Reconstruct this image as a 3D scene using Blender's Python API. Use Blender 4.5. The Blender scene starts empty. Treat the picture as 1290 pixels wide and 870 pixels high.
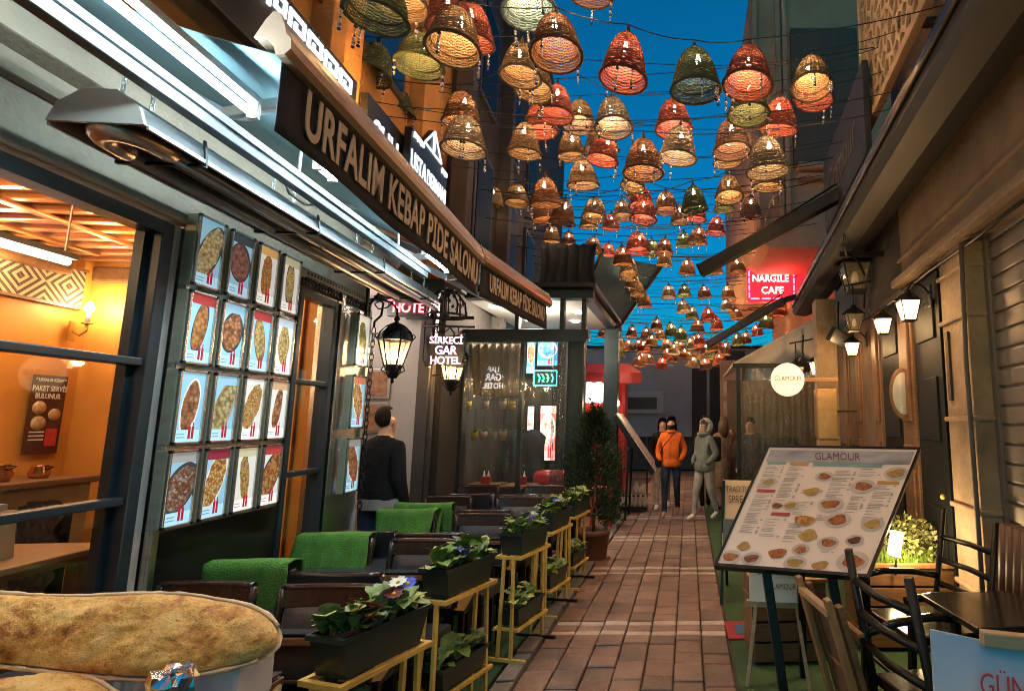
import bpy, bmesh, math, random
from mathutils import Vector, Matrix, Euler
random.seed(11)
R_ = math.radians
scene = bpy.context.scene
C = scene.collection
# ------------------------------------------------------------------ camera
F_PX, PX, PY, EYE = 690.0, 868.0, 435.0, 1.6          # focal length and principal point of the 1290x870 photo, eye height
PITCH = math.atan((531 - PY) / F_PX)
cam_d = bpy.data.cameras.new('camera'); cam = bpy.data.objects.new('camera', cam_d); C.objects.link(cam)
cam.location = (0, 0, EYE); cam.rotation_euler = (math.pi / 2 + PITCH, 0, 0)
cam_d.sensor_width = 36; cam_d.lens = F_PX / 1290 * 36; cam_d.shift_x = -(PX - 645) / 1290
cam_d.clip_start = 0.05; cam_d.clip_end = 500
scene.camera = cam
# ------------------------------------------------------------------ sky: dusk
w = bpy.data.worlds.new('World'); scene.world = w; w.use_nodes = True
nt = w.node_tree; bg = nt.nodes['Background']
sky = nt.nodes.new('ShaderNodeTexSky'); sky.sky_type = 'NISHITA'; sky.sun_disc = False
sky.sun_elevation = R_(2.5); sky.sun_rotation = R_(200); sky.ozone_density = 6.0; sky.air_density = 1.0; sky.dust_density = 0.3
tint = nt.nodes.new('ShaderNodeMix'); tint.data_type = 'RGBA'; tint.blend_type = 'MULTIPLY'; tint.inputs[0].default_value = 1
tint.inputs[7].default_value = (0.14, 1.2, 0.78, 1)
nt.links.new(sky.outputs[0], tint.inputs[6]); nt.links.new(tint.outputs[2], bg.inputs[0])
bg.inputs[1].default_value = 0.15
scene.view_settings.view_transform = 'Standard'; scene.view_settings.look = 'None'
scene.view_settings.exposure = 1.55; scene.view_settings.gamma = 1
scene.render.engine = 'CYCLES'
cy = scene.cycles
cy.use_denoising = True; cy.filter_width = 1.0; cy.max_bounces = 7; cy.diffuse_bounces = 3; cy.glossy_bounces = 3; cy.transmission_bounces = 4
cy.transparent_max_bounces = 16; cy.sample_clamp_indirect = 4; cy.caustics_reflective = False; cy.caustics_refractive = False
LAMP = 1.0                                              # one dial for all lamps
# ------------------------------------------------------------------ helpers
def at(x, y, Y):
    """photo bearing (x, y) at street distance Y -> point in the place"""
    a = (x - PX) / F_PX; b = -(y - PY) / F_PX
    d = Vector((a, math.cos(PITCH) - b * math.sin(PITCH), math.sin(PITCH) + b * math.cos(PITCH)))
    return Vector((0, 0, EYE)) + d * (Y / d.y)
def nd(nt, t, **k):
    n = nt.nodes.new(t)
    for a, b in k.items():
        if a.startswith('i'): n.inputs[int(a[1:])].default_value = b
        else: setattr(n, a, b)
    return n
MATS = {}
def M(name, col=(.5, .5, .5), rough=.6, metal=0, var=.18, scale=6, bump=0, bscale=60, emit=None, estr=0, spec=.5, stretch=(1, 1, 1), coat=0, alpha=1, dirt=None):
    if name in MATS: return MATS[name]
    m = bpy.data.materials.new(name); m.use_nodes = True; t = m.node_tree; p = t.nodes['Principled BSDF']
    p.inputs['Base Color'].default_value = (*col, 1); p.inputs['Roughness'].default_value = rough; p.inputs['Metallic'].default_value = metal
    p.inputs['Specular IOR Level'].default_value = spec; p.inputs['Coat Weight'].default_value = coat; p.inputs['Alpha'].default_value = alpha
    if emit: p.inputs['Emission Color'].default_value = (*emit, 1); p.inputs['Emission Strength'].default_value = estr
    if var or bump or dirt:
        tc = nd(t, 'ShaderNodeTexCoord'); mp = nd(t, 'ShaderNodeMapping'); mp.inputs[3].default_value = stretch
        t.links.new(tc.outputs['Object'], mp.inputs[0])
    if var:
        oi = nd(t, 'ShaderNodeObjectInfo')
        n = nd(t, 'ShaderNodeTexNoise', i2=scale, i3=6.0, i4=.62); n.noise_dimensions = '4D'; 
        mu = nd(t, 'ShaderNodeMath', operation='MULTIPLY'); mu.inputs[1].default_value = 37
        t.links.new(oi.outputs['Random'], mu.inputs[0]); t.links.new(mu.outputs[0], n.inputs['W'])
        n.inputs['Scale'].default_value = scale; n.inputs['Detail'].default_value = 6; n.inputs['Roughness'].default_value = .62
        t.links.new(mp.outputs[0], n.inputs['Vector'])
        r = nd(t, 'ShaderNodeValToRGB'); r.color_ramp.elements[0].position = .3; r.color_ramp.elements[1].position = .7
        d = dirt or tuple(c * (1 - var) for c in col)
        r.color_ramp.elements[0].color = (*d, 1); r.color_ramp.elements[1].color = (*[min(1, c * (1 + var)) for c in col], 1)
        t.links.new(n.outputs[0], r.inputs[0]); t.links.new(r.outputs[0], p.inputs['Base Color'])
        mr = nd(t, 'ShaderNodeMapRange'); mr.inputs[3].default_value = max(.02, rough * (1 - var * .8)); mr.inputs[4].default_value = min(1, rough * (1 + var * .8))
        t.links.new(n.outputs[0], mr.inputs[0]); t.links.new(mr.outputs[0], p.inputs['Roughness'])
    if bump:
        n2 = nd(t, 'ShaderNodeTexNoise'); n2.inputs['Scale'].default_value = bscale; n2.inputs['Detail'].default_value = 5
        t.links.new(mp.outputs[0], n2.inputs['Vector'])
        b = nd(t, 'ShaderNodeBump'); b.inputs['Strength'].default_value = bump; b.inputs['Distance'].default_value = .02
        t.links.new(n2.outputs[0], b.inputs['Height']); t.links.new(b.outputs[0], p.inputs['Normal'])
    MATS[name] = m; return m
def emis(name, col, s, sample=True):
    if name in MATS: return MATS[name]
    m = bpy.data.materials.new(name); m.use_nodes = True; t = m.node_tree; t.nodes.clear()
    o = nd(t, 'ShaderNodeOutputMaterial'); e = nd(t, 'ShaderNodeEmission'); e.inputs[0].default_value = (*col, 1); e.inputs[1].default_value = s
    t.links.new(e.outputs[0], o.inputs[0])
    if not sample: m.cycles.emission_sampling = 'NONE'
    MATS[name] = m; return m
def glass(name, tintc=(1, 1, 1), refl=1.0, rough=.02, bump=0, bs=(30, 30, 4), haze=0, hazec=(.5, .5, .5)):
    if name in MATS: return MATS[name]
    m = bpy.data.materials.new(name); m.use_nodes = True; t = m.node_tree; t.nodes.clear()
    o = nd(t, 'ShaderNodeOutputMaterial'); tr = nd(t, 'ShaderNodeBsdfTransparent'); gl = nd(t, 'ShaderNodeBsdfGlossy')
    tr.inputs[0].default_value = (*tintc, 1); gl.inputs['Roughness'].default_value = rough
    lw = nd(t, 'ShaderNodeLayerWeight'); lw.inputs[0].default_value = .5; fr = nd(t, 'ShaderNodeMath', operation='MULTIPLY_ADD')   # Schlick reflectance
    pw = nd(t, 'ShaderNodeMath', operation='POWER'); pw.inputs[1].default_value = 5; t.links.new(lw.outputs['Facing'], pw.inputs[0]); t.links.new(pw.outputs[0], fr.inputs[0]); fr.inputs[1].default_value = .96; fr.inputs[2].default_value = .04
    mu = nd(t, 'ShaderNodeMath', operation='MULTIPLY'); mu.inputs[1].default_value = refl; mu.use_clamp = True
    mx = nd(t, 'ShaderNodeMixShader'); t.links.new(fr.outputs[0], mu.inputs[0]); t.links.new(mu.outputs[0], mx.inputs[0])
    t.links.new(tr.outputs[0], mx.inputs[1]); t.links.new(gl.outputs[0], mx.inputs[2]); last = mx
    if bump:
        tc = nd(t, 'ShaderNodeTexCoord'); mp = nd(t, 'ShaderNodeMapping'); mp.inputs[3].default_value = bs; t.links.new(tc.outputs['Object'], mp.inputs[0])
        n = nd(t, 'ShaderNodeTexNoise'); n.inputs['Scale'].default_value = 1; n.inputs['Detail'].default_value = 3; t.links.new(mp.outputs[0], n.inputs['Vector'])
        b = nd(t, 'ShaderNodeBump'); b.inputs['Strength'].default_value = bump; b.inputs['Distance'].default_value = .05
        t.links.new(n.outputs[0], b.inputs['Height']); t.links.new(b.outputs[0], gl.inputs['Normal']); t.links.new(b.outputs[0], lw.inputs['Normal'])
    if haze:
        df = nd(t, 'ShaderNodeBsdfDiffuse'); df.inputs[0].default_value = (*hazec, 1); m2 = nd(t, 'ShaderNodeMixShader'); m2.inputs[0].default_value = haze
        t.links.new(mx.outputs[0], m2.inputs[1]); t.links.new(df.outputs[0], m2.inputs[2]); last = m2
    t.links.new(last.outputs[0], o.inputs[0]); MATS[name] = m; return m

class MB:
    """collects shapes and links them as one mesh object"""
    def __init__(s): s.b = bmesh.new(); s.mi = 0
    def _fin(s, vs0, m=None):
        s.b.verts.ensure_lookup_table()
    def box(s, c, size, rot=None, bev=0, mi=None):
        r = bmesh.ops.create_cube(s.b, size=1); vs = r['verts']
        fs = set(f for v in vs for f in v.link_faces)
        mt = Matrix.Diagonal((*size, 1)); 
        bmesh.ops.transform(s.b, matrix=mt, verts=vs)
        if bev:
            es = list(set(e for v in vs for e in v.link_edges))
            rr = bmesh.ops.bevel(s.b, geom=es, offset=bev, segments=2, affect='EDGES', profile=.6)
            vs = list(set(v for f in rr['faces'] for v in f.verts) | set(v for v in vs if v.is_valid)); fs = set(f for v in vs for f in v.link_faces)
        mm = Matrix.Translation(c) @ (Euler(rot).to_matrix().to_4x4() if rot else Matrix())
        bmesh.ops.transform(s.b, matrix=mm, verts=vs)
        for f in fs:
            if f.is_valid: f.material_index = s.mi if mi is None else mi
        return s
    def bar(s, p0, p1, wx, wy, bev=0, up=None, mi=None):
        """box between two points, section wx * wy"""
        p0, p1 = Vector(p0), Vector(p1); d = p1 - p0; L = d.length; z = d.normalized()
        u = Vector(up) if up else (Vector((0, 0, 1)) if abs(z.z) < .9 else Vector((0, 1, 0)))
        x = u.cross(z).normalized(); y = z.cross(x)
        mm = Matrix((x, y, z)).transposed().to_4x4(); mm.translation = (p0 + p1) / 2
        r = bmesh.ops.create_cube(s.b, size=1); vs = r['verts']; bmesh.ops.transform(s.b, matrix=Matrix.Diagonal((wx, wy, L, 1)), verts=vs)
        if bev:
            es = list(set(e for v in vs for e in v.link_edges)); rr = bmesh.ops.bevel(s.b, geom=es, offset=bev, segments=2, affect='EDGES', profile=.6)
            vs = list(set(v for f in rr['faces'] for v in f.verts) | set(v for v in vs if v.is_valid))
        bmesh.ops.transform(s.b, matrix=mm, verts=vs)
        for f in set(f for v in vs for f in v.link_faces): f.material_index = s.mi if mi is None else mi
        return s
    def tube(s, pts, r, n=6, cap=True, mi=None, closed=False):
        pts = [Vector(p) for p in pts]; N = len(pts); rings = []
        rs = r if isinstance(r, (list, tuple)) else [r] * N
        prev = None
        for i, p in enumerate(pts):
            a = pts[(i - 1) % N] if (i or closed) else p; c = pts[(i + 1) % N] if (i < N - 1 or closed) else p
            d = (c - a).normalized() if (c - a).length > 1e-9 else Vector((0, 0, 1))
            if prev is None:
                u = Vector((0, 0, 1)) if abs(d.z) < .9 else Vector((1, 0, 0)); x = u.cross(d).normalized()
            else:
                x = prev - d * prev.dot(d); x = x.normalized() if x.length > 1e-6 else d.orthogonal().normalized()
            prev = x; y = d.cross(x)
            rings.append([s.b.verts.new(p + (x * math.cos(2 * math.pi * k / n) + y * math.sin(2 * math.pi * k / n)) * rs[i]) for k in range(n)])
        m = s.mi if mi is None else mi
        for i in range(N if closed else N - 1):
            A, B = rings[i], rings[(i + 1) % N]
            for k in range(n):
                f = s.b.faces.new((A[k], A[(k + 1) % n], B[(k + 1) % n], B[k])); f.material_index = m; f.smooth = True
        if cap and not closed:
            for q in (list(reversed(rings[0])), rings[-1]):
                f = s.b.faces.new(q); f.material_index = m
        return s
    def cyl(s, p0, p1, r0, r1=None, n=16, mi=None): return s.tube([p0, p1], [r0, r0 if r1 is None else r1], n, mi=mi)
    def lathe(s, prof, c=(0, 0, 0), n=20, a0=0, a1=2 * math.pi, mi=None, sx=1, sy=1):
        c = Vector(c); full = abs(a1 - a0 - 2 * math.pi) < 1e-6; k = n if full else n + 1; rings = []
        for r, z in prof:
            if r < 1e-5: rings.append([s.b.verts.new(c + Vector((0, 0, z)))])
            else: rings.append([s.b.verts.new(c + Vector((sx * r * math.cos(a0 + (a1 - a0) * j / n), sy * r * math.sin(a0 + (a1 - a0) * j / n), z))) for j in range(k)])
        m = s.mi if mi is None else mi
        for A, B in zip(rings, rings[1:]):
            for j in range(n):
                j2 = (j + 1) % k
                try:
                    if len(A) == 1 and len(B) == 1: continue
                    if len(A) == 1: f = s.b.faces.new((A[0], B[j2], B[j]))
                    elif len(B) == 1: f = s.b.faces.new((A[j], A[j2], B[0]))
                    else: f = s.b.faces.new((A[j], A[j2], B[j2], B[j]))
                    f.material_index = m; f.smooth = True
                except ValueError: pass
        return s
    def poly(s, pts, mi=None):
        f = s.b.faces.new([s.b.verts.new(p) for p in pts]); f.material_index = s.mi if mi is None else mi; return s
    def prism(s, pts, d, mi=None):
        """polygon pts extruded by vector d"""
        d = Vector(d); a = [s.b.verts.new(p) for p in pts]; b = [s.b.verts.new(Vector(p) + d) for p in pts]; n = len(pts); m = s.mi if mi is None else mi
        fs = [s.b.faces.new(a), s.b.faces.new(list(reversed(b)))] + [s.b.faces.new((a[(i + 1) % n], a[i], b[i], b[(i + 1) % n])) for i in range(n)]
        for f in fs: f.material_index = m
        return s
    def grid(s, fn, nu, nv, mi=None, smooth=True):
        vs = [[s.b.verts.new(fn(i / nu, j / nv)) for j in range(nv + 1)] for i in range(nu + 1)]; m = s.mi if mi is None else mi
        for i in range(nu):
            for j in range(nv):
                f = s.b.faces.new((vs[i][j], vs[i + 1][j], vs[i + 1][j + 1], vs[i][j + 1])); f.smooth = smooth; f.material_index = m
        return s
    def ball(s, c, r, n=8, sc=(1, 1, 1), mi=None, sub=None):
        rr = bmesh.ops.create_uvsphere(s.b, u_segments=n, v_segments=max(4, n * 2 // 3), radius=r); vs = rr['verts']
        bmesh.ops.transform(s.b, matrix=Matrix.Translation(c) @ Matrix.Diagonal((*sc, 1)), verts=vs)
        for f in set(f for v in vs for f in v.link_faces): f.smooth = True; f.material_index = s.mi if mi is None else mi
        return s
    def mesh(s, name, mats, fix=True):
        if fix: bmesh.ops.recalc_face_normals(s.b, faces=s.b.faces)
        me = bpy.data.meshes.new(name); s.b.to_mesh(me); s.b.free()
        for m in (mats if isinstance(mats, (list, tuple)) else [mats]): me.materials.append(m)
        return me
    def build(s, name, mats, parent=None, loc=None, rot=None, fix=True):
        return link(name, s.mesh(name, mats, fix), parent, loc, rot)
def link(name, me, parent=None, loc=None, rot=None):
    o = bpy.data.objects.new(name, me); C.objects.link(o); o.parent = parent
    if loc is not None: o.location = loc
    if rot is not None: o.rotation_euler = rot
    return o
def tag(o, label, cat, group=None):
    o['label'] = label; o['category'] = cat
    if group: o['group'] = group
    return o
def thing(name, label, cat, loc=(0, 0, 0), rotz=0, group=None):
    o = link(name, None, None, loc, (0, 0, rotz)); return tag(o, label, cat, group)
def struct(o): o['kind'] = 'structure'; return o
def stuff(o): o['kind'] = 'stuff'; return o
def copy_tree(o, parent=None):
    c = o.copy(); C.objects.link(c); c.parent = parent
    for ch in o.children: copy_tree(ch, c)
    return c
def textmesh(body, size=1, extrude=.004, bold=0, mat=None, align='CENTER', sx=1, spacing=1.0):
    cu = bpy.data.curves.new('t', 'FONT'); cu.body = body; cu.size = size; cu.extrude = extrude; cu.offset = bold * size
    cu.align_x = align; cu.align_y = 'CENTER'; cu.space_character = spacing; cu.resolution_u = 4
    o = bpy.data.objects.new('t', cu); C.objects.link(o); dg = bpy.context.evaluated_depsgraph_get(); dg.update()
    me = bpy.data.meshes.new_from_object(o.evaluated_get(dg)); bpy.data.objects.remove(o); bpy.data.curves.remove(cu)
    if sx != 1: me.transform(Matrix.Diagonal((sx, 1, 1, 1)))
    me.materials.clear(); me.materials.append(mat); return me
def basis(origin, xdir, ydir):
    x = Vector(xdir).normalized(); y = Vector(ydir); y = (y - x * y.dot(x)).normalized(); z = x.cross(y)
    m = Matrix((x, y, z)).transposed().to_4x4(); m.translation = origin; return m
def lettering(parent, body, size, origin, xdir, ydir, mat, label=None, name='lettering', **k):
    o = link(name, textmesh(body, size, mat=mat, **k), parent); o.matrix_local = basis(origin, xdir, ydir)
    if label: o['label'] = label
    return o
def lamp(parent, loc, power, col=(1, .62, .3), r=.03, kind='POINT', name='lamp_light', rot=None, size=None, blend=.4):
    l = bpy.data.lights.new(name, kind); l.energy = power * LAMP; l.color = col
    if kind == 'AREA': l.size = r
    else: l.shadow_soft_size = r
    if kind == 'SPOT': l.spot_size = size; l.spot_blend = blend
    o = link(name, l, parent, loc, rot); return o
WARM = (1, .58, .26); COLD = (.62, .87, 1)
# left and right house fronts are not quite parallel: each has its own frame (x = out to the street on the left, y = along)
LEFT, LROT = (-2.2, 0, 0), .0997
RIGHT, RROT = (1.6, 0, 0), -.075
LM = Matrix.Translation(LEFT) @ Matrix.Rotation(LROT, 4, 'Z'); RM = Matrix.Translation(RIGHT) @ Matrix.Rotation(RROT, 4, 'Z')
def Lw(x, y, z): return LM @ Vector((x, y, z))
def Rw(x, y, z): return RM @ Vector((x, y, z))
# ------------------------------------------------------------------ shared materials
m_black = M('black_metal', (.018, .019, .02), .4, .6, .3, 14)
m_darkframe = M('dark_blue_frame', (.02, .035, .045), .35, .2, .25, 5)
m_steel = M('brushed_steel', (.55, .54, .5), .22, 1, .12, 3, .15, 40, stretch=(1, 1, 12))
m_alu = M('aluminium', (.6, .6, .6), .3, .9, .1, 6)
m_plaster = M('beige_plaster', (.29, .235, .175), .85, 0, .22, 2.5, .4, 30)
m_greyplaster = M('grey_plaster', (.6, .57, .52), .85, 0, .22, 3, .3, 30)
m_wood = M('brown_wood', (.17, .08, .035), .45, 0, .35, 7, .15, 40, stretch=(1, 1, 8))
m_woodh = M('warm_table_wood', (.32, .17, .07), .4, 0, .25, 6, .1, 40, stretch=(8, 1, 1))
m_white = M('white_paint', (.75, .74, .72), .5, 0, .06, 8)
m_leather = M('dark_brown_leather', (.04, .036, .038), .3, 0, .25, 18, .12, 120)
m_chairwood = M('chair_wood', (.03, .015, .011), .25, 0, .3, 10, stretch=(6, 1, 1))
m_gold = M('yellow_gold_paint', (.75, .5, .12), .4, .2, .22, 12)
m_glass = glass('window_glass', (.97, .98, .97), 1.0)
m_curtain = glass('clear_plastic_sheet', (.82, .84, .85), 1.6, .08, 1.0, (16, 16, 2.2), .04, (.5, .5, .52))
m_bulb = emis('warm_bulb', (1, .72, .38), 60, False)
m_tube = emis('cold_tube', (.74, .94, 1), 55, True)
# ================================================================== THE SETTING: ground, paving, carpets
m_ground = M('dark_street_base', (.05, .045, .042), .85, 0, .35, 4, .4, 60)
g = MB(); g.poly([(-80, -30, -.06), (80, -30, -.06), (80, 150, -.06), (-80, 150, -.06)]); struct(g.build('ground', m_ground))
m_paver = M('red_brown_paver', (.19, .118, .09), .4, 0, .45, 5, .35, 70, spec=.5)
m_paver2 = M('brown_paver', (.145, .098, .08), .45, 0, .45, 6, .35, 70)
m_paver3 = M('dull_rose_paver', (.225, .145, .112), .38, 0, .4, 6, .35, 70)
m_pwhite = M('worn_white_paver', (.46, .38, .33), .5, 0, .25, 9, .3, 60)
pv = MB(); pv.box((-.39, 9, -.045), (1.42, 15, .03)); paving = struct(pv.build('paving', m_ground))
PC = .194; PX0 = -1.07
pm_cache = {}
def paver_mesh(lw, ll, m):
    k = (round(lw, 3), round(ll, 2), m.name)
    if k not in pm_cache:
        b = MB(); h = .032
        a, c = lw / 2, ll / 2; e = .006
        bot = [(-a, -c), (a, -c), (a, c), (-a, c)]
        b.poly([(x * (1 - e / a), y * (1 - e / c), 0) for x, y in bot])
        v = [(x, y, -.007) for x, y in bot]; tp = [(x * (1 - e / a), y * (1 - e / c), 0) for x, y in bot]; lo = [(x, y, -h) for x, y in bot]
        for i in range(4):
            j = (i + 1) % 4; b.poly([v[i], v[j], tp[j], tp[i]]); b.poly([lo[i], lo[j], v[j], v[i]])
        bmesh.ops.remove_doubles(b.b, verts=b.b.verts, dist=.0005)
        pm_cache[k] = b.mesh('paver', m)
    return pm_cache[k]
bands = [4.43 + 1.68 * k for k in range(-1, 6)]
far = MB(); n_p = 0; pieces = []
for ci in range(7):
    x = PX0 + PC * (ci + .5); y = 2.3; bi = 0
    marks = sorted([b for b in bands] + [b + .21 for b in bands])
    while y < 16.4:
        nxt = next((q for q in marks if q > y - .01), 99)
        if abs(nxt - y) < .02: ln, m = .085, m_pwhite
        else:
            ln = random.choice([.16, .18, .2, .2, .26, .32]); m = random.choice([m_paver, m_paver2, m_paver3])
            if y + ln > nxt - .08: ln = nxt - y
        pieces.append((x, y, ln, m)); y += ln
for x, y, ln, m in sorted(pieces, key=lambda q: (q[1] < 3.0, q[1])):
    if n_p < 300 and y > 3.0:
        o = link('paver', paver_mesh(PC - .009, round(ln - .009, 2), m), paving, (x + random.uniform(-.002, .002), y + ln / 2, random.uniform(-.009, .003)), (random.uniform(-.014, .014), random.uniform(-.02, .02), random.uniform(-.012, .012))); n_p += 1
    else:
        far.mi = [m_paver, m_paver2, m_paver3, m_pwhite].index(m); far.box((x, y + ln / 2, -.016 + random.uniform(-.004, .002)), (PC - .009, ln - .009, .03))
o = stuff(far.build('distant_pavers', [m_paver, m_paver2, m_paver3, m_pwhite], paving))
# drainage edge beside the paving: broken kerb stones
m_kerb = M('grey_kerb_stone', (.17, .16, .15), .8, 0, .35, 6, .5, 40)
kb = MB(); kb.box((-1.16, 8.5, -.05), (.15, 13, .02)); kerb = struct(kb.build('drain_kerb', m_kerb))
y = 2.6
while y < 13:
    ln = random.uniform(.35, .6); b = MB(); b.box((0, 0, 0), (.115, ln - .02, .05), bev=.008); b.build('kerb_stone', m_kerb, kerb, (-1.15 + random.uniform(-.012, .012), y + ln / 2, -.02 + random.uniform(-.006, .008)), (random.uniform(-.04, .04), random.uniform(-.08, .08), random.uniform(-.03, .03))); y += ln
m_turf = M('green_carpet_turf', (.035, .085, .03), .95, 0, .3, 9, .6, 220)
b = MB(); b.box((-2.0, 6.2, -.035), (1.5, 12, .03)); struct(b.build('green_carpet_terrace', m_turf))
b = MB(); b.box((1.17, 6.0, -.035), (1.72, 10, .03)); struct(b.build('green_carpet_cafe', m_turf))
b = MB(); b.box((2.4, 17.6, -.04), (8.6, 2.4, .03)); b.box((-2.6, 17.6, -.04), (1.3, 2.4, .03)); struct(b.build('cross_street', m_paver2))

# ================================================================== LEFT: RESTAURANT HOUSE FRONT
house = thing('restaurant_building', 'restaurant ground floor with dark framed windows and orange room inside', 'building', LEFT, LROT)
m_orange = M('orange_wall_paint', (.62, .27, .05), .6, 0, .2, 1.6, .1, 12)
m_orangeUp = M('ochre_facade_plaster', (.5, .22, .06), .9, 0, .2, 3, .4, 40)
m_ceil = M('copper_ceiling', (.45, .2, .07), .35, .5, .25, 5)
# fascia over the windows, with stepped mouldings
f = MB(); f.box((-.1, 1.9, 2.72), (.2, 5.0, .36)); f.box((.02, 1.9, 2.56), (.05, 5.0, .05), bev=.008); f.box((.03, 1.9, 2.80), (.06, 5.0, .04), bev=.01)
f.box((.055, 1.9, 2.94), (.12, 5.0, .10), bev=.012); f.build('fascia', m_plaster, house)
# plaster strip between window and steel menu wall
f = MB(); f.box((-.05, 2.525, 1.26), (.1, .07, 2.54)); f.build('pillar', m_greyplaster, house)
def window(y0, y1, z0, z1, bars, nm='window', t=.06, inner=True):
    fr = MB()
    fr.box((0, y0 + t / 2, (z0 + z1) / 2), (.09, t, z1 - z0), bev=.006); fr.box((0, y1 - t / 2, (z0 + z1) / 2), (.09, t, z1 - z0), bev=.006)
    fr.box((.001, (y0 + y1) / 2, z1 - t / 2), (.086, y1 - y0 - 2 * t, t)); fr.box((.001, (y0 + y1) / 2, z0 + t / 2), (.086, y1 - y0 - 2 * t, t))
    if inner: fr.box((-.03, y0 + t + .012, (z0 + z1) / 2), (.04, .03, z1 - z0 - 2 * t)); fr.box((-.03, y1 - t - .012, (z0 + z1) / 2), (.04, .03, z1 - z0 - 2 * t))
    w_ = fr.build(nm, m_darkframe, house)
    for zb in bars:
        q = MB(); q.box((.005, (y0 + y1) / 2, zb), (.06, y1 - y0 - 2 * t, .035), bev=.006); q.build('glazing_bar', m_darkframe, w_)
    zs = [z0 + t] + list(bars) + [z1 - t]
    for a, c in zip(zs, zs[1:]):
        q = MB(); q.box((-.012, (y0 + y1) / 2, (a + c) / 2), (.006, y1 - y0 - 2 * t, c - a - .02)); q.build('pane', m_glass, w_)
    return w_
window(1.42, 2.47, .06, 2.51, [1.265, 1.86])
window(3.46, 3.92, .06, 2.46, [1.27, 1.86], nm='glazed_door', t=.045, inner=False)
# interior shell of the dining room
f = MB(); f.box((-1.9, 2.2, 1.4), (.1, 5.0, 2.8)); f.box((-.95, 4.24, 1.4), (1.8, .1, 2.8)); f.box((-.95, .0, 1.4), (1.8, .1, 2.8)); f.build('interior_wall', m_orange, house)
f = MB(); f.box((-.6, 4.175, 1.4), (.55, .03, 2.78)); f.box((-1.835, 3.2, 1.4), (.03, .5, 2.78)); f.build('wall_panel', m_orange, house)
f = MB(); f.box((-.95, 2.1, 2.83), (1.8, 4.3, .05))
cei = f.build('interior_ceiling', m_ceil, house)
for k in range(24):
    q = MB(); q.box((-.95, .2 + k * .17, 2.79), (1.78, .06, .03), bev=.008); q.build('ceiling_slat', m_ceil, cei)
for k in range(4):
    q = MB(); q.box((-1.6 + k * .42, 1.98, 2.768), (.05, 3.9, .02), bev=.006); q.build('ceiling_rib', m_ceil, cei)
f = MB(); f.box((-1.8, 2.0, 2.68), (.1, 3.9, .12), bev=.03); f.box((-.95, 4.15, 2.68), (1.7, .06, .12), bev=.02); f.build('cornice', M('bronze_cornice', (.2, .1, .04), .5, .3, .3, 20), house)
f = MB(); f.box((-.95, 1.98, .0), (1.8, 4.0, .04)); f.build('interior_floor', M('dining_floor', (.18, .12, .08), .5, 0, .2, 5), house)
# steel clad wall section and second steel pier
f = MB(); f.box((-.035, 3.01, 1.28), (.13, .88, 2.54), bev=.004); f.box((.035, 2.585, 1.3), (.02, .03, 2.4), bev=.003); f.build('steel_cladding', m_steel, house)
f = MB(); f.box((-.04, 4.18, 1.28), (.13, .5, 2.54), bev=.004); f.box((.04, 3.97, 1.28), (.03, .05, 2.5), bev=.004); f.build('steel_pier', m_steel, house)
f = MB()
for k in range(24):
    for j in range(3): f.box((.04, 3.52 + k * .038, 2.5 + j * .034), (.012, .022, .02))
f.box((.02, 3.96, 2.535), (.02, .95, .12)); stuff(f.build('perforated_vent', m_black, house))
# storefront base under the panel: dark glossy recess
f = MB(); f.box((.033, 3.01, .56), (.02, .86, 1.08), bev=.004); f.build('dark_plinth', M('dark_gloss_plinth', (.02, .018, .016), .2, .3, .3, 5), house)
for (ly, lx, lz) in ((.9, -1.0, 2.6), (2.3, -1.1, 2.6), (3.4, -.9, 2.6)): lamp(house, (lx, ly, lz), 9, (1, .62, .3), .12)

# ---- poster material: a dish on a plate, flat print
def mth(t, op, a, b=None, c=None):
    n = nd(t, 'ShaderNodeMath', operation=op)
    for i, q in enumerate((a, b, c)):
        if q is None: continue
        if isinstance(q, (int, float)): n.inputs[i].default_value = q
        else: t.links.new(q, n.inputs[i])
    return n.outputs[0]
def mixc(t, fac, a, b):
    n = nd(t, 'ShaderNodeMix', data_type='RGBA')
    for i, q in ((0, fac), (6, a), (7, b)):
        if isinstance(q, tuple): n.inputs[i].default_value = (*q, 1)
        elif isinstance(q, (int, float)): n.inputs[i].default_value = q
        else: t.links.new(q, n.inputs[i])
    return n.outputs[2]
def food_ramp(t, src, cols):
    r = nd(t, 'ShaderNodeValToRGB'); r.color_ramp.interpolation = 'LINEAR'; e = r.color_ramp.elements
    while len(e) < len(cols): e.new(.5)
    for i, c in enumerate(cols): e[i].position = i / max(1, len(cols) - 1); e[i].color = (*c, 1)
    t.links.new(src, r.inputs[0]); return r.outputs[0]
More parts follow.
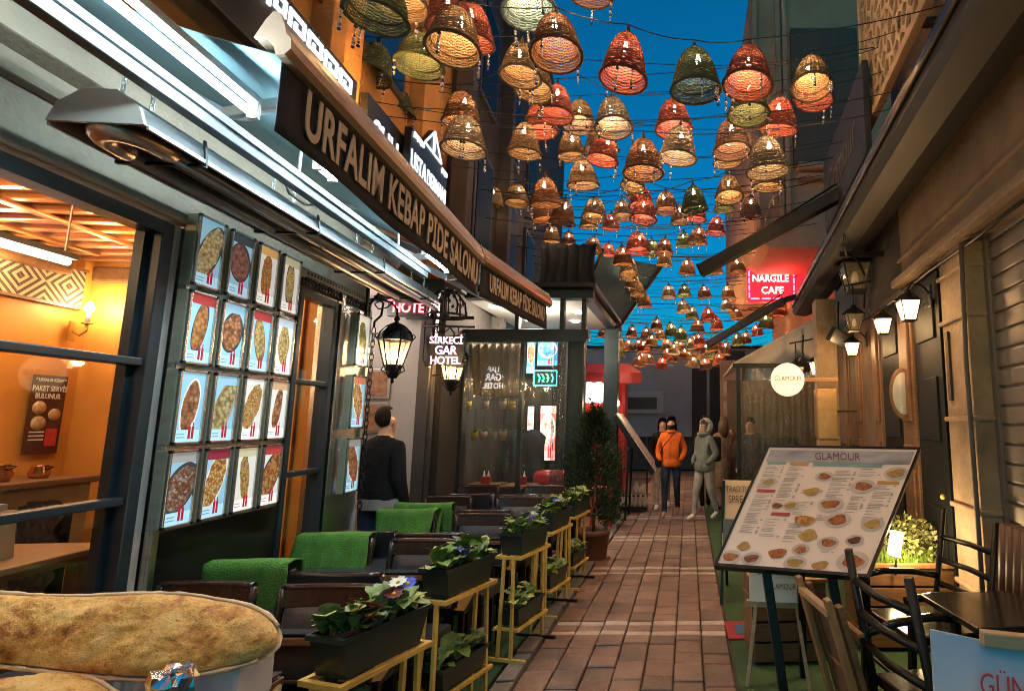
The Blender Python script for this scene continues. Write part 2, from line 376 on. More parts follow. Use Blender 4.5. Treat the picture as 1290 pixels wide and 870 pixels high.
def poster_mat(i, bg, cols, w2, h2, top=None, plate=(.8, .8, .78), sc=60, glow=.0, ell=(.9, .56, .12), ang=0):
    m = bpy.data.materials.new('dish_print'); m.use_nodes = True; t = m.node_tree; p = t.nodes['Principled BSDF']; p.inputs['Roughness'].default_value = .25
    tc = nd(t, 'ShaderNodeTexCoord'); sp = nd(t, 'ShaderNodeSeparateXYZ'); t.links.new(tc.outputs['Object'], sp.inputs[0])
    u = mth(t, 'DIVIDE', sp.outputs[1], w2); v = mth(t, 'DIVIDE', sp.outputs[2], h2)
    v0 = mth(t, 'SUBTRACT', v, ell[2]); ca, sa = math.cos(ang), math.sin(ang)
    eu = mth(t, 'DIVIDE', mth(t, 'ADD', mth(t, 'MULTIPLY', u, ca), mth(t, 'MULTIPLY', v0, sa)), ell[0]); ev = mth(t, 'DIVIDE', mth(t, 'SUBTRACT', mth(t, 'MULTIPLY', v0, ca), mth(t, 'MULTIPLY', u, sa)), ell[1])
    rr = mth(t, 'ADD', mth(t, 'POWER', eu, 2.), mth(t, 'POWER', ev, 2.))
    rr = mth(t, 'SQRT', mth(t, 'MAXIMUM', rr, 0.0001))
    mp = nd(t, 'ShaderNodeMapping'); mp.inputs[1].default_value = (i * 1.7, i * 2.3, i * 3.1); t.links.new(tc.outputs['Object'], mp.inputs[0])
    vo = nd(t, 'ShaderNodeTexVoronoi'); vo.inputs['Scale'].default_value = sc; t.links.new(mp.outputs[0], vo.inputs['Vector'])
    sx = nd(t, 'ShaderNodeSeparateColor'); t.links.new(vo.outputs['Color'], sx.inputs[0])
    no = nd(t, 'ShaderNodeTexNoise'); no.inputs['Scale'].default_value = sc * .25; t.links.new(mp.outputs[0], no.inputs['Vector'])
    mixv = mth(t, 'ADD', mth(t, 'MULTIPLY', sx.outputs[0], .45), mth(t, 'MULTIPLY', no.outputs[0], .65))
    food = food_ramp(t, mixv, cols)
    edge = mth(t, 'MULTIPLY', vo.outputs['Distance'], sc * .0 + 1.0)
    food = mixc(t, mth(t, 'MINIMUM', mth(t, 'MULTIPLY', edge, .9), .75), food, (.03, .015, .01))
    c = mixc(t, mth(t, 'LESS_THAN', rr, 1.08), bg, plate)
    wob = mth(t, 'ADD', rr, mth(t, 'MULTIPLY', mth(t, 'SUBTRACT', no.outputs[0], .5), .5))
    c = mixc(t, mth(t, 'LESS_THAN', wob, .95), c, food)
    if top: c = mixc(t, mth(t, 'GREATER_THAN', v, .72), c, top)
    c = mixc(t, mth(t, 'LESS_THAN', v, -.66), c, tuple(min(1, q * 1.25 + .1) for q in bg))
    # red bottle pair, lower right
    du = mth(t, 'ABSOLUTE', mth(t, 'SUBTRACT', u, .3)); dv = mth(t, 'ABSOLUTE', mth(t, 'ADD', v, .68))
    du = mth(t, 'ABSOLUTE', mth(t, 'SUBTRACT', du, .13))
    wv = mth(t, 'SUBTRACT', .1, mth(t, 'MULTIPLY', mth(t, 'GREATER_THAN', v, -.56), .055))
    bt = mth(t, 'MULTIPLY', mth(t, 'LESS_THAN', du, wv), mth(t, 'LESS_THAN', dv, .24)); c = mixc(t, bt, c, (.42, .02, .03))
    # two lines of small print, lower left
    ln = mth(t, 'MULTIPLY', mth(t, 'LESS_THAN', mth(t, 'ABSOLUTE', mth(t, 'ADD', u, .5)), .3), mth(t, 'GREATER_THAN', mth(t, 'SINE', mth(t, 'MULTIPLY', v, 70.)), .55))
    ln = mth(t, 'MULTIPLY', ln, mth(t, 'LESS_THAN', mth(t, 'ABSOLUTE', mth(t, 'ADD', v, .8)), .09)); c = mixc(t, mth(t, 'MULTIPLY', ln, .7), c, (.05, .08, .2))
    t.links.new(c, p.inputs['Base Color'])
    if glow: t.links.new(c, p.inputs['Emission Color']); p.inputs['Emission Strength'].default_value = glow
    return m
BLUE = (.3, .55, .72); WHITE = (.75, .74, .7); DARK = (.05, .05, .06); RED = (.45, .05, .05)
meat = [(.1, .03, .015), (.3, .1, .04), (.5, .22, .1), (.62, .42, .25)]; kebab = [(.35, .08, .03), (.55, .2, .05), (.7, .45, .15), (.75, .65, .45)]
salad = [(.12, .2, .04), (.5, .4, .1), (.65, .3, .1), (.7, .6, .4)]; pide = [(.45, .25, .06), (.65, .42, .12), (.7, .5, .2), (.3, .12, .04)]
soup = [(.55, .42, .2), (.6, .5, .25), (.5, .3, .1)]; stew = [(.2, .05, .02), (.5, .14, .04), (.6, .3, .1), (.25, .3, .06)]
grid = [[(BLUE, soup, None, DARK), (BLUE, [(.25, .1, .08), (.35, .15, .12), (.2, .08, .06)], DARK, DARK), (WHITE, stew, (.7, .4, .12), WHITE), (WHITE, pide, (.55, .5, .3), DARK)],
        [(BLUE, stew, RED, DARK), (BLUE, meat, BLUE, DARK), (BLUE, pide, RED, (.25, .12, .06)), (WHITE, pide, (.5, .6, .7), WHITE)],
        [(BLUE, meat, None, WHITE), (BLUE, [(.06, .03, .02), (.4, .3, .1), (.6, .5, .25), (.2, .1, .06)], BLUE, (.4, .3, .2)), (WHITE, kebab, None, WHITE), (WHITE, meat, (.6, .35, .2), WHITE)],
        [(BLUE, [(.05, .03, .02), (.25, .1, .05), (.7, .65, .6)], (.35, .34, .33), DARK), (BLUE, kebab, (.25, .03, .05), WHITE), (WHITE, salad, (.6, .55, .35), WHITE), (WHITE, stew, RED, DARK)]]
m_snap = M('snap_frame_aluminium', (.62, .62, .6), .25, .9, .1, 8)
m_holder = M('brass_toned_channel', (.5, .46, .34), .35, .45, .15, 4, stretch=(1, 1, 6))
menuwall = thing('menu_wall_panel', 'steel menu wall of sixteen framed dish posters beside the big window', 'menu panel', LEFT, LROT)
def poster_unit(root, y, z, w_, h, spec, idx, tilt=0):
    fr = MB(); d = .05
    x0, x1 = .045, .045 + d
    # channel body on the near side and snap frame in front
    fr.box((.04 + d * .5, y - w_ / 2 + .014, z), (d, .028, h), bev=.004, mi=1); fr.box((.04 + d * .4, y + w_ / 2 - .01, z), (d * .8, .02, h), bev=.003, mi=1)
    t = .012
    for (cy_, cz, sy, sz) in ((0, h / 2 - t / 2, w_, t), (0, -h / 2 + t / 2, w_, t), (-w_ / 2 + t / 2, 0, t, h - 2 * t), (w_ / 2 - t / 2, 0, t, h - 2 * t)):
        fr.box((.048 + d, y + cy_, z + cz), (.014, sy, sz), bev=.003, mi=0)
    for sy in (-1, 1):
        for sz in (-1, 1): fr.box((.05 + d, y + sy * (w_ / 2 - t / 2), z + sz * (h / 2 - t / 2)), (.016, t * 1.1, t * 1.1), mi=2)
    fo = fr.build('poster_frame', [m_snap, m_holder, m_black], root)
    bg, cols, top, plate = spec
    q = MB(); q.box((0, 0, 0), (.006, w_ - 2 * t, h - 2 * t)); q.build('poster', poster_mat(idx, bg, cols, w_ / 2 - t, h / 2 - t, top, plate, random.choice([45, 55, 70, 85]), ell=random.choice([(.95, .6, .1), (1.1, .62, .12), (.75, .75, .05), (1.25, .6, .0), (.5, .8, .05), (.6, .85, 0.)]), ang=random.uniform(-.7, .7), glow=.2), fo, (.043 + d, y, z))  # print emits faintly: brightness put into the material, no lamp behind it
pi = 0
for r in range(4):
    for c in range(4):
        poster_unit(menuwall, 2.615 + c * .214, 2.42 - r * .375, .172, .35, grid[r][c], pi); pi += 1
# small strip of second menu posters by the doorway
menu2 = thing('menu_pier_panel', 'steel pier with three framed dish posters beside the hotel doorway', 'menu panel', LEFT, LROT)
for r, spec in enumerate([(WHITE, [(.35, .05, .04), (.2, .3, .08), (.6, .5, .3)], None, WHITE), (BLUE, kebab, (.6, .2, .1), WHITE), (BLUE, meat, (.3, .3, .3), WHITE)]):
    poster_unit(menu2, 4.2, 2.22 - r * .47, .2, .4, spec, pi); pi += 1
# price stickers and side jamb
f = MB(); f.box((-.03, 4.42, 1.25), (.14, .035, 2.5), bev=.004); f.build('door_jamb', M('pale_jamb', (.5, .48, .46), .5, 0, .1, 5), house)

# ---- hotel doorway recess
m_hall = M('grey_hall_wall', (.38, .37, .37), .7, 0, .1, 3)
f = MB(); f.box((-1.25, 5.2, 1.5), (.1, 1.7, 3)); f.box((-.65, 5.99, 1.5), (1.3, .1, 3)); f.box((-.62, 4.47, 1.5), (1.14, .04, 3)); f.box((-.62, 5.2, 2.92), (1.14, 1.4, .08)); f.build('hall_wall', m_hall, house)
f = MB(); f.box((-.62, 5.2, .0), (1.14, 1.4, .03)); f.build('hall_floor', M('hall_floor', (.2, .17, .14), .4, 0, .2, 4), house)
for k, yy in enumerate((4.75, 5.25)):
    f = MB(); f.box((-1.185, yy, 1.1), (.03, .44, 2.1), bev=.006); d_ = f.build('hall_door', M('hall_door_paint', (.42, .4, .4), .45, 0, .1, 4), house)
    q = MB(); q.box((-1.163, yy, 1.55), (.012, .3, .9), bev=.004); q.build('door_panel', M('smoked_panel', (.16, .12, .1), .3, 0, .2, 4), d_)
f = MB(); f.box((-.02, 5.86, 1.5), (.12, .16, 3.0), bev=.006); f.box((.05, 5.86, 1.5), (.02, .1, 3.0), bev=.004); f.build('door_pilaster', M('dark_hotel_trim', (.06, .055, .055), .4, .2, .2, 4), house)
lamp(house, (-.7, 5.2, 2.75), 9, (1, .86, .74), .1)
for k in range(3):
    f = MB(); f.box((-.585 + .0, 5.925, 2.0 - k * .36), (.36, .02, .32), bev=.004); fo = f.build('hall_picture', m_snap, house)
    q = MB(); q.box((-.585, 5.912, 2.0 - k * .36), (.3, .008, .26)); q.build('picture_print', M('brown_picture', (.3, .16, .1), .3, 0, .5, 18), fo)

# ================================================================== LEFT: UPPER STOREY WITH LIT SIGNS
upper = thing('ochre_upper_facade', 'ochre upper storey with uplit pilasters above the kebab awning', 'building', LEFT, LROT)
f = MB(); f.box((-.25, 2.5, 6.1), (.3, 7.6, 5.7)); f.build('wall', m_orangeUp, upper)
f = MB(); f.box((-.06, 1.8, 3.12), (.2, 6.2, .24), bev=.01); f.build('ledge', m_plaster, upper)
for k, yy in enumerate((1.6, 3.72, 5.35)):
    f = MB(); f.box((-.03, yy, 6.1), (.16, .42, 5.6), bev=.01); f.box((-.02, yy, 3.42), (.2, .46, .2), bev=.015); p_ = f.build('pilaster', m_orangeUp, upper)
    q = MB(); q.cyl((.16, yy, 3.5), (.16, yy, 3.62), .035, .045, 12); q.box((.1, yy, 3.5), (.12, .03, .03)); q.build('uplight', m_black, upper)
    lamp(upper, (.17, yy, 3.64), 40, (1, .5, .12), .02, 'SPOT', rot=(R_(180 - 6), R_(-8), 0), size=R_(70), blend=.6)
for yy in (2.65, 4.5):
    f = MB(); f.box((-.085, yy, 5.4), (.05, .9, 1.5), bev=.01); wo = f.build('upper_window', M('dark_window_frame', (.05, .03, .02), .4), upper)
    q = MB(); q.box((-.056, yy, 5.4), (.01, .76, 1.36)); q.build('pane', M('dark_pane', (.01, .015, .02), .08, 0, 0), wo)
m_signwhite = emis('white_sign_letter', (.8, .93, 1), .55, True)
m_signback = M('black_sign_board', (.012, .016, .02), .35, .2, .2, 6)
KEY = ["######.", "#....#.", "#.#..#.", "#.####.", "#......"]
def greek(root, y0, n, z, cell, x):
    k = MB()
    for j in range(n):
        for r, row in enumerate(KEY):
            a = 0
            while a < len(row):
                if row[a] == '#':
                    e = a
                    while e < len(row) and row[e] == '#': e += 1
                    k.box((x, y0 + (j * 7 + (a + e) / 2) * cell, z - r * cell), (.012, (e - a) * cell - .0, cell * .98)); a = e
                else: a += 1
    return k.build('greek_key_pattern', m_signwhite, root)
s1 = thing('greek_key_sign', 'black sign band with glowing white Greek key border behind the awning', 'sign', LEFT, LROT)
f = MB(); f.box((.12, 2.6, 3.82), (.06, 2.2, .46), bev=.005); f.build('board', m_signback, s1); greek(s1, 1.6, 11, 3.99, .0265, .157)
s2 = thing('white_letter_sign', 'tall white glowing letters on black board above the awning edge', 'sign', LEFT, LROT)
f = MB(); f.box((.12, 4.2, 3.8), (.06, .66, .56), bev=.005); f.build('board', m_signback, s2)
lettering(s2, 'CULI', .36, (.156, 4.18, 3.8), (0, 1, 0), (0, 0, 1), m_signwhite, sx=.62, bold=.01)
s3 = thing('pediment_sign', 'black sign with pointed gable outline and glowing white letters and border', 'sign', Lw(0, .35, .62), LROT); s3.scale = (1, .8, .8)
f = MB(); f.box((.2, 5.72, 4.1), (.06, 1.15, .62), bev=.005); f.prism([(.172, 5.5, 4.41), (.172, 6.05, 4.41), (.172, 5.78, 4.72)], (.056, 0, 0)); f.build('board', m_signback, s3)
f = MB(); 
for (a, c) in (((5.5, 4.42), (5.78, 4.7)), ((5.78, 4.7), (6.05, 4.42)), ((5.5, 4.42), (6.05, 4.42))): f.bar((.237, a[0], a[1]), (.237, c[0], c[1]), .012, .022)
f.bar((.237, 5.78, 4.44), (.237, 5.78, 4.66), .012, .05); f.build('gable_outline', m_signwhite, s3)
lettering(s3, 'USTA', .3, (.236, 5.38, 4.05), (0, 1, 0), (0, 0, 1), m_signwhite, sx=.6, bold=.01); lettering(s3, 'DERMANI', .27, (.236, 5.95, 4.05), (0, 1, 0), (0, 0, 1), m_signwhite, sx=.55, bold=.01)
greek(s3, 5.2, 3, 4.38, .014, .237); greek(s3, 6.08, 2, 4.38, .014, .237)

# ================================================================== LEFT: AWNINGS
m_valance = M('navy_valance_cloth', (.022, .022, .026), .8, 0, .2, 30, .15, 300)
m_canvas = M('pale_blue_canvas', (.2, .36, .42), .75, 0, .08, 3, .12, 200)
m_bar = M('bronze_awning_bar', (.4, .3, .22), .3, .6, .15, 3, stretch=(6, .5, 6))
m_letter = M('tan_letter_print', (.62, .48, .36), .7, 0, .1, 20)
def awning(label, loc, rotz, L, xw, zw, zf, drop, body, size, sx, tilt=0):
    """front bar along local y from 0 to L at x=0; canvas rises back to the wall at x=-xw"""
    a = thing('awning', label, 'awning', loc, rotz)
    c = MB(); c.grid(lambda u, v: Vector((-xw * (1 - v) + .02, L * u, zw + (zf - zw) * v + .035 * math.sin(math.pi * v) * -1 + .006 * math.sin(u * L * 9))), 24, 8)
    co = c.build('canvas', m_canvas, a); so = co.modifiers.new('thick', 'SOLIDIFY'); so.thickness = .004
    b = MB(); prof = [(-.05, .03), (-.02, .095), (.0, .125), (.02, .12), (.035, .085), (.045, .05), (.06, .035), (.062, .0), (.045, -.02), (.02, -.025), (.01, .01), (-.02, .035)]
    b.prism([(px, -.03, zf + pz) for px, pz in prof], (0, L + .06, 0))
    b.build('front_bar', m_bar, a)
    e = MB(); e.prism([(px * 1.06, -.045, zf + pz * 1.06) for px, pz in prof], (0, .014, 0)); e.build('end_cap', M('bar_end_cap', (.5, .36, .27), .5), a); e = MB(); e.prism([(px * 1.06, L + .03, zf + pz * 1.06) for px, pz in prof], (0, .014, 0)); e.build('end_cap', M('bar_end_cap'), a)
    v = MB(); v.grid(lambda u, q: Vector((.012 + .012 * math.sin(u * L * 5) * q, L * u, zf - .0 - drop * q)), 40, 5)
    vo = v.build('valance', m_valance, a); so = vo.modifiers.new('thick', 'SOLIDIFY'); so.thickness = .004
    t = textmesh(body, size, .002, .022, m_letter, 'CENTER', sx, 1.05)
    me = link('lettering', t, vo); me.matrix_local = basis((.034, L / 2, zf - drop * .52), (0, 1, 0), (0, 0, 1)); me['label'] = body
    for yy in (.25, L - .25):
        r = MB(); r.bar((-xw + .03, yy, zw - .1), (-xw * .45, yy + .12, zf - .02), .035, .05, .005); r.bar((-xw * .45, yy + .12, zf - .02), (-.03, yy, zf + .0), .03, .045, .005); r.build('folding_arm', m_alu, a)
    return a
p0 = Lw(.97, 1.62, 0)
awning('kebab awning with long navy valance and tan lettering over the terrace', p0, LROT, 2.42, .95, 3.16, 2.83, .27, 'URFALIM KEBAP PİDE SALONU', .245, .62)
p1_, p2_ = Lw(.98, 4.06, 0), Lw(1.24, 5.6, 0)
rz = math.atan2(-(p2_ - p1_).x, (p2_ - p1_).y)
awning('smaller far kebab awning with navy valance ending beside the glass pavilion', p1_, rz, (p2_ - p1_).length, 1.0, 3.16, 2.83, .27, 'URFALIM KEBAP PİDE SALONU', .2, .46)
# aluminium carrier rail hung under the awning
ra = thing('carrier_rail', 'long aluminium rail running under the awning beside the tubes', 'rail', LEFT, LROT)
f = MB(); f.box((.6, 2.5, 2.7), (.05, 3.0, .05), bev=.008); f.box((.63, 2.5, 2.73), (.02, 3.0, .03)); f.build('rail_beam', M('satin_rail', (.13, .15, .16), .65, .2, .15, 5), ra)
for yy in (1.25, 2.4, 3.5):
    f = MB(); f.cyl((.6, yy, 2.72), (.6, yy, 3.02), .008, n=6); f.box((.35, yy, 3.03), (.72, .03, .025)); f.build('hanger', m_alu, ra)
def fluo(y0, y1, label, x=.78, z=2.72):
    t = thing('fluorescent_tube', label, 'tube light', Lw(x, (y0 + y1) / 2, z), LROT, 'cold tube lights under the awning'); L = y1 - y0
    f = MB(); f.box((0, 0, .055), (.04, L + .04, .03), bev=.006); f.build('batten', M('grey_batten', (.3, .32, .33), .6), t)
    f = MB(); f.cyl((0, -L / 2, 0), (0, L / 2, 0), .013, n=12); f.build('tube', m_tube, t)
    for s in (-1, 1):
        f = MB(); f.box((0, s * (L / 2 + .012), .012), (.035, .022, .06), bev=.004); f.build('tube_socket', m_white, t)
fluo(1.14, 1.8, 'long bright white tube light under the awning, nearest the camera')
fluo(1.95, 3.25, 'added tube light hidden behind the lettered valance', .86, 2.83)  # unseen tube added to brighten the terrace below
fluo(2.24, 2.34, 'short white lamp glowing at the valance edge, second from the camera')
fluo(3.5, 3.92, 'far white tube light showing below the end of the long valance')

# ================================================================== LEFT: RADIANT HEATER
ht = thing('radiant_heater', 'long silver radiant tube heater hanging on chains under the awning', 'heater', Lw(.405, 1.67, 2.62), LROT); ht.scale = (.74, 1, .8)
m_hood = M('heater_hood_metal', (.34, .35, .36), .32, .9, .15, 5, stretch=(4, .6, 4)); m_htube = M('heater_tube_metal', (.26, .28, .3), .4, .9, .25, 5)
HL = 2.8
prof = [(-.2, -.05), (-.17, .03), (-.07, .1), (.07, .1), (.17, .03), (.2, -.05)]
f = MB()
for (a, c) in zip(prof, prof[1:]): f.prism([(a[0], 0, a[1]), (c[0], 0, c[1]), (c[0] * .985, 0, c[1] - .006), (a[0] * .985, 0, a[1] - .006)], (0, HL, 0))
f.build('reflector_hood', m_hood, ht)
f = MB(); f.prism([(x, -.012, z) for x, z in prof], (0, .012, 0)); f.build('end_plate', M('heater_end_plate', (.55, .54, .5), .4, .6, .12, 5), ht)
f = MB(); f.prism([(x, HL, z) for x, z in prof], (0, .012, 0)); f.cyl((.02, HL, 0), (.02, HL + .28, -.02), .05, .04, 14); f.build('burner_end', m_steel, ht)
for s in (-1, 1):
    f = MB(); f.tube([(s * .1, .14, -.05), (s * .1, HL - .02, -.05)], .04, 14); f.build('heat_tube', m_htube, ht)
    f = MB(); f.box((s * .203, HL / 2, -.055), (.014, HL, .02), bev=.003); f.build('hood_lip', m_alu, ht)
f = MB(); f.tube([(-.1, .2, -.05)] + [(.1 * math.cos(math.pi * (1 - k / 12)), .15 - .11 * math.sin(math.pi * k / 12), -.05) for k in range(13)] + [(.1, .2, -.05)], .045, 14); f.build('return_bend', M('heat_tinted_bend', (.5, .4, .33), .35, .8, .25, 12), ht)
for k in range(4):
    f = MB(); yy = .25 + k * .76; f.bar((-.21, yy, -.075), (.21, yy, -.075), .014, .014); f.bar((.21, yy, -.075), (.19, yy, .05), .01, .01); f.bar((-.21, yy, -.075), (-.2, yy, -.03), .01, .01); f.build('tube_strap', m_black, ht)
def chain(root, x, y, z0, z1, r=.011, name='hanging_chain', mat=None):
    f = MB(); n = max(2, int((z1 - z0) / (r * 2.5)))
    for k in range(n):
        z = z0 + (k + .5) * (z1 - z0) / n; h = (z1 - z0) / n * .72
        pts = []
        for j in range(10):
            a = 2 * math.pi * j / 10; d = r * .75 * math.cos(a); pts.append((x + (d if k % 2 else 0), y + (0 if k % 2 else d), z + h * math.sin(a)))
        f.tube(pts, r * .22, 5, closed=True)
    return f.build(name, mat or m_alu, root)
for yy in (.12, .95, 1.8, 2.7):
    chain(ht, .07, yy, .1, .3); chain(ht, -.07, yy, .1, .3)
# loose electric cable and plug strip above the heater
el = thing('electric_cable', 'tangle of pale electric cable and junction box above the heater', 'cable', Lw(.55, 2.75, 2.72), LROT)
f = MB(); f.tube([(.0 + .03 * math.sin(k * 1.3), -.6 + k * .08, .0 + .05 * math.sin(k * .9) + .02 * math.cos(k * 2.1)) for k in range(20)], .006, 6); f.build('cord', m_white, el)
f = MB(); f.box((-.02, .1, .03), (.07, .16, .05), bev=.006); f.build('junction_box', m_white, el)
# ================================================================== TERRACE: chairs, tables, planters
def pillow(w_, h, d, n=8):
    """padded panel in the xz plane facing +y"""
    def fn(u, v):
        a = (1 - abs(2 * u - 1) ** 4) * (1 - abs(2 * v - 1) ** 4)
        return Vector(((u - .5) * w_, d * a ** .5, (v - .5) * h))
    return fn
def make_chair_meshes():
    ms = {}
    b = MB(); b.box((0, 0, .43), (.42, .40, .06), bev=.02); b.box((0, .0, .395), (.40, .38, .02)); ms['seat'] = b.mesh('seat', m_leather)
    b = MB()
    # curved back panel: wood frame with top rail, leather cushion inside
    def fr(u, v, w_=.43, h=.36, off=0): return Vector(((u - .5) * w_, -.2 - .06 * v - .02 * (1 - (2 * u - 1) ** 2) + off, .54 + h * v))
    for side in (0, 1):
        b.tube([fr(side, v / 6) + Vector((0, 0, 0)) for v in range(7)], .018, 8)
    b.grid(lambda u, v: fr(u, .8 + .2 * v, off=.014), 10, 2); b.grid(lambda u, v: fr(u, .8 + .2 * v, off=-.014), 10, 2)
    b.tube([fr(u / 8, 1.0) for u in range(9)], .017, 8); b.tube([fr(u / 8, .8) for u in range(9)], .013, 6); b.tube([fr(u / 8, 0) for u in range(9)], .014, 6)
    ms['back_frame'] = b.mesh('back_frame', m_chairwood)
    b = MB()
    b.grid(lambda u, v: fr(.07 + .86 * u, .03 + .76 * v) + Vector((0, .012 + .022 * ((1 - abs(2 * u - 1) ** 4) * (1 - abs(2 * v - 1) ** 4)) ** .5, 0)), 12, 8)
    b.grid(lambda u, v: fr(.07 + .86 * u, .03 + .76 * v) + Vector((0, -.014, 0)), 12, 8)
    ms['back_cushion'] = b.mesh('back_cushion', m_leather)
    b = MB(); b.bar((0, 0, 0), (0, 0, .42), .034, .034, .004); ms['leg'] = b.mesh('leg', m_chairwood)
    # fully upholstered back seen from behind
    b = MB(); b.grid(lambda u, v: fr(-.01 + 1.02 * u, -.08 + 1.1 * v) + Vector((0, -.026 - .012 * (1 - abs(2 * v - 1) ** 3), 0)), 12, 8); b.grid(lambda u, v: fr(-.01 + 1.02 * u, -.08 + 1.1 * v) + Vector((0, .024, 0)), 12, 8)
    ms['back_cover'] = b.mesh('back_cover', M('black_leatherette', (.014, .014, .016), .4, 0, .2, 20, .1, 120))
    return ms
CH = make_chair_meshes()
m_blanket = M('green_fleece', (.1, .27, .035), .95, 0, .3, 14, .8, 160)
def chair(x, y, facing_us, label, cover=False, hscale=1.0):
    t = thing('terrace_chair', label, 'chair', (x, y, -.02), (math.pi if facing_us else 0) + random.uniform(-.05, .05), 'leather chairs on the kebab terrace'); t.scale = (1, 1, hscale)
    link('seat', CH['seat'], t); link('back_frame', CH['back_frame'], t)
    if cover: link('back_cover', CH['back_cover'], t)
    else: link('back_cushion', CH['back_cushion'], t)
    for sx in (-1, 1):
        for sy in (-1, 1): link('leg', CH['leg'], t, (sx * .18, sy * .17, 0))
    return t
def blanket(x, y, facing_us, label, w_=.44, ztop=.93, front=.36, back=.5):
    s = -1 if facing_us else 1
    t = MB(); ph = random.random() * 6
    L = front + back + .08
    def fn(u, v):
        d = v * L; a = (u - .5) * w_ * (1 + .09 * math.sin(v * 6 + ph))
        if d < back: yy, zz = -.322, ztop - (back - d)                     # outer side of the backrest
        elif d < back + .08: q = (d - back) / .08; yy, zz = -.322 + .115 * q, ztop + .012 * math.sin(math.pi * q)
        else: yy, zz = -.207, ztop - (d - back - .08)
        fold = (.016 * math.sin(u * 15 + ph + v * 3) + .009 * math.sin(u * 34 + 2 * ph - v * 5)) * min(1, abs(ztop - zz) * 4)
        lean = (ztop - zz) * .167
        return Vector((a, (yy + lean + (abs(fold) if yy > -.3 else -abs(fold))), zz - .012 * math.sin(u * 5 + ph) * (1 if d in (0, L) else .3)))
    t.grid(fn, 22, 26)
    o = t.build('green_blanket', m_blanket, None, (x, y, 0), (0, 0, math.pi if facing_us else 0)); tag(o, label, 'blanket', 'green fleece blankets over the chairs')
    so = o.modifiers.new('thick', 'SOLIDIFY'); so.thickness = .005; return o
def lx_wall(y): return -2.2 - .1 * y
# rows along the street: facing-us chairs F, back-turned chairs B
ords = ['first', 'second', 'third', 'fourth', 'fifth', 'sixth', 'seventh']
for k, yb in enumerate((2.26, 3.2, 4.14, 5.1, 6.02)):
    xa = -1.56 if k < 1 else -1.6
    chair(xa, yb, True, 'brown leather chair facing the camera on the aisle side, %s row of the terrace' % ords[k], hscale=1.0)
    if k in (0, 3, 4): chair(-2.15 - .05 * k, yb + .04, True, 'brown leather chair facing the camera on the wall side, %s row of the terrace' % ords[k], hscale=1.0)
    else:
        chair(-2.17 - .03 * k, yb + .1, True, 'chair under a green blanket facing the camera by the wall, %s row' % ords[k], hscale=1.0)
        blanket(-2.17 - .03 * k, yb + .1, True, ['', 'green blanket over a wall side chair, second nearest the camera', 'green blanket over the chair in front of the man in black'][k], ztop=.905)
for k, yb in enumerate((2.98, 3.92, 4.86, 5.8)):
    chair(-1.66, yb, False, 'black backed chair turned away from the camera on the aisle side, %s row' % ords[k], cover=True)
    chair(-2.11 - .03 * k, yb + .06, False, 'black backed chair turned away beside the wall, %s row' % ords[k], cover=True)
    if k in (0, 2): blanket(-2.11 - .03 * k, yb + .06, False, 'darkest and nearest green blanket, hung over a chair under the menu wall' if k == 0 else 'farthest green blanket over a chair near the hotel doorway')
m_cloth = M('tan_tablecloth', (.42, .27, .13), .85, 0, .15, 18, .2, 200)
m_tglass = M('smoked_glass_top', (.05, .055, .06), .05, 0, .1, 6, spec=.8)
m_menu = M('black_menu_cover', (.016, .02, .026), .4, 0, .2, 20, .1, 150)
for k, (yt, dl) in enumerate(((1.78, ''), (2.72, ''), (3.66, ''), (4.6, ''), (5.55, ''))):
    yt += .0; xt = -1.92
    t = thing('terrace_table', 'glass topped table with tan cloth, %s in the row along the terrace' % ords[k], 'table', (xt, yt, -.02), 0, 'glass topped tables of the terrace')
    b = MB(); b.box((0, 0, .715), (.98, .6, .03), bev=.004); b.build('tabletop', m_wood, t)
    c = MB()
    def cl(u, v):
        X = (u - .5) * 1.16; Y = (v - .5) * .56
        ov = max(0, abs(X) - .49); return Vector((max(-.497, min(.497, X)), Y, .734 - (ov * 2.2 + (.10 * (1 - abs(2 * v - 1)) if ov > 0 else 0)) + .003 * math.sin(9 * u)))
    c.grid(cl, 30, 8); co = c.build('tablecloth', m_cloth, t)
    b = MB(); b.box((0, 0, .744), (.97, .59, .008), bev=.002); b.build('glass_top', m_tglass, t)
    for sx in (-1, 1):
        for sy in (-1, 1): q = MB(); q.bar((sx * .42, sy * .24, 0), (sx * .42, sy * .24, .72), .045, .045, .004); q.build('leg', m_black, t)
    b = MB(); b.bar((-.42, 0, .2), (.42, 0, .2), .03, .03); b.build('stretcher', m_black, t)
    mn = thing('menu_folder', ['black menu folder on the table nearest the bread', 'black menu folder on the second table behind the flower box', 'black menu folder on the third table', 'black menu folder on the fourth table', 'black menu folder on the farthest table'][k], 'menu', (xt + .3, yt + (.16 if k == 0 else .08), .729), random.uniform(-.3, .1), 'menus on the terrace tables')
    b = MB(); b.box((0, 0, .004), (.2, .28, .006), bev=.002); b.box((0, .0, .026), (.2, .28, .006), bev=.002); b.box((-.1, 0, .015), (.006, .28, .028), bev=.002); b.build('cover', m_menu, mn)
    b = MB(); b.box((.003, 0, .015), (.186, .268, .014)); b.build('pages', M('menu_pages', (.2, .2, .2), .7), mn)
    b = MB()
    at_ = thing('ashtray', 'small tin ashtray with pinkish lid on the %s table' % ords[k], 'ashtray', (xt - .28, yt + .1, .729), 0, 'ashtrays on the terrace tables')
    b.lathe([(0, 0), (.045, 0), (.055, .03), (.05, .034), (.04, .012), (0, .01)], n=16); b.build('dish', m_alu, at_)
    b = MB(); b.lathe([(.0, .03), (.05, .032), (.035, .05), (0, .054)], n=16); b.build('lid', M('pink_lid', (.4, .06, .12), .5), at_)
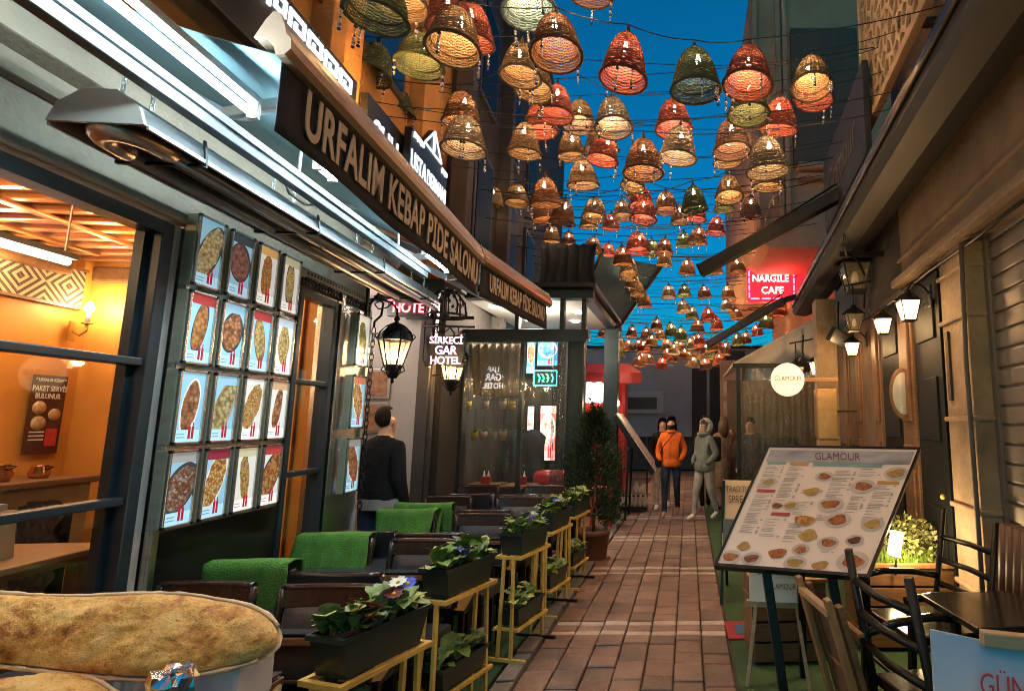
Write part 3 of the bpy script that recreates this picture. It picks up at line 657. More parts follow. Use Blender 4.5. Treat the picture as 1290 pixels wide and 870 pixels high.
# ---- planter stands with flower boxes
m_box = M('dark_green_plastic', (.012, .03, .026), .42, 0, .25, 8)
m_soil = M('potting_soil', (.03, .02, .014), .95, 0, .3, 40, .6, 120)
m_leafA = M('primula_leaf', (.12, .21, .04), .5, 0, .35, 30, .3, 90); m_leafB = M('pale_primula_leaf', (.32, .38, .1), .5, 0, .3, 30, .3, 90); m_leafC = M('grey_green_leaf', (.22, .27, .15), .55, 0, .3, 30, .3, 90)
def leaf_mesh(L, W, droop, m, fold=.25):
    b = MB()
    def fn(u, v):
        wv = W * (max(0, math.sin(math.pi * min(1, .04 + .955 * u ** 1.35))) ** .55) * (.35 if u < .1 else 1)
        x = (v - .5) * wv; return Vector((x, L * u * (1 - .12 * droop * u), droop * L * (-u * u + .55 * u) + abs(v - .5) * wv * fold + .004 * math.sin(u * 22) * abs(v - .5) * 2))
    b.grid(fn, 6, 4); return b.mesh('leaf', m, False)
LEAVES = [leaf_mesh(L, W, d, m) for L, W, d, m in ((.1, .062, .5, m_leafA), (.11, .068, .7, m_leafB), (.1, .06, .4, m_leafC), (.075, .048, .3, m_leafB), (.12, .07, .8, m_leafA))]
def flower_mesh(col, cen, name):
    b = MB(); m1 = M(name, col, .6, 0, .15, 30); m2 = M('flower_eye', cen, .6)
    for k in range(5):
        a = 2 * math.pi * k / 5; c, s = math.cos(a), math.sin(a)
        pts = [(.004, -.002), (.014, -.011), (.024, -.009), (.022, 0), (.024, .009), (.014, .011), (.004, .002)]
        b.poly([(x * c - y * s, x * s + y * c, .006 * (x / .024)) for x, y in pts], 0)
    b.lathe([(0, .006), (.006, .004), (.006, 0)], n=8, mi=1); return b.mesh('flower', [m1, m2], False)
FL = {'r': flower_mesh((.55, .02, .09), (.7, .5, .05), 'crimson_petal'), 'b': flower_mesh((.04, .06, .5), (.7, .7, .6), 'blue_petal'), 'w': flower_mesh((.7, .7, .6), (.7, .5, .1), 'white_petal'), 'd': flower_mesh((.15, .01, .03), (.6, .4, .05), 'maroon_petal')}
def box_planter(root_loc, rotz, label, flowers, nl, L=.4, W=.17, H=.15, single=True, grp='flower boxes on the yellow stands', up=1.0):
    t = thing('flower_box', label, 'planter', root_loc, rotz, grp)
    b = MB(); a, c = W / 2, L / 2
    def ring(k, z, i=0): return [(x * k - (i if x > 0 else -i), y * k - (i if y > 0 else -i), z) for x, y in ((-a, -c), (a, -c), (a, c), (-a, c))]
    rings = [ring(.86, 0), ring(1, H - .02), ring(1.07, H - .018), ring(1.07, H), ring(.98, H), ring(.96, H - .04)]
    vs = [[b.b.verts.new(p) for p in r] for r in rings]
    b.b.faces.new(list(reversed(vs[0])))
    for A, B in zip(vs, vs[1:]):
        for i in range(4): b.b.faces.new((A[i], A[(i + 1) % 4], B[(i + 1) % 4], B[i]))
    b.build('box', m_box, t)
    q = MB(); q.poly(ring(.97, H - .03)); q.build('soil', m_soil, t)
    lm = None if single else MB()
    for k in range(nl):
        cx, cyy = random.uniform(-.05, .05), random.uniform(-.17, .17) * L / .4
        az = random.uniform(0, 2 * math.pi); ti = random.uniform(.45, 1.45) * up; sc = random.uniform(.75, 1.2)
        loc = Vector((cx + .02 * math.cos(az), cyy + .03 * math.sin(az), H - .03 + random.uniform(0, .06)))
        me = random.choice(LEAVES)
        if single:
            o = link('leaf', me, t, loc, (ti, 0, az)); o.scale = (sc,) * 3
        else:
            mm = Matrix.Translation(loc) @ Euler((ti, 0, az)).to_matrix().to_4x4() @ Matrix.Scale(sc, 4)
            tmp = me.copy(); tmp.transform(mm); n0 = len(lm.b.faces); lm.b.from_mesh(tmp); lm.b.faces.ensure_lookup_table()
            for f_ in lm.b.faces[n0:]: f_.material_index = [m_leafA, m_leafB, m_leafC].index(me.materials[0]); f_.smooth = True
            bpy.data.meshes.remove(tmp)
    if lm: stuff(lm.build('foliage', [m_leafA, m_leafB, m_leafC], t, fix=False))
    for (kind, fx, fy, fz) in flowers:
        o = link('flower', FL[kind], t, (fx + .02, fy, H + fz + .03), (random.uniform(.2, .6), random.uniform(.1, .6), random.random() * 6)); o.scale = (1.4,) * 3
    return t
for me in LEAVES:
    for p_ in me.polygons: p_.use_smooth = True
SZ = .68
def stand(x, y, rz, label, L=.44, W=.2, low=True):
    t = thing('plant_stand', label, 'plant stand', (x, y, 0), rz, 'yellow metal plant stands along the terrace')
    w_ = .022
    b = MB()
    for s in (-1, 1): b.bar((s * (W / 2 - w_ / 2), -L / 2, SZ - .011), (s * (W / 2 - w_ / 2), L / 2, SZ - .011), w_, w_, .002); b.bar((-W / 2 + w_, s * (L / 2 - w_ / 2), SZ - .011), (W / 2 - w_, s * (L / 2 - w_ / 2), SZ - .011), w_, w_ * .98, .002)
    b.build('top_frame', m_gold, t)
    for s in (-1, 1):
        for q in (-1, 1):
            b = MB(); b.bar((q * .035, s * (L / 2 - .012), SZ - .022), (q * .05, s * (L / 2 + .0), .02), .02, .02, .002); b.build('leg', m_gold, t)
        b = MB(); b.bar((-.16, s * L / 2, .011), (.16, s * L / 2, .011), .022, .022, .002); b.build('foot_bar', m_gold if s < 0 else m_black, t)
    b = MB()
    for s in (-1, 1): b.bar((s * .085, -L / 2 + .0, .2), (s * .085, L / 2, .2), .02, .02, .002); b.bar((-.075, s * (L / 2 - .02), .2), (.075, s * (L / 2 - .02), .2), .018, .018)
    b.build('shelf_frame', m_gold, t)
ST = [(-1.25, 2.30, -.30, [('r', .055, -.15, .05), ('r', .06, -.09, .045), ('d', .03, -.13, .075), ('r', .07, -.12, .02), ('b', .05, .09, .08), ('d', .05, .02, .06), ('w', .03, .06, .09)], 'crimson primroses and one blue flower, nearest the camera', 110, True),
      (-1.29, 3.22, -.28, [('b', .07, -.08, .03), ('b', .075, -.05, .045), ('b', .06, -.1, .04)], 'pale leaves and a dark blue flower, second from the camera', 110, True),
      (-1.2, 4.16, -.22, [('b', .06, -.1, .05), ('b', .07, -.07, .04), ('b', .05, -.08, .07)], 'lime green leaves and bright blue flower, third from the camera', 90, True),
      (-1.2, 5.0, -.18, [('b', .05, -.1, .06), ('d', .06, .08, .05)], 'light leaves, one blue flower, fourth from the camera', 80, False),
      (-1.17, 5.75, -.15, [('w', .05, 0, .05)], 'leafy primroses beside the potted conifer, fifth from the camera', 80, False)]
for k, (x, y, rz_, fl, desc, nl, single) in enumerate(ST):
    stand(x, y, rz_, 'yellow metal plant stand, %s from the camera along the terrace' % ords[k])
    box_planter((x, y, SZ + .001), rz_, 'green plastic flower box with ' + desc, fl, nl, single=single)
    box_planter((x, y, .211), rz_, 'green box of dark primroses on the lower shelf, %s stand from camera' % ords[k], [('w', .04, -.05, .05), ('w', .03, .1, .06)] if k < 2 else [], 40, L=.36, W=.15, H=.12, single=False, grp='flower boxes on the lower shelves', up=.8)

# ---- potted conifer
t = thing('potted_conifer', 'slim dark conifer in a big terracotta coloured pot beside the paving', 'tree', (-1.14, 6.75, -.02))
b = MB(); b.lathe([(0, 0), (.15, 0), (.16, .03), (.195, .3), (.205, .3), (.21, .36), (.185, .36), (.18, .31), (0, .3)], n=24); b.lathe([(0, -.0), (.2, .0), (.215, .025), (0, .026)], n=24); b.build('pot', M('brown_plastic_pot', (.17, .075, .05), .5, 0, .2, 8), t)
b = MB(); b.lathe([(0, .325), (.18, .325)], n=20); b.build('soil', m_soil, t)
b = MB(); b.tube([(0, 0, .3), (.01, 0, .7), (-.005, .01, 1.2), (0, 0, 1.75)], [.02, .016, .011, .004], 8); b.build('trunk', m_wood, t)
b = MB(); mcon = [M('conifer_dark', (.02, .045, .018), .8, 0, .4, 30), M('conifer_mid', (.045, .075, .03), .8, 0, .4, 30)]
clumps = []
for k in range(90):
    h = random.random() ** .9; a = random.uniform(0, 6.283); rm = (.25 * math.sin(math.pi * min(1, .25 + .75 * h)) ** .8 + .03) * random.uniform(.4, 1.1); clumps.append((rm * math.cos(a), rm * math.sin(a), .48 + 1.25 * h, random.uniform(.05, .1)))
for k in range(5200):
    cq = random.choice(clumps); p = Vector((cq[0] + random.gauss(0, cq[3] * .55), cq[1] + random.gauss(0, cq[3] * .55), cq[2] + random.gauss(0, cq[3] * .8))); a = math.atan2(p.y, p.x)
    out = Vector((math.cos(a), math.sin(a), random.uniform(.3, 1.4))).normalized(); sd = out.cross(Vector((random.uniform(-1, 1), random.uniform(-1, 1), random.uniform(-1, 1)))).normalized()
    l = random.uniform(.03, .075); w_ = l * .22
    b.poly([p - sd * w_, p + sd * w_, p + out * l * .6 + sd * w_ * .9, p + out * l], random.choice([0, 0, 1]))
stuff(b.build('foliage', mcon, t, fix=False))

# ================================================================== FOREGROUND: bread display
m_bread = bpy.data.materials.new('baked_flatbread'); m_bread.use_nodes = True
def bread_nodes(m):
    t = m.node_tree; p = t.nodes['Principled BSDF']; p.inputs['Roughness'].default_value = .5
    tc = nd(t, 'ShaderNodeTexCoord')
    n1 = nd(t, 'ShaderNodeTexNoise'); n1.inputs['Scale'].default_value = 13; n1.inputs['Detail'].default_value = 6; t.links.new(tc.outputs['Object'], n1.inputs['Vector'])
    n2 = nd(t, 'ShaderNodeTexNoise'); n2.inputs['Scale'].default_value = 60; n2.inputs['Detail'].default_value = 6; n2.inputs['Roughness'].default_value = .7; t.links.new(tc.outputs['Object'], n2.inputs['Vector'])
    v = mth(t, 'ADD', mth(t, 'MULTIPLY', n1.outputs[0], .62), mth(t, 'MULTIPLY', n2.outputs[0], .45))
    r = nd(t, 'ShaderNodeValToRGB'); e = r.color_ramp.elements; e[0].position = .38; e[0].color = (.16, .04, .008, 1); e[1].position = .72; e[1].color = (.92, .62, .24, 1)
    x = e.new(.46); x.color = (.6, .24, .04, 1); x = e.new(.56); x.color = (.82, .46, .11, 1); t.links.new(v, r.inputs[0])
    vo = nd(t, 'ShaderNodeTexVoronoi'); vo.inputs['Scale'].default_value = 165; t.links.new(tc.outputs['Object'], vo.inputs['Vector'])
    sp = nd(t, 'ShaderNodeSeparateColor'); t.links.new(vo.outputs['Color'], sp.inputs[0])
    sd = mth(t, 'MULTIPLY', mth(t, 'LESS_THAN', vo.outputs['Distance'], .2), mth(t, 'GREATER_THAN', sp.outputs[0], .42))
    col = mixc(t, mth(t, 'MULTIPLY', sd, .85), r.outputs[0], (.05, .02, .006)); t.links.new(col, p.inputs['Base Color'])
    b = nd(t, 'ShaderNodeBump'); b.inputs['Strength'].default_value = 1; b.inputs['Distance'].default_value = .012
    t.links.new(mth(t, 'ADD', n2.outputs[0], mth(t, 'MULTIPLY', sd, .4)), b.inputs['Height']); t.links.new(b.outputs[0], p.inputs['Normal'])
bread_nodes(m_bread)
m_crumb = M('pale_bread_edge', (.7, .5, .28), .7, 0, .15, 20, .3, 80)
from mathutils import noise as mnoise
def bread(label, loc, rot, L, W, H, seed, sag=.05):
    """puffed flatbread: a bowed, pinched loaf with a pale thin lip round the edge"""
    t = thing('flatbread', label, 'bread', loc); t.rotation_euler = rot
    NU, NV = 150, 50
    def outline(u): return W * (max(0, 1 - abs(2 * u - 1) ** 5)) ** .5 * (.9 + .1 * math.sin(u * 9 + seed))
    def top(u, v):
        x = (u - .5) * L; w_ = outline(u); q = 2 * v - 1; y = q * w_ * .5 + .05 * math.sin(math.pi * u) ** .8 + .012 * math.sin(u * 7 + seed) + .03 * max(0, u - .8) * 5
        h = H * (1 - abs(q) ** 2.4) ** .8 * (max(0, 1 - abs(2 * u - 1) ** 5)) ** .6
        nn = mnoise.noise(Vector((x * 9 + seed, y * 9, 0))) * .014 + mnoise.noise(Vector((x * 24, y * 24 + seed, 3))) * .009 + mnoise.noise(Vector((x * 60, y * 60, seed))) * .004
        return Vector((x, y, h + nn * min(1, h / (.3 * H)) - sag * (2 * u - 1) ** 2))
    b = MB(); b.grid(top, NU, NV); b.build('crust', m_bread, t, fix=False)
    def under(u, v):
        p = top(u, v); q = 2 * v - 1; x = p.x; return Vector((x * 1.012, p.y * 1.03, -sag * (2 * u - 1) ** 2 - .012 + .004 * math.sin(u * 30)))
    b = MB(); b.grid(under, NU, 8)
    # rolled lip along the near edge
    b.tube([top(.02 + .96 * k / 60, 0) + Vector((0, -.006, -.006)) for k in range(61)], [.004 + .003 * random.random() for k in range(61)], 6); b.tube([top(.02 + .96 * k / 60, 1) + Vector((0, .006, -.006)) for k in range(61)], [.004 + .003 * random.random() for k in range(61)], 6)
    b.build('under_crust', m_crumb, t, fix=False); return t
bread('large golden seeded flatbread at the bottom left corner, in front of the window', (-1.47, 1.34, 1.09), (R_(46), R_(3), R_(2)), .94, .185, .04, 1.3, .04)
bread('lower flatbread loaf cut by the bottom left edge of the picture', (-1.36, 1.13, .965), (R_(24), R_(2), R_(-3)), .62, .26, .07, 4.1, .03)
dt = thing('bread_display_table', 'dark small table with white column holding the flatbreads', 'table', (-1.5, 1.22, -.02))
b = MB(); b.box((0, 0, .91), (.8, .5, .03), bev=.006); b.build('tabletop', m_wood, dt)
b = MB(); b.lathe([(0, 0), (.12, 0), (.12, .02), (.05, .05), (.045, .87), (.08, .895), (0, .895)], n=20); b.build('pedestal', m_black, dt)
wc = thing('white_riser', 'white riser block propping up the large flatbread', 'riser', (-1.16, 1.44, .926)); b = MB(); b.box((0, 0, .05), (.2, .12, .1), bev=.008); b.build('block', m_white, wc)
b = MB(); b.box((0, 0, .106), (.21, .13, .006), bev=.002); b.build('cap', m_white, wc)
fo = thing('foil_parcel', 'crumpled aluminium foil cone standing in front of the flatbread', 'foil parcel', (-1.01, 1.15, .926)); fo.scale = (1.05, 1.05, 1.55)
b = MB(); NS = 28; prof = [(.045, 0), (.05, .02), (.045, .05), (.037, .085), (.033, .105), (.036, .115), (.03, .125), (.0, .122)]
rings = []
for r, z in prof: rings.append([b.b.verts.new((0 if r == 0 else (r + random.uniform(-.005, .005)) * math.cos(2 * math.pi * k / NS), 0 if r == 0 else (r + random.uniform(-.005, .005)) * math.sin(2 * math.pi * k / NS), z + random.uniform(-.004, .004))) for k in range(NS)])
for A, B in zip(rings, rings[1:]):
    for k in range(NS): b.b.faces.new((A[k], A[(k + 1) % NS], B[(k + 1) % NS])); b.b.faces.new((A[k], B[(k + 1) % NS], B[k]))
b.build('foil_wrap', M('aluminium_foil', (.8, .8, .8), .18, 1, .05, 8), fo)
b = MB(); b.lathe([(0, .02), (.025, .02), (.025, .1), (0, .1)], n=14); b.build('wrapped_core', m_alu, fo)

# ================================================================== INSIDE THE RESTAURANT (seen through the big window)
def on_back(y, z, d=.0): return Lw(-1.82 + d, y, z)
po = thing('delivery_poster', 'dark poster with white lettering PAKET SERVİS BULUNUR on the orange wall', 'poster', on_back(3.98, 1.65), LROT)
b = MB(); b.box((0, 0, 0), (.012, .3, .72), bev=.003); b.build('board', M('maroon_black_print', (.05, .012, .018), .4, 0, .5, 4), po)
m_pw = M('white_print', (.8, .8, .8), .5, 0, 0)
lettering(po, '* URFALIM KEBAP *', .042, (.009, 0, .315), (0, 1, 0), (0, 0, 1), m_pw, sx=.75, bold=.01, extrude=.001)
lettering(po, 'PAKET SERVİS', .068, (.009, 0, .235), (0, 1, 0), (0, 0, 1), m_pw, sx=.72, bold=.014, extrude=.001); lettering(po, 'BULUNUR', .068, (.009, -.01, .165), (0, 1, 0), (0, 0, 1), m_pw, sx=.72, bold=.014, extrude=.001)
for (yy, zz, r) in ((-.07, .06, .06), (.07, 0, .055), (-.06, -.08, .065)):
    b = MB(); b.lathe([(0, .004), (r, .002), (r, 0)], n=20); q = b.build('dish_picture', M('dish_print_stew', (.5, .36, .22), .4, 0, .6, 60), po, (.008, yy, zz), (0, R_(90), 0))
b = MB(); b.box((.008, .07, -.21), (.004, .1, .16)); b.build('bottle_picture', M('red_bottle_print', (.5, .03, .04), .4, 0, .4, 30), po)
for k in range(3): b = MB(); b.box((.008, -.06, -.16 - k * .035), (.003, .13, .012)); b.build('small_print', m_pw, po)
po.scale = (.74, .74, .74)
# kilim pattern panel
kp = thing('kilim_panel', 'black and cream diamond kilim panel high on the orange wall', 'wall hanging', on_back(3.68, 2.55), LROT)
m_k = bpy.data.materials.new('kilim_weave'); m_k.use_nodes = True; t_ = m_k.node_tree; p_ = t_.nodes['Principled BSDF']; p_.inputs['Roughness'].default_value = .9
tc = nd(t_, 'ShaderNodeTexCoord'); sp = nd(t_, 'ShaderNodeSeparateXYZ'); t_.links.new(tc.outputs['Object'], sp.inputs[0])
a_ = mth(t_, 'ABSOLUTE', mth(t_, 'SUBTRACT', mth(t_, 'FRACT', mth(t_, 'MULTIPLY', sp.outputs[1], 3.2)), .5)); c_ = mth(t_, 'ABSOLUTE', mth(t_, 'SUBTRACT', mth(t_, 'FRACT', mth(t_, 'MULTIPLY', sp.outputs[2], 3.2)), .5))
dd = mth(t_, 'ADD', a_, c_); st = mth(t_, 'GREATER_THAN', mth(t_, 'SINE', mth(t_, 'MULTIPLY', dd, 38.)), 0.)
ck = nd(t_, 'ShaderNodeTexChecker'); ck.inputs['Scale'].default_value = 70; t_.links.new(tc.outputs['Object'], ck.inputs[0])
cc = mixc(t_, st, (.02, .02, .025), (.5, .36, .2)); cc = mixc(t_, mth(t_, 'MULTIPLY', ck.outputs[1], .35), cc, (.3, .14, .05)); t_.links.new(cc, p_.inputs['Base Color'])
b = MB(); b.box((0, 0, 0), (.02, .84, .26), bev=.003); b.build('woven_field', m_k, kp)
b = MB(); b.box((.002, 0, .14), (.03, .86, .02)); b.box((.002, 0, -.14), (.03, .86, .02)); b.build('border_strip', m_wood, kp)
def sconce(label, y, z):
    s = thing('wall_sconce', label, 'sconce', on_back(y, z), LROT, 'candle sconces in the dining room')
    b = MB(); b.tube([(.01, 0, -.06), (.06, 0, -.09), (.1, 0, -.06), (.1, 0, -.01)], .008, 8); b.lathe([(0, -.01), (.03, -.005), (.03, .0), (0, .0)], c=(.1, 0, 0), n=14); b.box((.008, 0, -.06), (.012, .05, .14), bev=.005); b.build('bracket', M('old_brass', (.5, .35, .12), .35, .9), s)
    b = MB(); b.cyl((.1, 0, 0), (.1, 0, .08), .012, n=10); b.build('candle', m_white, s)
    b = MB(); b.lathe([(0, .08), (.022, .09), (.028, .11), (.018, .14), (0, .16)], c=(.1, 0, 0), n=12); b.build('bulb', m_bulb, s)
    lamp(s, (.12, 0, .13), 5, (1, .7, .4), .03)
sconce('candle shaped wall lamp glowing on the orange wall below the kilim', 4.06, 2.3); sconce('wall lamp at the left picture edge in front of the kilim', 3.42, 2.42)
it = thing('indoor_tube_light', 'white tube light hanging inside the restaurant window', 'tube light', Lw(-.75, 2.5, 2.42), LROT)
b = MB(); b.cyl((0, -.6, 0), (0, .35, 0), .016, n=10); b.build('tube', emis('indoor_tube', (1, .95, .85), 12), it); b = MB(); b.box((0, -.12, .035), (.04, 1.0, .03)); b.bar((0, .33, .04), (0, .33, .4), .006, .006); b.bar((0, -.5, .04), (0, -.5, .4), .006, .006); b.build('batten', m_white, it)
dtb = thing('dining_table', 'wooden dining table inside the restaurant window', 'table', Lw(-.72, 2.55, .02), LROT)
b = MB(); b.box((0, 0, .98), (.8, .62, .03), bev=.008); b.box((0, 0, .95), (.7, .5, .04)); b.build('tabletop', m_woodh, dtb)
for sx in (-1, 1):
    for sy in (-1, 1): q = MB(); q.bar((sx * .3, sy * .22, 0), (sx * .3, sy * .22, .94), .06, .06, .008); q.build('leg', m_wood, dtb)
nb = thing('napkin_box', 'pale wooden napkin box on the indoor table', 'napkin box', Lw(-.55, 2.5, 1.016), LROT)
b = MB(); b.prism([(-.06, -.05, 0), (.06, -.05, 0), (.045, -.05, .2), (-.045, -.05, .2)], (0, .1, 0)); b.build('case', M('pale_box_wood', (.55, .35, .18), .5, 0, .15, 10), nb); b = MB(); b.box((0, 0, .21), (.05, .06, .04)); b.build('napkins', m_white, nb)
ss = thing('spice_jar', 'small brown spice jar beside the napkin box', 'jar', Lw(-.6, 2.37, 1.016), LROT); b = MB(); b.lathe([(0, 0), (.025, 0), (.028, .06), (.018, .09), (0, .09)], n=14); b.build('jar_body', m_wood, ss); b = MB(); b.lathe([(.02, .09), (.02, .11), (0, .112)], n=14); b.build('lid', m_alu, ss)
ic = thing('tufted_chair', 'dark tufted leather chair behind the indoor table', 'chair', Lw(-1.15, 3.05, .02), LROT + R_(150))
b = MB(); b.grid(lambda u, v: Vector(((u - .5) * .5, -.2 + .02 * math.cos(u * 30) * math.cos(v * 22), .55 + .6 * v - .06 * (2 * u - 1) ** 2 * v)), 24, 18); b.grid(lambda u, v: Vector(((u - .5) * .5, -.25, .55 + .6 * v - .06 * (2 * u - 1) ** 2 * v)), 24, 8); b.build('tufted_back', m_leather, ic)
b = MB(); b.box((0, 0, .5), (.5, .45, .1), bev=.03); b.build('seat', m_leather, ic)
for sx in (-1, 1):
    for sy in (-1, 1): q = MB(); q.bar((sx * .2, sy * .18, 0), (sx * .2, sy * .18, .46), .04, .04, .005); q.build('leg', m_wood, ic)
cn = thing('cash_counter', 'wooden counter with copper pots at the back of the dining room', 'counter', Lw(-1.52, 3.3, .02), LROT)
b = MB(); b.box((0, 0, .6), (.5, .9, 1.2), bev=.01); b.build('cabinet', m_woodh, cn); b = MB(); b.box((.01, 0, 1.22), (.54, .96, .04), bev=.01); b.build('top', m_wood, cn)
for k, (dy, r) in enumerate(((-.2, .05), (.05, .065), (.28, .05))):
    cp = thing('copper_pot', 'copper pot on the counter, %s' % ['nearest the window edge', 'the middle and largest one', 'beside the wall corner'][k], 'pot', Lw(-1.42, 3.3 + dy, 1.262), LROT, 'copper pots on the counter')
    b = MB(); b.lathe([(0, 0), (r * .8, 0), (r, r * .6), (r * .7, r * 1.4), (r * .75, r * 1.5), (0, r * 1.5)], n=16); b.build('body', M('copper', (.6, .3, .15), .25, 1), cp); b = MB(); b.tube([(r * .9, 0, r), (r * 1.5, 0, r * 1.3), (r * .8, 0, r * 1.4)], .006, 6); b.build('handle', m_black, cp)
mb_ = thing('dark_display_case', 'dark gold edged display case at the left picture edge', 'case', Lw(-1.05, 2.42, 1.25), LROT + .4)
b = MB(); b.box((0, 0, .1), (.5, .34, .2), rot=(R_(-20), 0, 0), bev=.01); b.build('case_body', M('dark_case', (.03, .035, .03), .3, .2, .3, 8), mb_); b = MB(); b.box((0, -.03, -.02), (.3, .25, .2)); b.build('case_foot', m_gold, mb_)
# ================================================================== WICKER LANTERNS AND CABLES
WICK = {'r': (.25, .05, .03), 'g': (.085, .1, .035), 'n': (.19, .115, .055), 'b': (.17, .07, .025), 'w': (.19, .145, .11), 'k': (.13, .21, .24), 'p': (.14, .065, .045)}
WNAME = {'r': 'red', 'g': 'green', 'n': 'cream', 'b': 'orange brown', 'w': 'grey white', 'k': 'pale blue', 'p': 'mauve brown'}
WM = {k: M('wicker_' + WNAME[k].replace(' ', '_'), c, .7, 0, .35, 40, .3, 90) for k, c in WICK.items()}
WD = {k: M('wicker_rim_' + WNAME[k].replace(' ', '_'), tuple(q * .55 for q in c), .7, 0, .35, 40, .3, 90) for k, c in WICK.items()}
PROF = [(0, .014), (.02, .05), (.06, .086), (.13, .117), (.23, .143), (.32, .161), (.36, .17)]
def prad(z):
    for (a, ra_), (c, rc) in zip(PROF, PROF[1:]):
        if z <= c: return ra_ + (rc - ra_) * (z - a) / (c - a)
    return .17
def lantern_meshes(ribs, rows, sides, detail):
    out = {}
    b = MB(); n2 = ribs * 2; th = .36 / rows * .5
    for j in range(rows):
        z = .02 + .335 * (j + .5) / rows; r0 = prad(z); ring = []
        wob = random.uniform(-.002, .002)
        pts = []
        for k in range(n2):
            a = 2 * math.pi * k / n2; rr = r0 + (.0055 if ((k // 1) % 2 == 0) else 0) * (1 if (k // 2 + j) % 2 else -1) + random.uniform(-.0012, .0012)
            pts.append(Vector((rr * math.cos(a), rr * math.sin(a), -z + wob + random.uniform(-.0018, .0018))))
        rings = []
        for k in range(n2):
            p = pts[k]; u = Vector((p.x, p.y, 0)).normalized(); hh = th * (.7 if z < .2 else 1.12); ww = .0042
            if sides == 4: rings.append([b.b.verts.new(p + q) for q in (u * ww, Vector((0, 0, hh)), -u * ww, Vector((0, 0, -hh)))])
            else: rings.append([b.b.verts.new(p + q) for q in (u * ww + Vector((0, 0, hh * .9)), -u * ww, u * ww - Vector((0, 0, hh * .9)))])
        for k in range(n2):
            A, B = rings[k], rings[(k + 1) % n2]
            for q in range(sides): f_ = b.b.faces.new((A[q], A[(q + 1) % sides], B[(q + 1) % sides], B[q])); f_.smooth = sides == 4
    for k in range(ribs):
        a = 2 * math.pi * (k + .0) / ribs; b.tube([(prad(z) * math.cos(a), prad(z) * math.sin(a), -z) for z in (.02, .08, .16, .25, .355)], .0032, 3, cap=False)
    out['basket'] = b
    b = MB(); N = 60 if detail else 24
    for ph in (0, math.pi) if detail else (0,):
        tw = 22
        b.tube([((.172 + .006 * math.cos(tw * 2 * math.pi * k / N + ph)) * math.cos(2 * math.pi * k / N), (.172 + .006 * math.cos(tw * 2 * math.pi * k / N + ph)) * math.sin(2 * math.pi * k / N), -.355 + .006 * math.sin(tw * 2 * math.pi * k / N + ph)) for k in range(N)], .010, 5, closed=True)
    b.tube([(.148 * math.cos(2 * math.pi * k / 24), .148 * math.sin(2 * math.pi * k / 24), -.285) for k in range(24)], .006, 4, closed=True)
    out['rim'] = b
    b = MB(); b.lathe([(.05, -.04), (.046, -.02), (.02, .005), (.012, .04), (.008, .06), (0, .062)], n=10); b.tube([(0, 0, .05), (0, .0, .075)], .006, 6); out['cap'] = b
    return out
LMESH = {}
for lod, args in (('hi', (24, 32, 4, True)), ('mid', (16, 21, 3, False)), ('lo', (11, 13, 3, False))):
    for kind in WICK:
        ms = lantern_meshes(*args); LMESH[lod, kind] = {'basket': ms['basket'].mesh('basket', WM[kind], False), 'rim': ms['rim'].mesh('rim', WD[kind]), 'cap': ms['cap'].mesh('cap', WD[kind])}
b = MB(); b.lathe([(0, -.028), (.014, -.022), (.02, -.004), (.016, .014), (.01, .03), (.009, .05), (0, .05)], n=12); BULB = b.mesh('bulb', m_bulb)
beadm = [M('dark_bead', (.02, .02, .05), .2), M('pale_bead', (.5, .42, .36), .3), M('silver_bead', (.6, .6, .6), .25, .9), M('blue_bead', (.02, .05, .25), .15)]
BEADS = []
for v in range(4):
    b = MB(); z = 0
    b.cyl((0, 0, 0), (0, 0, -.14), .0012, n=4, mi=0)
    for k in range(random.randint(4, 7)):
        r = random.uniform(.006, .013); z -= r + .006; b.ball((0, 0, z), r, 7, mi=random.choice([0, 1, 1, 2, 3])); z -= r
    BEADS.append(b.mesh('bead_string', beadm))
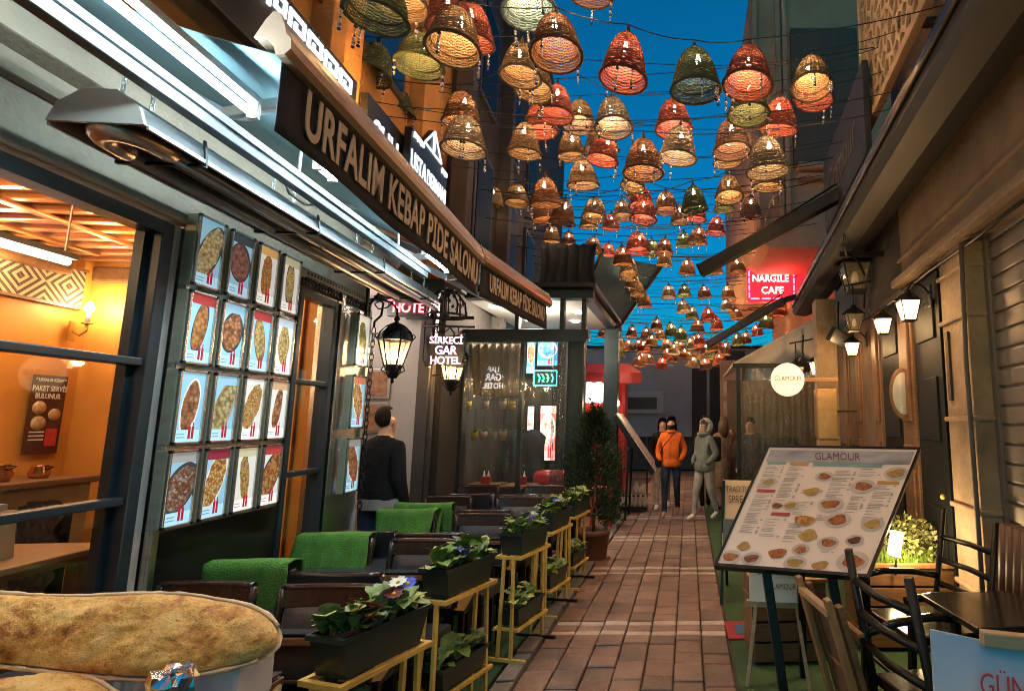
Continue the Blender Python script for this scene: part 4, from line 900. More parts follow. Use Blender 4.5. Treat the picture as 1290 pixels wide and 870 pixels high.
# bearing in the photo (x, rim y, rim width in px, colour): distance follows from the real width of 0.34 m
LN = [(370, -6, 62, 'b'), (478, 20, 70, 'g'), (505, 8, 58, 'n'), (560, 32, 62, 'r'), (594, 50, 60, 'r'), (573, 66, 66, 'n'), (661, 18, 64, 'k'), (698, 75, 66, 'b'), (656, 98, 52, 'n'), (674, 118, 48, 'n'),
      (745, -8, 60, 'p'), (790, 97, 66, 'r'), (875, 113, 62, 'g'), (945, 112, 62, 'r'), (942, 145, 50, 'g'), (1023, 117, 52, 'n'), (1030, 127, 47, 'r'),
      (452, 117, 46, 'p'), (474, 98, 50, 'g'), (527, 88, 56, 'g'), (498, 147, 45, 'g'), (580, 155, 48, 'b'), (585, 190, 51, 'w'),
      (701, 145, 46, 'r'), (677, 165, 46, 'r'), (661, 192, 45, 'n'), (730, 160, 42, 'n'), (770, 163, 46, 'w'), (717, 195, 36, 'n'), (757, 190, 43, 'n'), (763, 205, 46, 'r'), (732, 234, 38, 'n'),
      (810, 220, 53, 'b'), (847, 165, 50, 'r'), (857, 202, 51, 'w'), (920, 190, 48, 'p'), (914, 203, 38, 'n'), (985, 164, 48, 'r'), (965, 217, 52, 'w'), (969, 233, 38, 'n'), (946, 270, 27, 'p'),
      (595, 259, 25, 'n'), (621, 259, 28, 'n'), (650, 258, 30, 'n'), (686, 256, 38, 'b'), (682, 279, 28, 'b'), (711, 279, 32, 'b'), (750, 276, 30, 'n'), (741, 287, 25, 'n'), (770, 288, 22, 'r'), (783, 274, 25, 'n'),
      (800, 237, 34, 'n'), (801, 249, 31, 'n'), (807, 260, 33, 'r'), (813, 277, 34, 'r'), (838, 266, 28, 'b'), (873, 263, 34, 'g'), (880, 275, 26, 'r'), (855, 281, 25, 'n'), (918, 252, 35, 'n'), (912, 263, 25, 'g'),
      (904, 295, 25, 'r'), (881, 306, 24, 'b'), (861, 311, 22, 'g'), (838, 320, 23, 'b'), (838, 334, 21, 'n'), (867, 344, 21, 'b'), (927, 345, 23, 'b'), (900, 345, 20, 'n'), (695, 303, 22, 'n'), (716, 309, 20, 'b'),
      (748, 318, 22, 'b'), (766, 325, 21, 'r'), (783, 332, 26, 'b'), (802, 319, 31, 'r'), (820, 321, 23, 'g'), (792, 345, 24, 'n'),
      (794, 353, 21, 'n'), (799, 363, 21, 'n'), (803, 372, 20, 'n'), (808, 381, 20, 'n'), (812, 386, 19, 'b'),
      (842, 376, 20, 'w'), (862, 374, 18, 'g'), (886, 376, 19, 'p'), (860, 393, 18, 'w'), (872, 401, 17, 'g'), (917, 375, 19, 'n'), (914, 391, 17, 'w'), (926, 402, 17, 'b'), (891, 405, 20, 'r'), (902, 414, 18, 'r'), (879, 418, 18, 'p'), (880, 434, 17, 'r'),
      (827, 415, 17, 'b'), (844, 422, 18, 'g'), (858, 428, 19, 'g'), (831, 426, 15, 'n'), (814, 426, 15, 'b'), (796, 424, 16, 'p'), (779, 434, 15, 'b'), (792, 440, 14, 'b'), (812, 440, 16, 'n'),
      (953, 348, 19, 'n'), (966, 346, 19, 'n'), (978, 346, 19, 'b'), (950, 390, 15, 'r'), (981, 397, 17, 'r'), (993, 397, 17, 'r'), (967, 413, 20, 'g'), (953, 423, 17, 'r'), (940, 431, 14, 'b'), (929, 434, 14, 'g'), (897, 441, 18, 'b'), (915, 446, 18, 'p'),
      (757, 408, 15, 'n'), (765, 416, 15, 'n'), (760, 425, 15, 'b'), (772, 436, 14, 'n')]
for k in range(34):
    LN.append((random.uniform(772, 914), random.uniform(434, 466), random.uniform(13, 17), random.choice('nbrgwpnb')))
lan = []
for i, (px, py, wpx, kind) in enumerate(LN):
    D = F_PX * .34 / wpx / math.sqrt(1 + 0 * px)             # distance along the optical axis
    # along-axis distance to street distance
    a = (px - PX) / F_PX; bb = -(py - PY) / F_PX
    Y = D * (math.cos(PITCH) - bb * math.sin(PITCH)); Y = min(Y, 14.2 + (i % 7) * .12)
    p = at(px, py, Y); lan.append([p, kind, wpx])
for k, (x, y, z) in enumerate([(-1.3, 1.5, 3.62), (-.75, 1.35, 3.7), (-.1, 1.5, 3.66), (.55, 1.35, 3.72), (1.05, 1.5, 3.6), (-1.0, .5, 3.55), (-.35, .4, 3.6), (.3, .5, 3.55), (.9, .4, 3.62), (-1.2, -.5, 3.6), (-.5, -.6, 3.65), (.2, -.5, 3.6), (.8, -.6, 3.66), (-.9, -1.5, 3.6), (-.2, -1.5, 3.6), (.5, -1.5, 3.6)]): lan.append([Vector((x, y, z)), 'nbrgwpnb'[k % 8], 30])   # unseen lanterns added over and behind the camera to warm the foreground
# keep lanterns from touching
for it_ in range(12):
    for i in range(len(lan)):
        for j in range(i):
            d = lan[i][0] - lan[j][0]
            hd = Vector((d.x, d.y, 0))
            if abs(d.z) < .42 and hd.length < .36:
                far_, near_ = (i, j) if lan[i][0].y >= lan[j][0].y else (j, i)
                q = lan[far_][0]; dirv = (q - Vector((0, 0, EYE))).normalized(); lan[far_][0] = q + dirv * min(.12, (.37 - hd.length))
cables = []
for p, kind, wpx in sorted(lan, key=lambda q: q[0].y):
    best = None
    for c in cables:
        ref = min(c, key=lambda q: abs(q[0].x - p.x))[0]
        if abs(ref.y - p.y) < .45 and abs(ref.z - p.z) < .22 and all(abs(q[0].x - p.x) > .36 for q in c): best = c; break
    if best is None: best = []; cables.append(best)
    best.append((p, kind, wpx))
cables.sort(key=lambda c: sum(q[0].y for q in c) / len(c))
def ordn(n): return '%d%s' % (n, 'th' if 10 <= n % 100 <= 20 else {1: 'st', 2: 'nd', 3: 'rd'}.get(n % 10, 'th'))
m_cable = M('black_cable', (.01, .01, .011), .6, 0, 0)
for ci, c in enumerate(cables):
    c.sort(key=lambda q: q[0].x)
    tops = []
    for li, (p, kind, wpx) in enumerate(c):
        lod = 'hi' if wpx >= 33 else ('mid' if wpx >= 19 else 'lo')
        if len(c) == 1: lab = '%s wicker bell lantern hanging alone on the %s cable from the camera' % (WNAME[kind], ordn(ci + 1))
        else: lab = '%s wicker bell lantern, %s from left on the %s lantern cable from the camera' % (WNAME[kind], ordn(li + 1), ordn(ci + 1))
        t = thing('wicker_lantern', lab, 'lantern', p + Vector((0, 0, .31)), random.uniform(0, 6.28), 'wicker bell lanterns over the alley')
        t.rotation_euler = (random.uniform(-.14, .14), random.uniform(-.14, .14), random.uniform(0, 6.28)); sq = random.uniform(.92, 1.05); t.scale = (sq, sq * random.uniform(.94, 1.04), random.uniform(.8, .92))
        ms = LMESH[lod, kind]
        for nm in ('basket', 'rim', 'cap'): link(nm, ms[nm], t)
        off = (random.uniform(-.03, .03), random.uniform(-.03, .03), -.115)
        if random.random() < .93:
            link('bulb', BULB, t, off); lamp(t, (off[0], off[1], off[2] - .045), random.uniform(2.2, 4.2) if lod != 'lo' else 2.6, (1, .6, .27), .03)
        else: link('bulb', BULB, t, off).data = BULB
        if lod != 'lo':
            for k in range(3 if lod == 'hi' else 2):
                a = random.random() * 6.28; link('bead_string', random.choice(BEADS), t, (.17 * math.cos(a), .17 * math.sin(a), -.362))
        tops.append(p + Vector((0, 0, .375)))
    # cable through the lantern tops, anchored on both house fronts
    y0 = tops[0].y; y1 = tops[-1].y
    la = Vector((max(-2.45 - .1 * y0, -3.4), y0 + .1, tops[0].z + .14 + .05 * abs(tops[0].x + 2.4))); rb = Vector((min(1.55 + .075 * y1, 2.1), y1 - .1, tops[-1].z + .12 + .05 * abs(2 - tops[-1].x)))
    pts = [la] + tops + [rb]; path = []
    for a_, b_ in zip(pts, pts[1:]):
        n = 6; sg = .02 + .015 * (b_ - a_).length
        for k in range(n): u = k / n; path.append(a_.lerp(b_, u) - Vector((0, 0, sg * 4 * u * (1 - u))))
    path.append(rb)
    o = MB(); o.tube(path, .0042 if y0 < 7 else .006, 4, cap=False); o = o.build('lantern_cable', m_cable)
    tag(o, 'black cable across the alley carrying %d lantern%s, %s from the camera' % (len(c), '' if len(c) == 1 else 's', ordn(ci + 1)), 'cable', 'lantern cables across the alley')

# ================================================================== HOTEL FRONT: ornate lamps, neon
m_iron = M('black_wrought_iron', (.02, .02, .022), .45, .7, .3, 20); m_opal = glass('lamp_glass', (1, .93, .8), 1.0, .05, haze=.12, hazec=(.9, .8, .65))
def ornate_lantern(label, loc, s=1.0, hood=False):
    t = thing('ornate_lantern', label, 'lantern', loc, .3, 'ornate black lamps of the hotel front'); t.scale = (s, s, s)
    b = MB()
    n = 6
    for k in range(n):
        a = 2 * math.pi * k / n; c_, s_ = math.cos(a), math.sin(a); a2 = 2 * math.pi * (k + 1) / n; c2, s2_ = math.cos(a2), math.sin(a2)
        b.bar((.09 * c_, .09 * s_, -.17), (.16 * c_, .16 * s_, .1), .014, .014); b.bar((.16 * c_, .16 * s_, .1), (.16 * c2, .16 * s2_, .1), .016, .02); b.bar((.09 * c_, .09 * s_, -.17), (.09 * c2, .09 * s2_, -.17), .014, .016)
        b.tube([(.165 * c_, .165 * s_, .1), (.15 * c_, .15 * s_, .18), (.08 * c_, .08 * s_, .25), (.0, .0, .29)], .008, 5)
        b.tube([(.09 * c_, .09 * s_, -.17), (.11 * c_, .11 * s_, -.22), (.06 * c_, .06 * s_, -.25), (.03 * c_, .03 * s_, -.3)], .008, 5)
        b.tube([(.165 * c_, .165 * s_, .1), (.19 * c_, .19 * s_, .14), (.17 * c_, .17 * s_, .17), (.16 * c_, .16 * s_, .14)], .007, 5)
    b.build('frame', m_iron, t)
    b = MB(); b.lathe([(.165, .105), (.15, .17), (.1, .235), (.03, .27), (.02, .3), (.035, .32), (.02, .35), (0, .37)], n=6); b.build('roof', m_iron, t)
    b = MB(); b.lathe([(0, -.36), (.018, -.34), (.012, -.31), (.04, -.28), (.05, -.24), (.085, -.19), (.088, -.175)], n=12); b.build('finial', m_iron, t)
    for k in range(14):
        a = random.random() * 6.28; z = random.uniform(.12, .27); r = .17 * (1 - (z - .1) / .2) + .02; q = MB()
        q.prism([(0, -.018, 0), (.03, 0, .0), (0, .018, 0), (-.025, 0, 0)], (0, 0, .006)); q.build('leaf_ornament', m_iron, t, (r * math.cos(a), r * math.sin(a), z), (random.uniform(.4, 1.2), 0, a))
    for k in range(n):
        a = 2 * math.pi * k / n; a2 = 2 * math.pi * (k + 1) / n; q = MB()
        q.poly([(.087 * math.cos(a), .087 * math.sin(a), -.165), (.087 * math.cos(a2), .087 * math.sin(a2), -.165), (.156 * math.cos(a2), .156 * math.sin(a2), .095), (.156 * math.cos(a), .156 * math.sin(a), .095)]); q.build('pane', m_opal, t)
    b = MB(); b.lathe([(0, -.12), (.03, -.1), (.035, -.07), (.02, -.02), (0, -.01)], n=12); b.build('bulb', m_bulb, t); lamp(t, (0, 0, -.03), 12, WARM, .04)
    b = MB(); b.tube([(0, 0, .36), (0, 0, .42), (-.06, 0, .5), (-.2, 0, .53), (-.34, 0, .5)], .012, 6); b.tube([(-.05, 0, .5), (-.1, 0, .44), (-.18, 0, .42), (-.22, 0, .47), (-.18, 0, .5)], .008, 5); b.tube([(-.34, 0, .56), (-.34, 0, .1), (-.3, 0, .0), (-.25, 0, .04), (-.28, 0, .1)], .01, 6); b.build('scroll_bracket', m_iron, t)
    return t
l1 = at(497, 440, 4.55); l2 = at(570, 462, 5.75)
ornate_lantern('ornate black lamp with lit bulb in front of the man in black', l1, .8); ornate_lantern('ornate black lamp below the neon hotel sign', l2, .85)
ch_ = thing('long_iron_chain', 'long black chain hanging from a scroll bracket beside the doorway', 'chain', at(452, 650, 4.3) * 1)
pz = ch_.location.z; chain(ch_, 0, 0, 0, 1.45, .02, 'chain_links', m_iron)
b = MB(); b.tube([(0, 0, 1.45), (.0, 0, 1.5), (.05, 0, 1.55), (.06, 0, 1.65), (0, 0, 1.7), (-.05, 0, 1.64)], .009, 6); b.tube([(0, 0, 1.7), (.04, 0, 1.78), (0, 0, 1.86), (-.05, 0, 1.82)], .009, 6); b.bar((-.07, 0, 1.4), (-.07, 0, 1.95), .02, .02); b.build('scroll_bracket', m_iron, ch_)
ch2 = thing('short_iron_chain', 'thin black chain hanging beside the glass pavilion corner', 'chain', at(541, 620, 5.8)); chain(ch2, 0, 0, 0, 1.2, .016, 'chain_links', m_iron)
b = MB(); b.bar((-.1, 0, 1.21), (.05, 0, 1.21), .02, .02); b.build('hook_bar', m_iron, ch2)
# GAR HOTEL neon
hs = thing('hotel_neon_sign', 'black scalloped hanging sign with pink neon letters SİRKECİ GAR HOTEL', 'sign', at(562, 441, 5.35), .12)
pts = []
w2, h2, nch = .2, .17, .045
for (sx, sz) in ((1, 1), (-1, 1), (-1, -1), (1, -1)):
    arc = [(sx * (w2 - nch * math.cos(a)), sz * (h2 - nch * math.sin(a))) for a in [k * math.pi / 2 / 4 for k in range(5)]]
    if sx * sz < 0: arc.reverse()
    pts += arc
b = MB(); b.prism([(x, 0, z) for x, z in pts], (0, .05, 0)); b.build('board', m_signback, hs)
m_pink = emis('pink_neon', (1, .4, .48), 3)
for body, z, sz in (('SİRKECİ', .095, .098), ('GAR', -.005, .12), ('HOTEL', -.105, .108)): lettering(hs, body, sz, (0, -.012, z), (1, 0, 0), (0, 0, 1), m_pink, sx=.85, bold=.006)
b = MB(); b.tube([(-.24, .02, .24), (.26, .02, .24)], .012, 6); b.tube([(-.1, .02, .17), (-.1, .02, .24)], .006, 5); b.tube([(.1, .02, .17), (.1, .02, .24)], .006, 5); b.build('hanger_bar', m_iron, hs)
dm = thing('iron_dome_ornament', 'wrought iron leaf dome above the neon hotel sign', 'ornament', at(562, 398, 5.45))
b = MB()
for k in range(10):
    a = 2 * math.pi * k / 10; b.tube([(.2 * math.cos(a), .2 * math.sin(a), 0), (.19 * math.cos(a), .19 * math.sin(a), .12), (.1 * math.cos(a), .1 * math.sin(a), .24), (0, 0, .28)], .01, 5)
b.tube([(.2 * math.cos(k * .4), .2 * math.sin(k * .4), 0) for k in range(16)], .012, 5); b.build('dome_ribs', m_iron, dm)
b = MB()
for k in range(60):
    a = random.random() * 6.28; z = random.uniform(.0, .26); r = .2 * math.cos(z / .28 * 1.4); p = Vector((r * math.cos(a), r * math.sin(a), z)); q = Vector((-math.sin(a), math.cos(a), 0)); u = Vector((math.cos(a) * .3, math.sin(a) * .3, 1)).normalized()
    b.poly([p - q * .02, p + u * .012 + q * .0 + Vector((0, 0, -.03)), p + q * .02, p + u * .035])
stuff(b.build('iron_leaves', m_iron, dm, fix=False))
b = MB(); b.bar((-.45, .1, .0), (.25, .1, .0), .03, .03); b.cyl((0, 0, -.0), (0, .1, 0), .012, n=6); b.build('support_bar', m_iron, dm)
rn = thing('red_hotel_neon', 'red neon HOTEL sign glowing above the hotel doorway', 'sign', at(514, 384, 5.62), .1)
b = MB(); b.box((0, .04, 0), (.42, .05, .24), bev=.006); b.build('board', m_signback, rn); m_rneon = emis('red_neon', (1, .05, .05), 9)
lettering(rn, 'HOTEL', .15, (.03, .008, -.03), (1, 0, 0), (0, 0, 1), m_rneon, sx=.8, bold=.01)
b = MB(); b.tube([(-.18 + .03 * math.cos(k), .0, .07 + .025 * math.sin(k)) for k in range(7)], .008, 6); b.build('neon_ring', m_rneon, rn)
b = MB(); b.bar((0, .05, .12), (0, .05, .4), .02, .02); b.build('hanger', m_black, rn)
cm = thing('security_camera', 'small dark wall camera box beside the red neon sign', 'camera', at(492, 372, 4.9), .2)
b = MB(); b.box((0, 0, 0), (.26, .08, .05), rot=(0, R_(-18), 0), bev=.01); b.build('hood', m_black, cm); b = MB(); b.cyl((.1, 0, .02), (.16, 0, .03), .02, n=10); b.tube([(0, 0, .02), (0, 0, .2)], .01, 6); b.build('mount', m_black, cm)
# ================================================================== GLASS PAVILION (left, beyond the terrace)
pav = thing('glass_pavilion', 'dark framed glass dining pavilion with clear plastic sheet and lit ceiling', 'pavilion', (0, 6.95, 0))
m_pavf = M('dark_teal_steel', (.02, .035, .038), .4, .4, .25, 6)
PX1, PX2 = -1.34, -2.98                                  # street corner, wall corner
for (x, w_) in ((-1.45, .2), (PX2 + .06, .12)):
    f = MB(); f.box((x, .06, 1.32), (w_, .12, 2.68), bev=.006); f.build('post', m_pavf, pav)
f = MB(); f.box(((PX1 + PX2) / 2, .05, 2.71), (PX1 - PX2 + .1, .16, .13), bev=.008); f.box(((PX1 + PX2) / 2, -.04, 2.63), (PX1 - PX2 + .06, .05, .05)); f.build('beam', m_pavf, pav)
f = MB(); f.box(((PX1 + PX2) / 2, .05, 3.24), (PX1 - PX2 + .2, .18, .12), bev=.008)
for x in (PX1 - .02, -1.64, -2.22, PX2): f.box((x, .05, 2.98), (.055, .1, .41))
f.box((PX1 - .0, 1.3, 3.23), (.14, 2.4, .1)); f.build('clerestory_frame', m_pavf, pav)
f = MB(); f.box(((PX1 + PX2) / 2, 1.2, 3.33), (PX1 - PX2 + .3, 2.7, .05)); f.build('roof', m_black, pav)
for x0, x1 in ((-1.64, -1.36), (-2.2, -1.64), (-2.96, -2.24)):
    f = MB(); f.box(((x0 + x1) / 2, .05, 2.98), (x1 - x0 - .03, .008, .4)); f.build('clerestory_pane', m_glass, pav)
for x0, x1 in ((-2.12, -1.56), (-2.86, -2.16)):
    f = MB(); f.box(((x0 + x1) / 2, .07, 1.62), (x1 - x0 - .02, .008, 1.98)); f.build('pane', m_glass, pav)
f = MB(); f.box((-2.14, .06, 1.3), (.05, .08, 2.6)); f.box((-2.2, .06, .58), (1.4, .08, .06)); f.box((-2.2, .07, .3), (1.4, .03, .52)); f.build('mullion', m_pavf, pav)
f = MB(); f.grid(lambda u, v: Vector((-2.9 + 1.34 * u, -.045 + .012 * math.sin(u * 40 + 3 * v) + .008 * math.sin(u * 91), .5 + 2.1 * v)), 60, 14); f.build('plastic_sheet', m_curtain, pav, fix=False)
f = MB(); f.grid(lambda u, v: Vector((-1.72 + .17 * u, -.07 + .02 * math.sin(u * 14 + 2 * v) + .012 * math.sin(u * 40 + 9 * v), .5 + 2.12 * v)), 16, 40); f.build('gathered_sheet', glass('gathered_plastic', (.5, .52, .53), 2.4, .12, 1.0, (30, 30, 9), .12, (.4, .4, .42)), pav, fix=False)
f = MB(); f.box(((PX1 + PX2) / 2, 1.3, .0), (PX1 - PX2, 2.6, .03)); f.build('floor', m_wood, pav)
m_pavdark = M('dark_room_wall', (.045, .038, .034), .6, 0, .25, 3)
f = MB(); f.box((-2.8, 2.6, 1.6), (2.0, .06, 3.2)); f.box((PX2 - .85, 1.3, 1.6), (.06, 2.6, 3.2)); f.build('back_wall', m_pavdark, pav)
f = MB(); f.box(((PX1 + PX2) / 2, 1.25, 3.2), (PX1 - PX2 - .1, 2.4, .03)); f.build('ceiling', M('pale_ceiling', (.5, .48, .45), .7, 0, .1, 3), pav)
for (x, y) in ((-2.7, .5), (-2.3, .8), (-1.9, .5), (-1.6, .9), (-2.5, 1.5), (-1.8, 1.6)):
    f = MB(); f.lathe([(0, 0), (.06, 0), (.06, .015), (.05, .015)], n=14); f.build('downlight', emis('downlight', (1, .95, .88), 14, False), pav, (x, y, 3.165))
lamp(pav, (-2.2, .6, 3.05), 45, (1, .82, .65), .15)
# striped curtain panel upper left
f = MB(); f.grid(lambda u, v: Vector((-2.85 + .62 * u - .1 * v * (1 - u), .24 + .025 * math.sin(u * 44), 1.92 + .7 * v + .12 * (1 - v) * (u - .5) ** 2)), 60, 6); cu_ = f.build('folded_curtain', M('striped_cream_cloth', (.4, .33, .25), .9, 0, .2, 8), pav, fix=False); cu_.modifiers.new('t', 'SOLIDIFY').thickness = .004
gl = thing('white_glass_lettering', 'white window lettering SALE GAR HOTEL reversed on the pavilion glass', 'lettering', (-2.5, 6.94, 2.16), 0)
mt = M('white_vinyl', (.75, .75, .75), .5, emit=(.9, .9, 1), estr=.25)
for body, z, sz in (('LJAF', .1, .09), ('GAR', .0, .12), ('HOTEL', -.11, .1)): lettering(gl, body, sz, (0, .05, z), (-1, 0, 0), (0, 0, 1), mt, sx=.85, bold=.01, extrude=.001)
# rows of hanging pots
pcol = [M('cream_pot', (.5, .36, .28), .6), M('yellow_pot', (.6, .42, .05), .55)]
k = 0
for row, (z, ys) in enumerate(((1.82, [580, 590, 612, 634, 645, 657]), (1.42, [585, 577, 600, 612, 624, 636]))):
    for j, px in enumerate(ys):
        p = at(px, 500, 7.3); kind = 1 if (row, j) in ((0, 1), (0, 4), (1, 2)) else 0
        t = thing('hanging_pot', ('yellow' if kind else 'cream') + ' hanging flower pot behind the pavilion glass, %s row, %s from left' % (['upper', 'lower'][row], ordn(sorted(ys).index(px) + 1)), 'plant pot', (p.x, 7.3, z), 0, 'hanging pots behind the glass')
        b = MB(); b.lathe([(0, -.06), (.035, -.06), (.05, .05), (.042, .05), (.0, .03)], n=12); b.build('pot', pcol[kind], t)
        b = MB()
        for q in range(26):
            a = random.random() * 6.28; u = Vector((math.cos(a), math.sin(a), random.uniform(.4, 1.6))).normalized(); s_ = u.cross(Vector((0, 0, 1))).normalized() * .012; l = random.uniform(.04, .1); o_ = Vector((.02 * math.cos(a), .02 * math.sin(a), .03)); b.poly([o_ - s_, o_ + s_, o_ + u * l])
        stuff(b.build('leaves', m_leafA, t, fix=False))
        b = MB(); b.tube([(0, 0, .05), (0, 0, .36)], .003, 4); b.build('cord', m_black, t)
# lit things deep in the pavilion
gs = thing('green_neon_sign', 'green neon framed sign glowing inside the pavilion', 'sign', at(687, 476, 8.2))
b = MB(); b.box((0, .03, 0), (.36, .03, .24), bev=.005); b.build('board', m_signback, gs)
m_gneon = emis('green_neon', (.05, 1, .45), 7); b = MB(); b.tube([(-.17, 0, -.11), (.17, 0, -.11), (.17, 0, .11), (-.17, 0, .11)], .009, 6, closed=True); b.build('neon_border', m_gneon, gs)
b = MB()
for x in (-.1, -.04, .03, .1): b.tube([(x, 0, -.06), (x + .02, 0, .0), (x - .01, 0, .06)], .008, 5)
b.build('neon_strokes', m_gneon, gs)
for k, (px, py, w_, h, cols, lab) in enumerate(((669, 447, .13, .62, [(.1, .4, .7), (.6, .3, .1), (.8, .6, .4)], 'tall blue poster glowing left of the green neon sign'), (690, 442, .34, .5, [(.05, .3, .5), (.1, .5, .7), (.7, .7, .7)], 'wide light blue poster glowing above the green neon sign'), (668, 540, .1, .75, [(.9, .5, .4), (.9, .8, .7), (.8, .2, .2)], 'narrow pinkish lit panel deep inside the pavilion'), (690, 545, .26, .9, [(.9, .2, .15), (.9, .6, .45), (.95, .85, .75)], 'red and pink lit showcase deep inside the pavilion'))):
    t = thing('lit_poster', lab, 'poster', at(px, py, 9.3), 0); m = poster_mat(30 + k, cols[0], cols, w_ / 2, h / 2, cols[1], cols[2], 18, glow=1.6)
    b = MB(); b.box((0, 0, 0), (.01, w_, h)); b.build('backlit_print', m, t, (0, 0, 0), (0, 0, R_(-90))); b = MB(); b.box((0, .02, 0), (w_ + .04, .02, h + .04)); b.build('frame', m_black, t)
so = thing('red_bench', 'red upholstered bench with round end inside the pavilion', 'bench', (-1.98, 7.75, .015))
m_redv = M('red_vinyl', (.4, .03, .025), .35, 0, .2, 10); b = MB(); b.box((0, 0, .5), (.5, .5, .12), bev=.04); b.build('seat', m_redv, so); b = MB(); b.lathe([(.2, .5), (.24, .56), (.25, .85), (.22, .9), (.0, .9)], c=(.05, .12, 0), n=20); b.build('round_back', m_redv, so); b = MB(); b.box((0, 0, .22), (.44, .44, .44)); b.build('base', m_black, so)
for k, (x, y) in enumerate(((-2.25, 7.55), (-2.75, 7.6))):
    t = thing('pavilion_table', 'dark table %s inside the pavilion' % ['beside the red bench', 'in the left corner'][k], 'table', (x, y, .015)); b = MB(); b.box((0, 0, .74), (.45, .45, .03), bev=.006); b.build('top', m_wood, t); b = MB(); b.lathe([(0, 0), (.18, 0), (.03, .04), (.03, .72), (.1, .725)], n=14); b.build('pedestal', m_black, t)
    t = thing('sauce_caddy', 'red sauce caddy on the pavilion table %s' % ['beside the bench', 'in the corner'][k], 'caddy', (x, y, .77)); b = MB(); b.box((0, 0, .05), (.12, .08, .1), bev=.01); b.build('tray', m_redv, t)
    for sx in (-.03, .03): q = MB(); q.lathe([(0, .05), (.018, .05), (.018, .12), (.008, .14), (.006, .17), (0, .17)], c=(sx, 0, 0), n=10); q.build('bottle', m_white, t)
for k, x in enumerate((-2.72, -2.45)):
    t = thing('coat_stand', 'dark coat on a stand behind the glass, %s' % ['left side', 'centre'][k], 'coat', (x, 8.7, .015)); b = MB(); b.lathe([(0, 0), (.14, 0), (.02, .03), (.015, 1.2)], n=12); b.build('stand_pole', m_black, t); b = MB(); b.lathe([(.16, .55), (.2, .8), (.19, 1.2), (.21, 1.35), (.1, 1.45), (0, 1.47)], n=18, sy=.55); b.build('coat_body', M('dark_coat', (.02, .02, .025), .8, 0, .3, 10), t)
# ================================================================== DARK HOUSE BEYOND, LEFT
dk = thing('dark_house', 'tall unlit house rising behind the glass pavilion on the left', 'building', LEFT, LROT)
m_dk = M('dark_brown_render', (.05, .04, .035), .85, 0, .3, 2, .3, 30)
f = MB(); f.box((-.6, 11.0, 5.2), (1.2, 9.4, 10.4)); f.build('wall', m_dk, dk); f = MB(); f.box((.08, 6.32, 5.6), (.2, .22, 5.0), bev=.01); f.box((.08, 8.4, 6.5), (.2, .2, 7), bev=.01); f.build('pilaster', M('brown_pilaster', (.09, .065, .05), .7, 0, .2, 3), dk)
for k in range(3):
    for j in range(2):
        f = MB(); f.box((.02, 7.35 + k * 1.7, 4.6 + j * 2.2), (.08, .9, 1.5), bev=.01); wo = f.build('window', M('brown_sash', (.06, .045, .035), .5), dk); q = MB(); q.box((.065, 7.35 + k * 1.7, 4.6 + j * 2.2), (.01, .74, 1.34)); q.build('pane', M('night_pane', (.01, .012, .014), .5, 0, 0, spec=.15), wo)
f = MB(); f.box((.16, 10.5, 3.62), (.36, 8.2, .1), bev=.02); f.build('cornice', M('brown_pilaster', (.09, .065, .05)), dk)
# dark cloths hanging on the balcony above the pavilion
for k in range(4):
    px = 690 + k * 17; p = at(px, 335, 8.3); t = MB(); t.grid(lambda u, v: Vector(((u - .5) * .26 + .03 * math.sin(v * 4 + k), .04 * math.sin(u * 8 + k), -.8 * v)), 10, 12); o = t.build('hanging_cloth', M('dark_cloth', (.02, .024, .03), .9, 0, .4, 6), None, p + Vector((0, 0, .35))); o.modifiers.new('t', 'SOLIDIFY').thickness = .006
    tag(o, 'dark cloth hanging above the pavilion roof, %s from left' % ords[k], 'cloth', 'dark cloths above the pavilion')
p = at(715, 302, 8.3); t = MB(); t.bar((p.x - .7, 8.3, p.z + .36), (p.x + .55, 8.3, p.z + .36), .02, .02); tag(t.build('cloth_rail', m_black), 'thin dark rail carrying the hanging cloths above the pavilion', 'rail')
# retractable dark blue awning further down with two black arms
f = thing('blue_awning', 'wide dark blue awning panel held by two black arms past the pavilion', 'awning'); A0, A1, A2, A3 = at(735, 375, 10.5), at(757, 322, 10.5), at(832, 334, 12), at(775, 420, 12)
b = MB(); b.poly([A0, A1, A2, A3]); q = b.build('canvas', M('deep_blue_canvas', (.03, .08, .12), .8, 0, .2, 4), f); q.modifiers.new('t', 'SOLIDIFY').thickness = .01
for a, c in ((A0 + Vector((-.0, -.05, .0)), A1 + Vector((.05, -.05, .12))), (A3 + Vector((0, -.05, 0)), A2 + Vector((.1, -.05, .05)))): q = MB(); q.bar(a, c, .07, .07, .01); q.build('arm', m_black, f)

# ================================================================== RED STALL, JARS, SLANTED MENU BOARD, FAR END
rs = thing('red_stall', 'red painted kebab stall with red awning and white lit sign', 'stall', (-1.75, 11.2, 0))
m_red = M('red_stall_paint', (.4, .025, .025), .45, 0, .2, 5)
f = MB(); f.box((-.05, .5, 1.4), (.9, .06, 2.8)); f.box((.42, .3, 1.4), (.05, .5, 2.8), bev=.006); f.build('back_wall', m_red, rs)
f = MB(); f.prism([(-.6, -.3, 2.72), (.55, -.3, 2.72), (.85, -.75, 2.5), (-.6, -.75, 2.5)], (0, 0, .03)); f.box((.12, -.76, 2.42), (1.44, .02, .18)); f.build('awning', m_red, rs)
f = MB(); f.box((-.1, -.1, .5), (.7, .5, 1.0), bev=.01); f.box((-.1, -.1, 1.03), (.78, .58, .05), bev=.01); f.build('counter', m_red, rs)
f = MB(); f.box((-.1, .42, 2.25), (.7, .04, .4)); f.build('sign_board', M('dark_red_board', (.22, .02, .02), .5), rs)
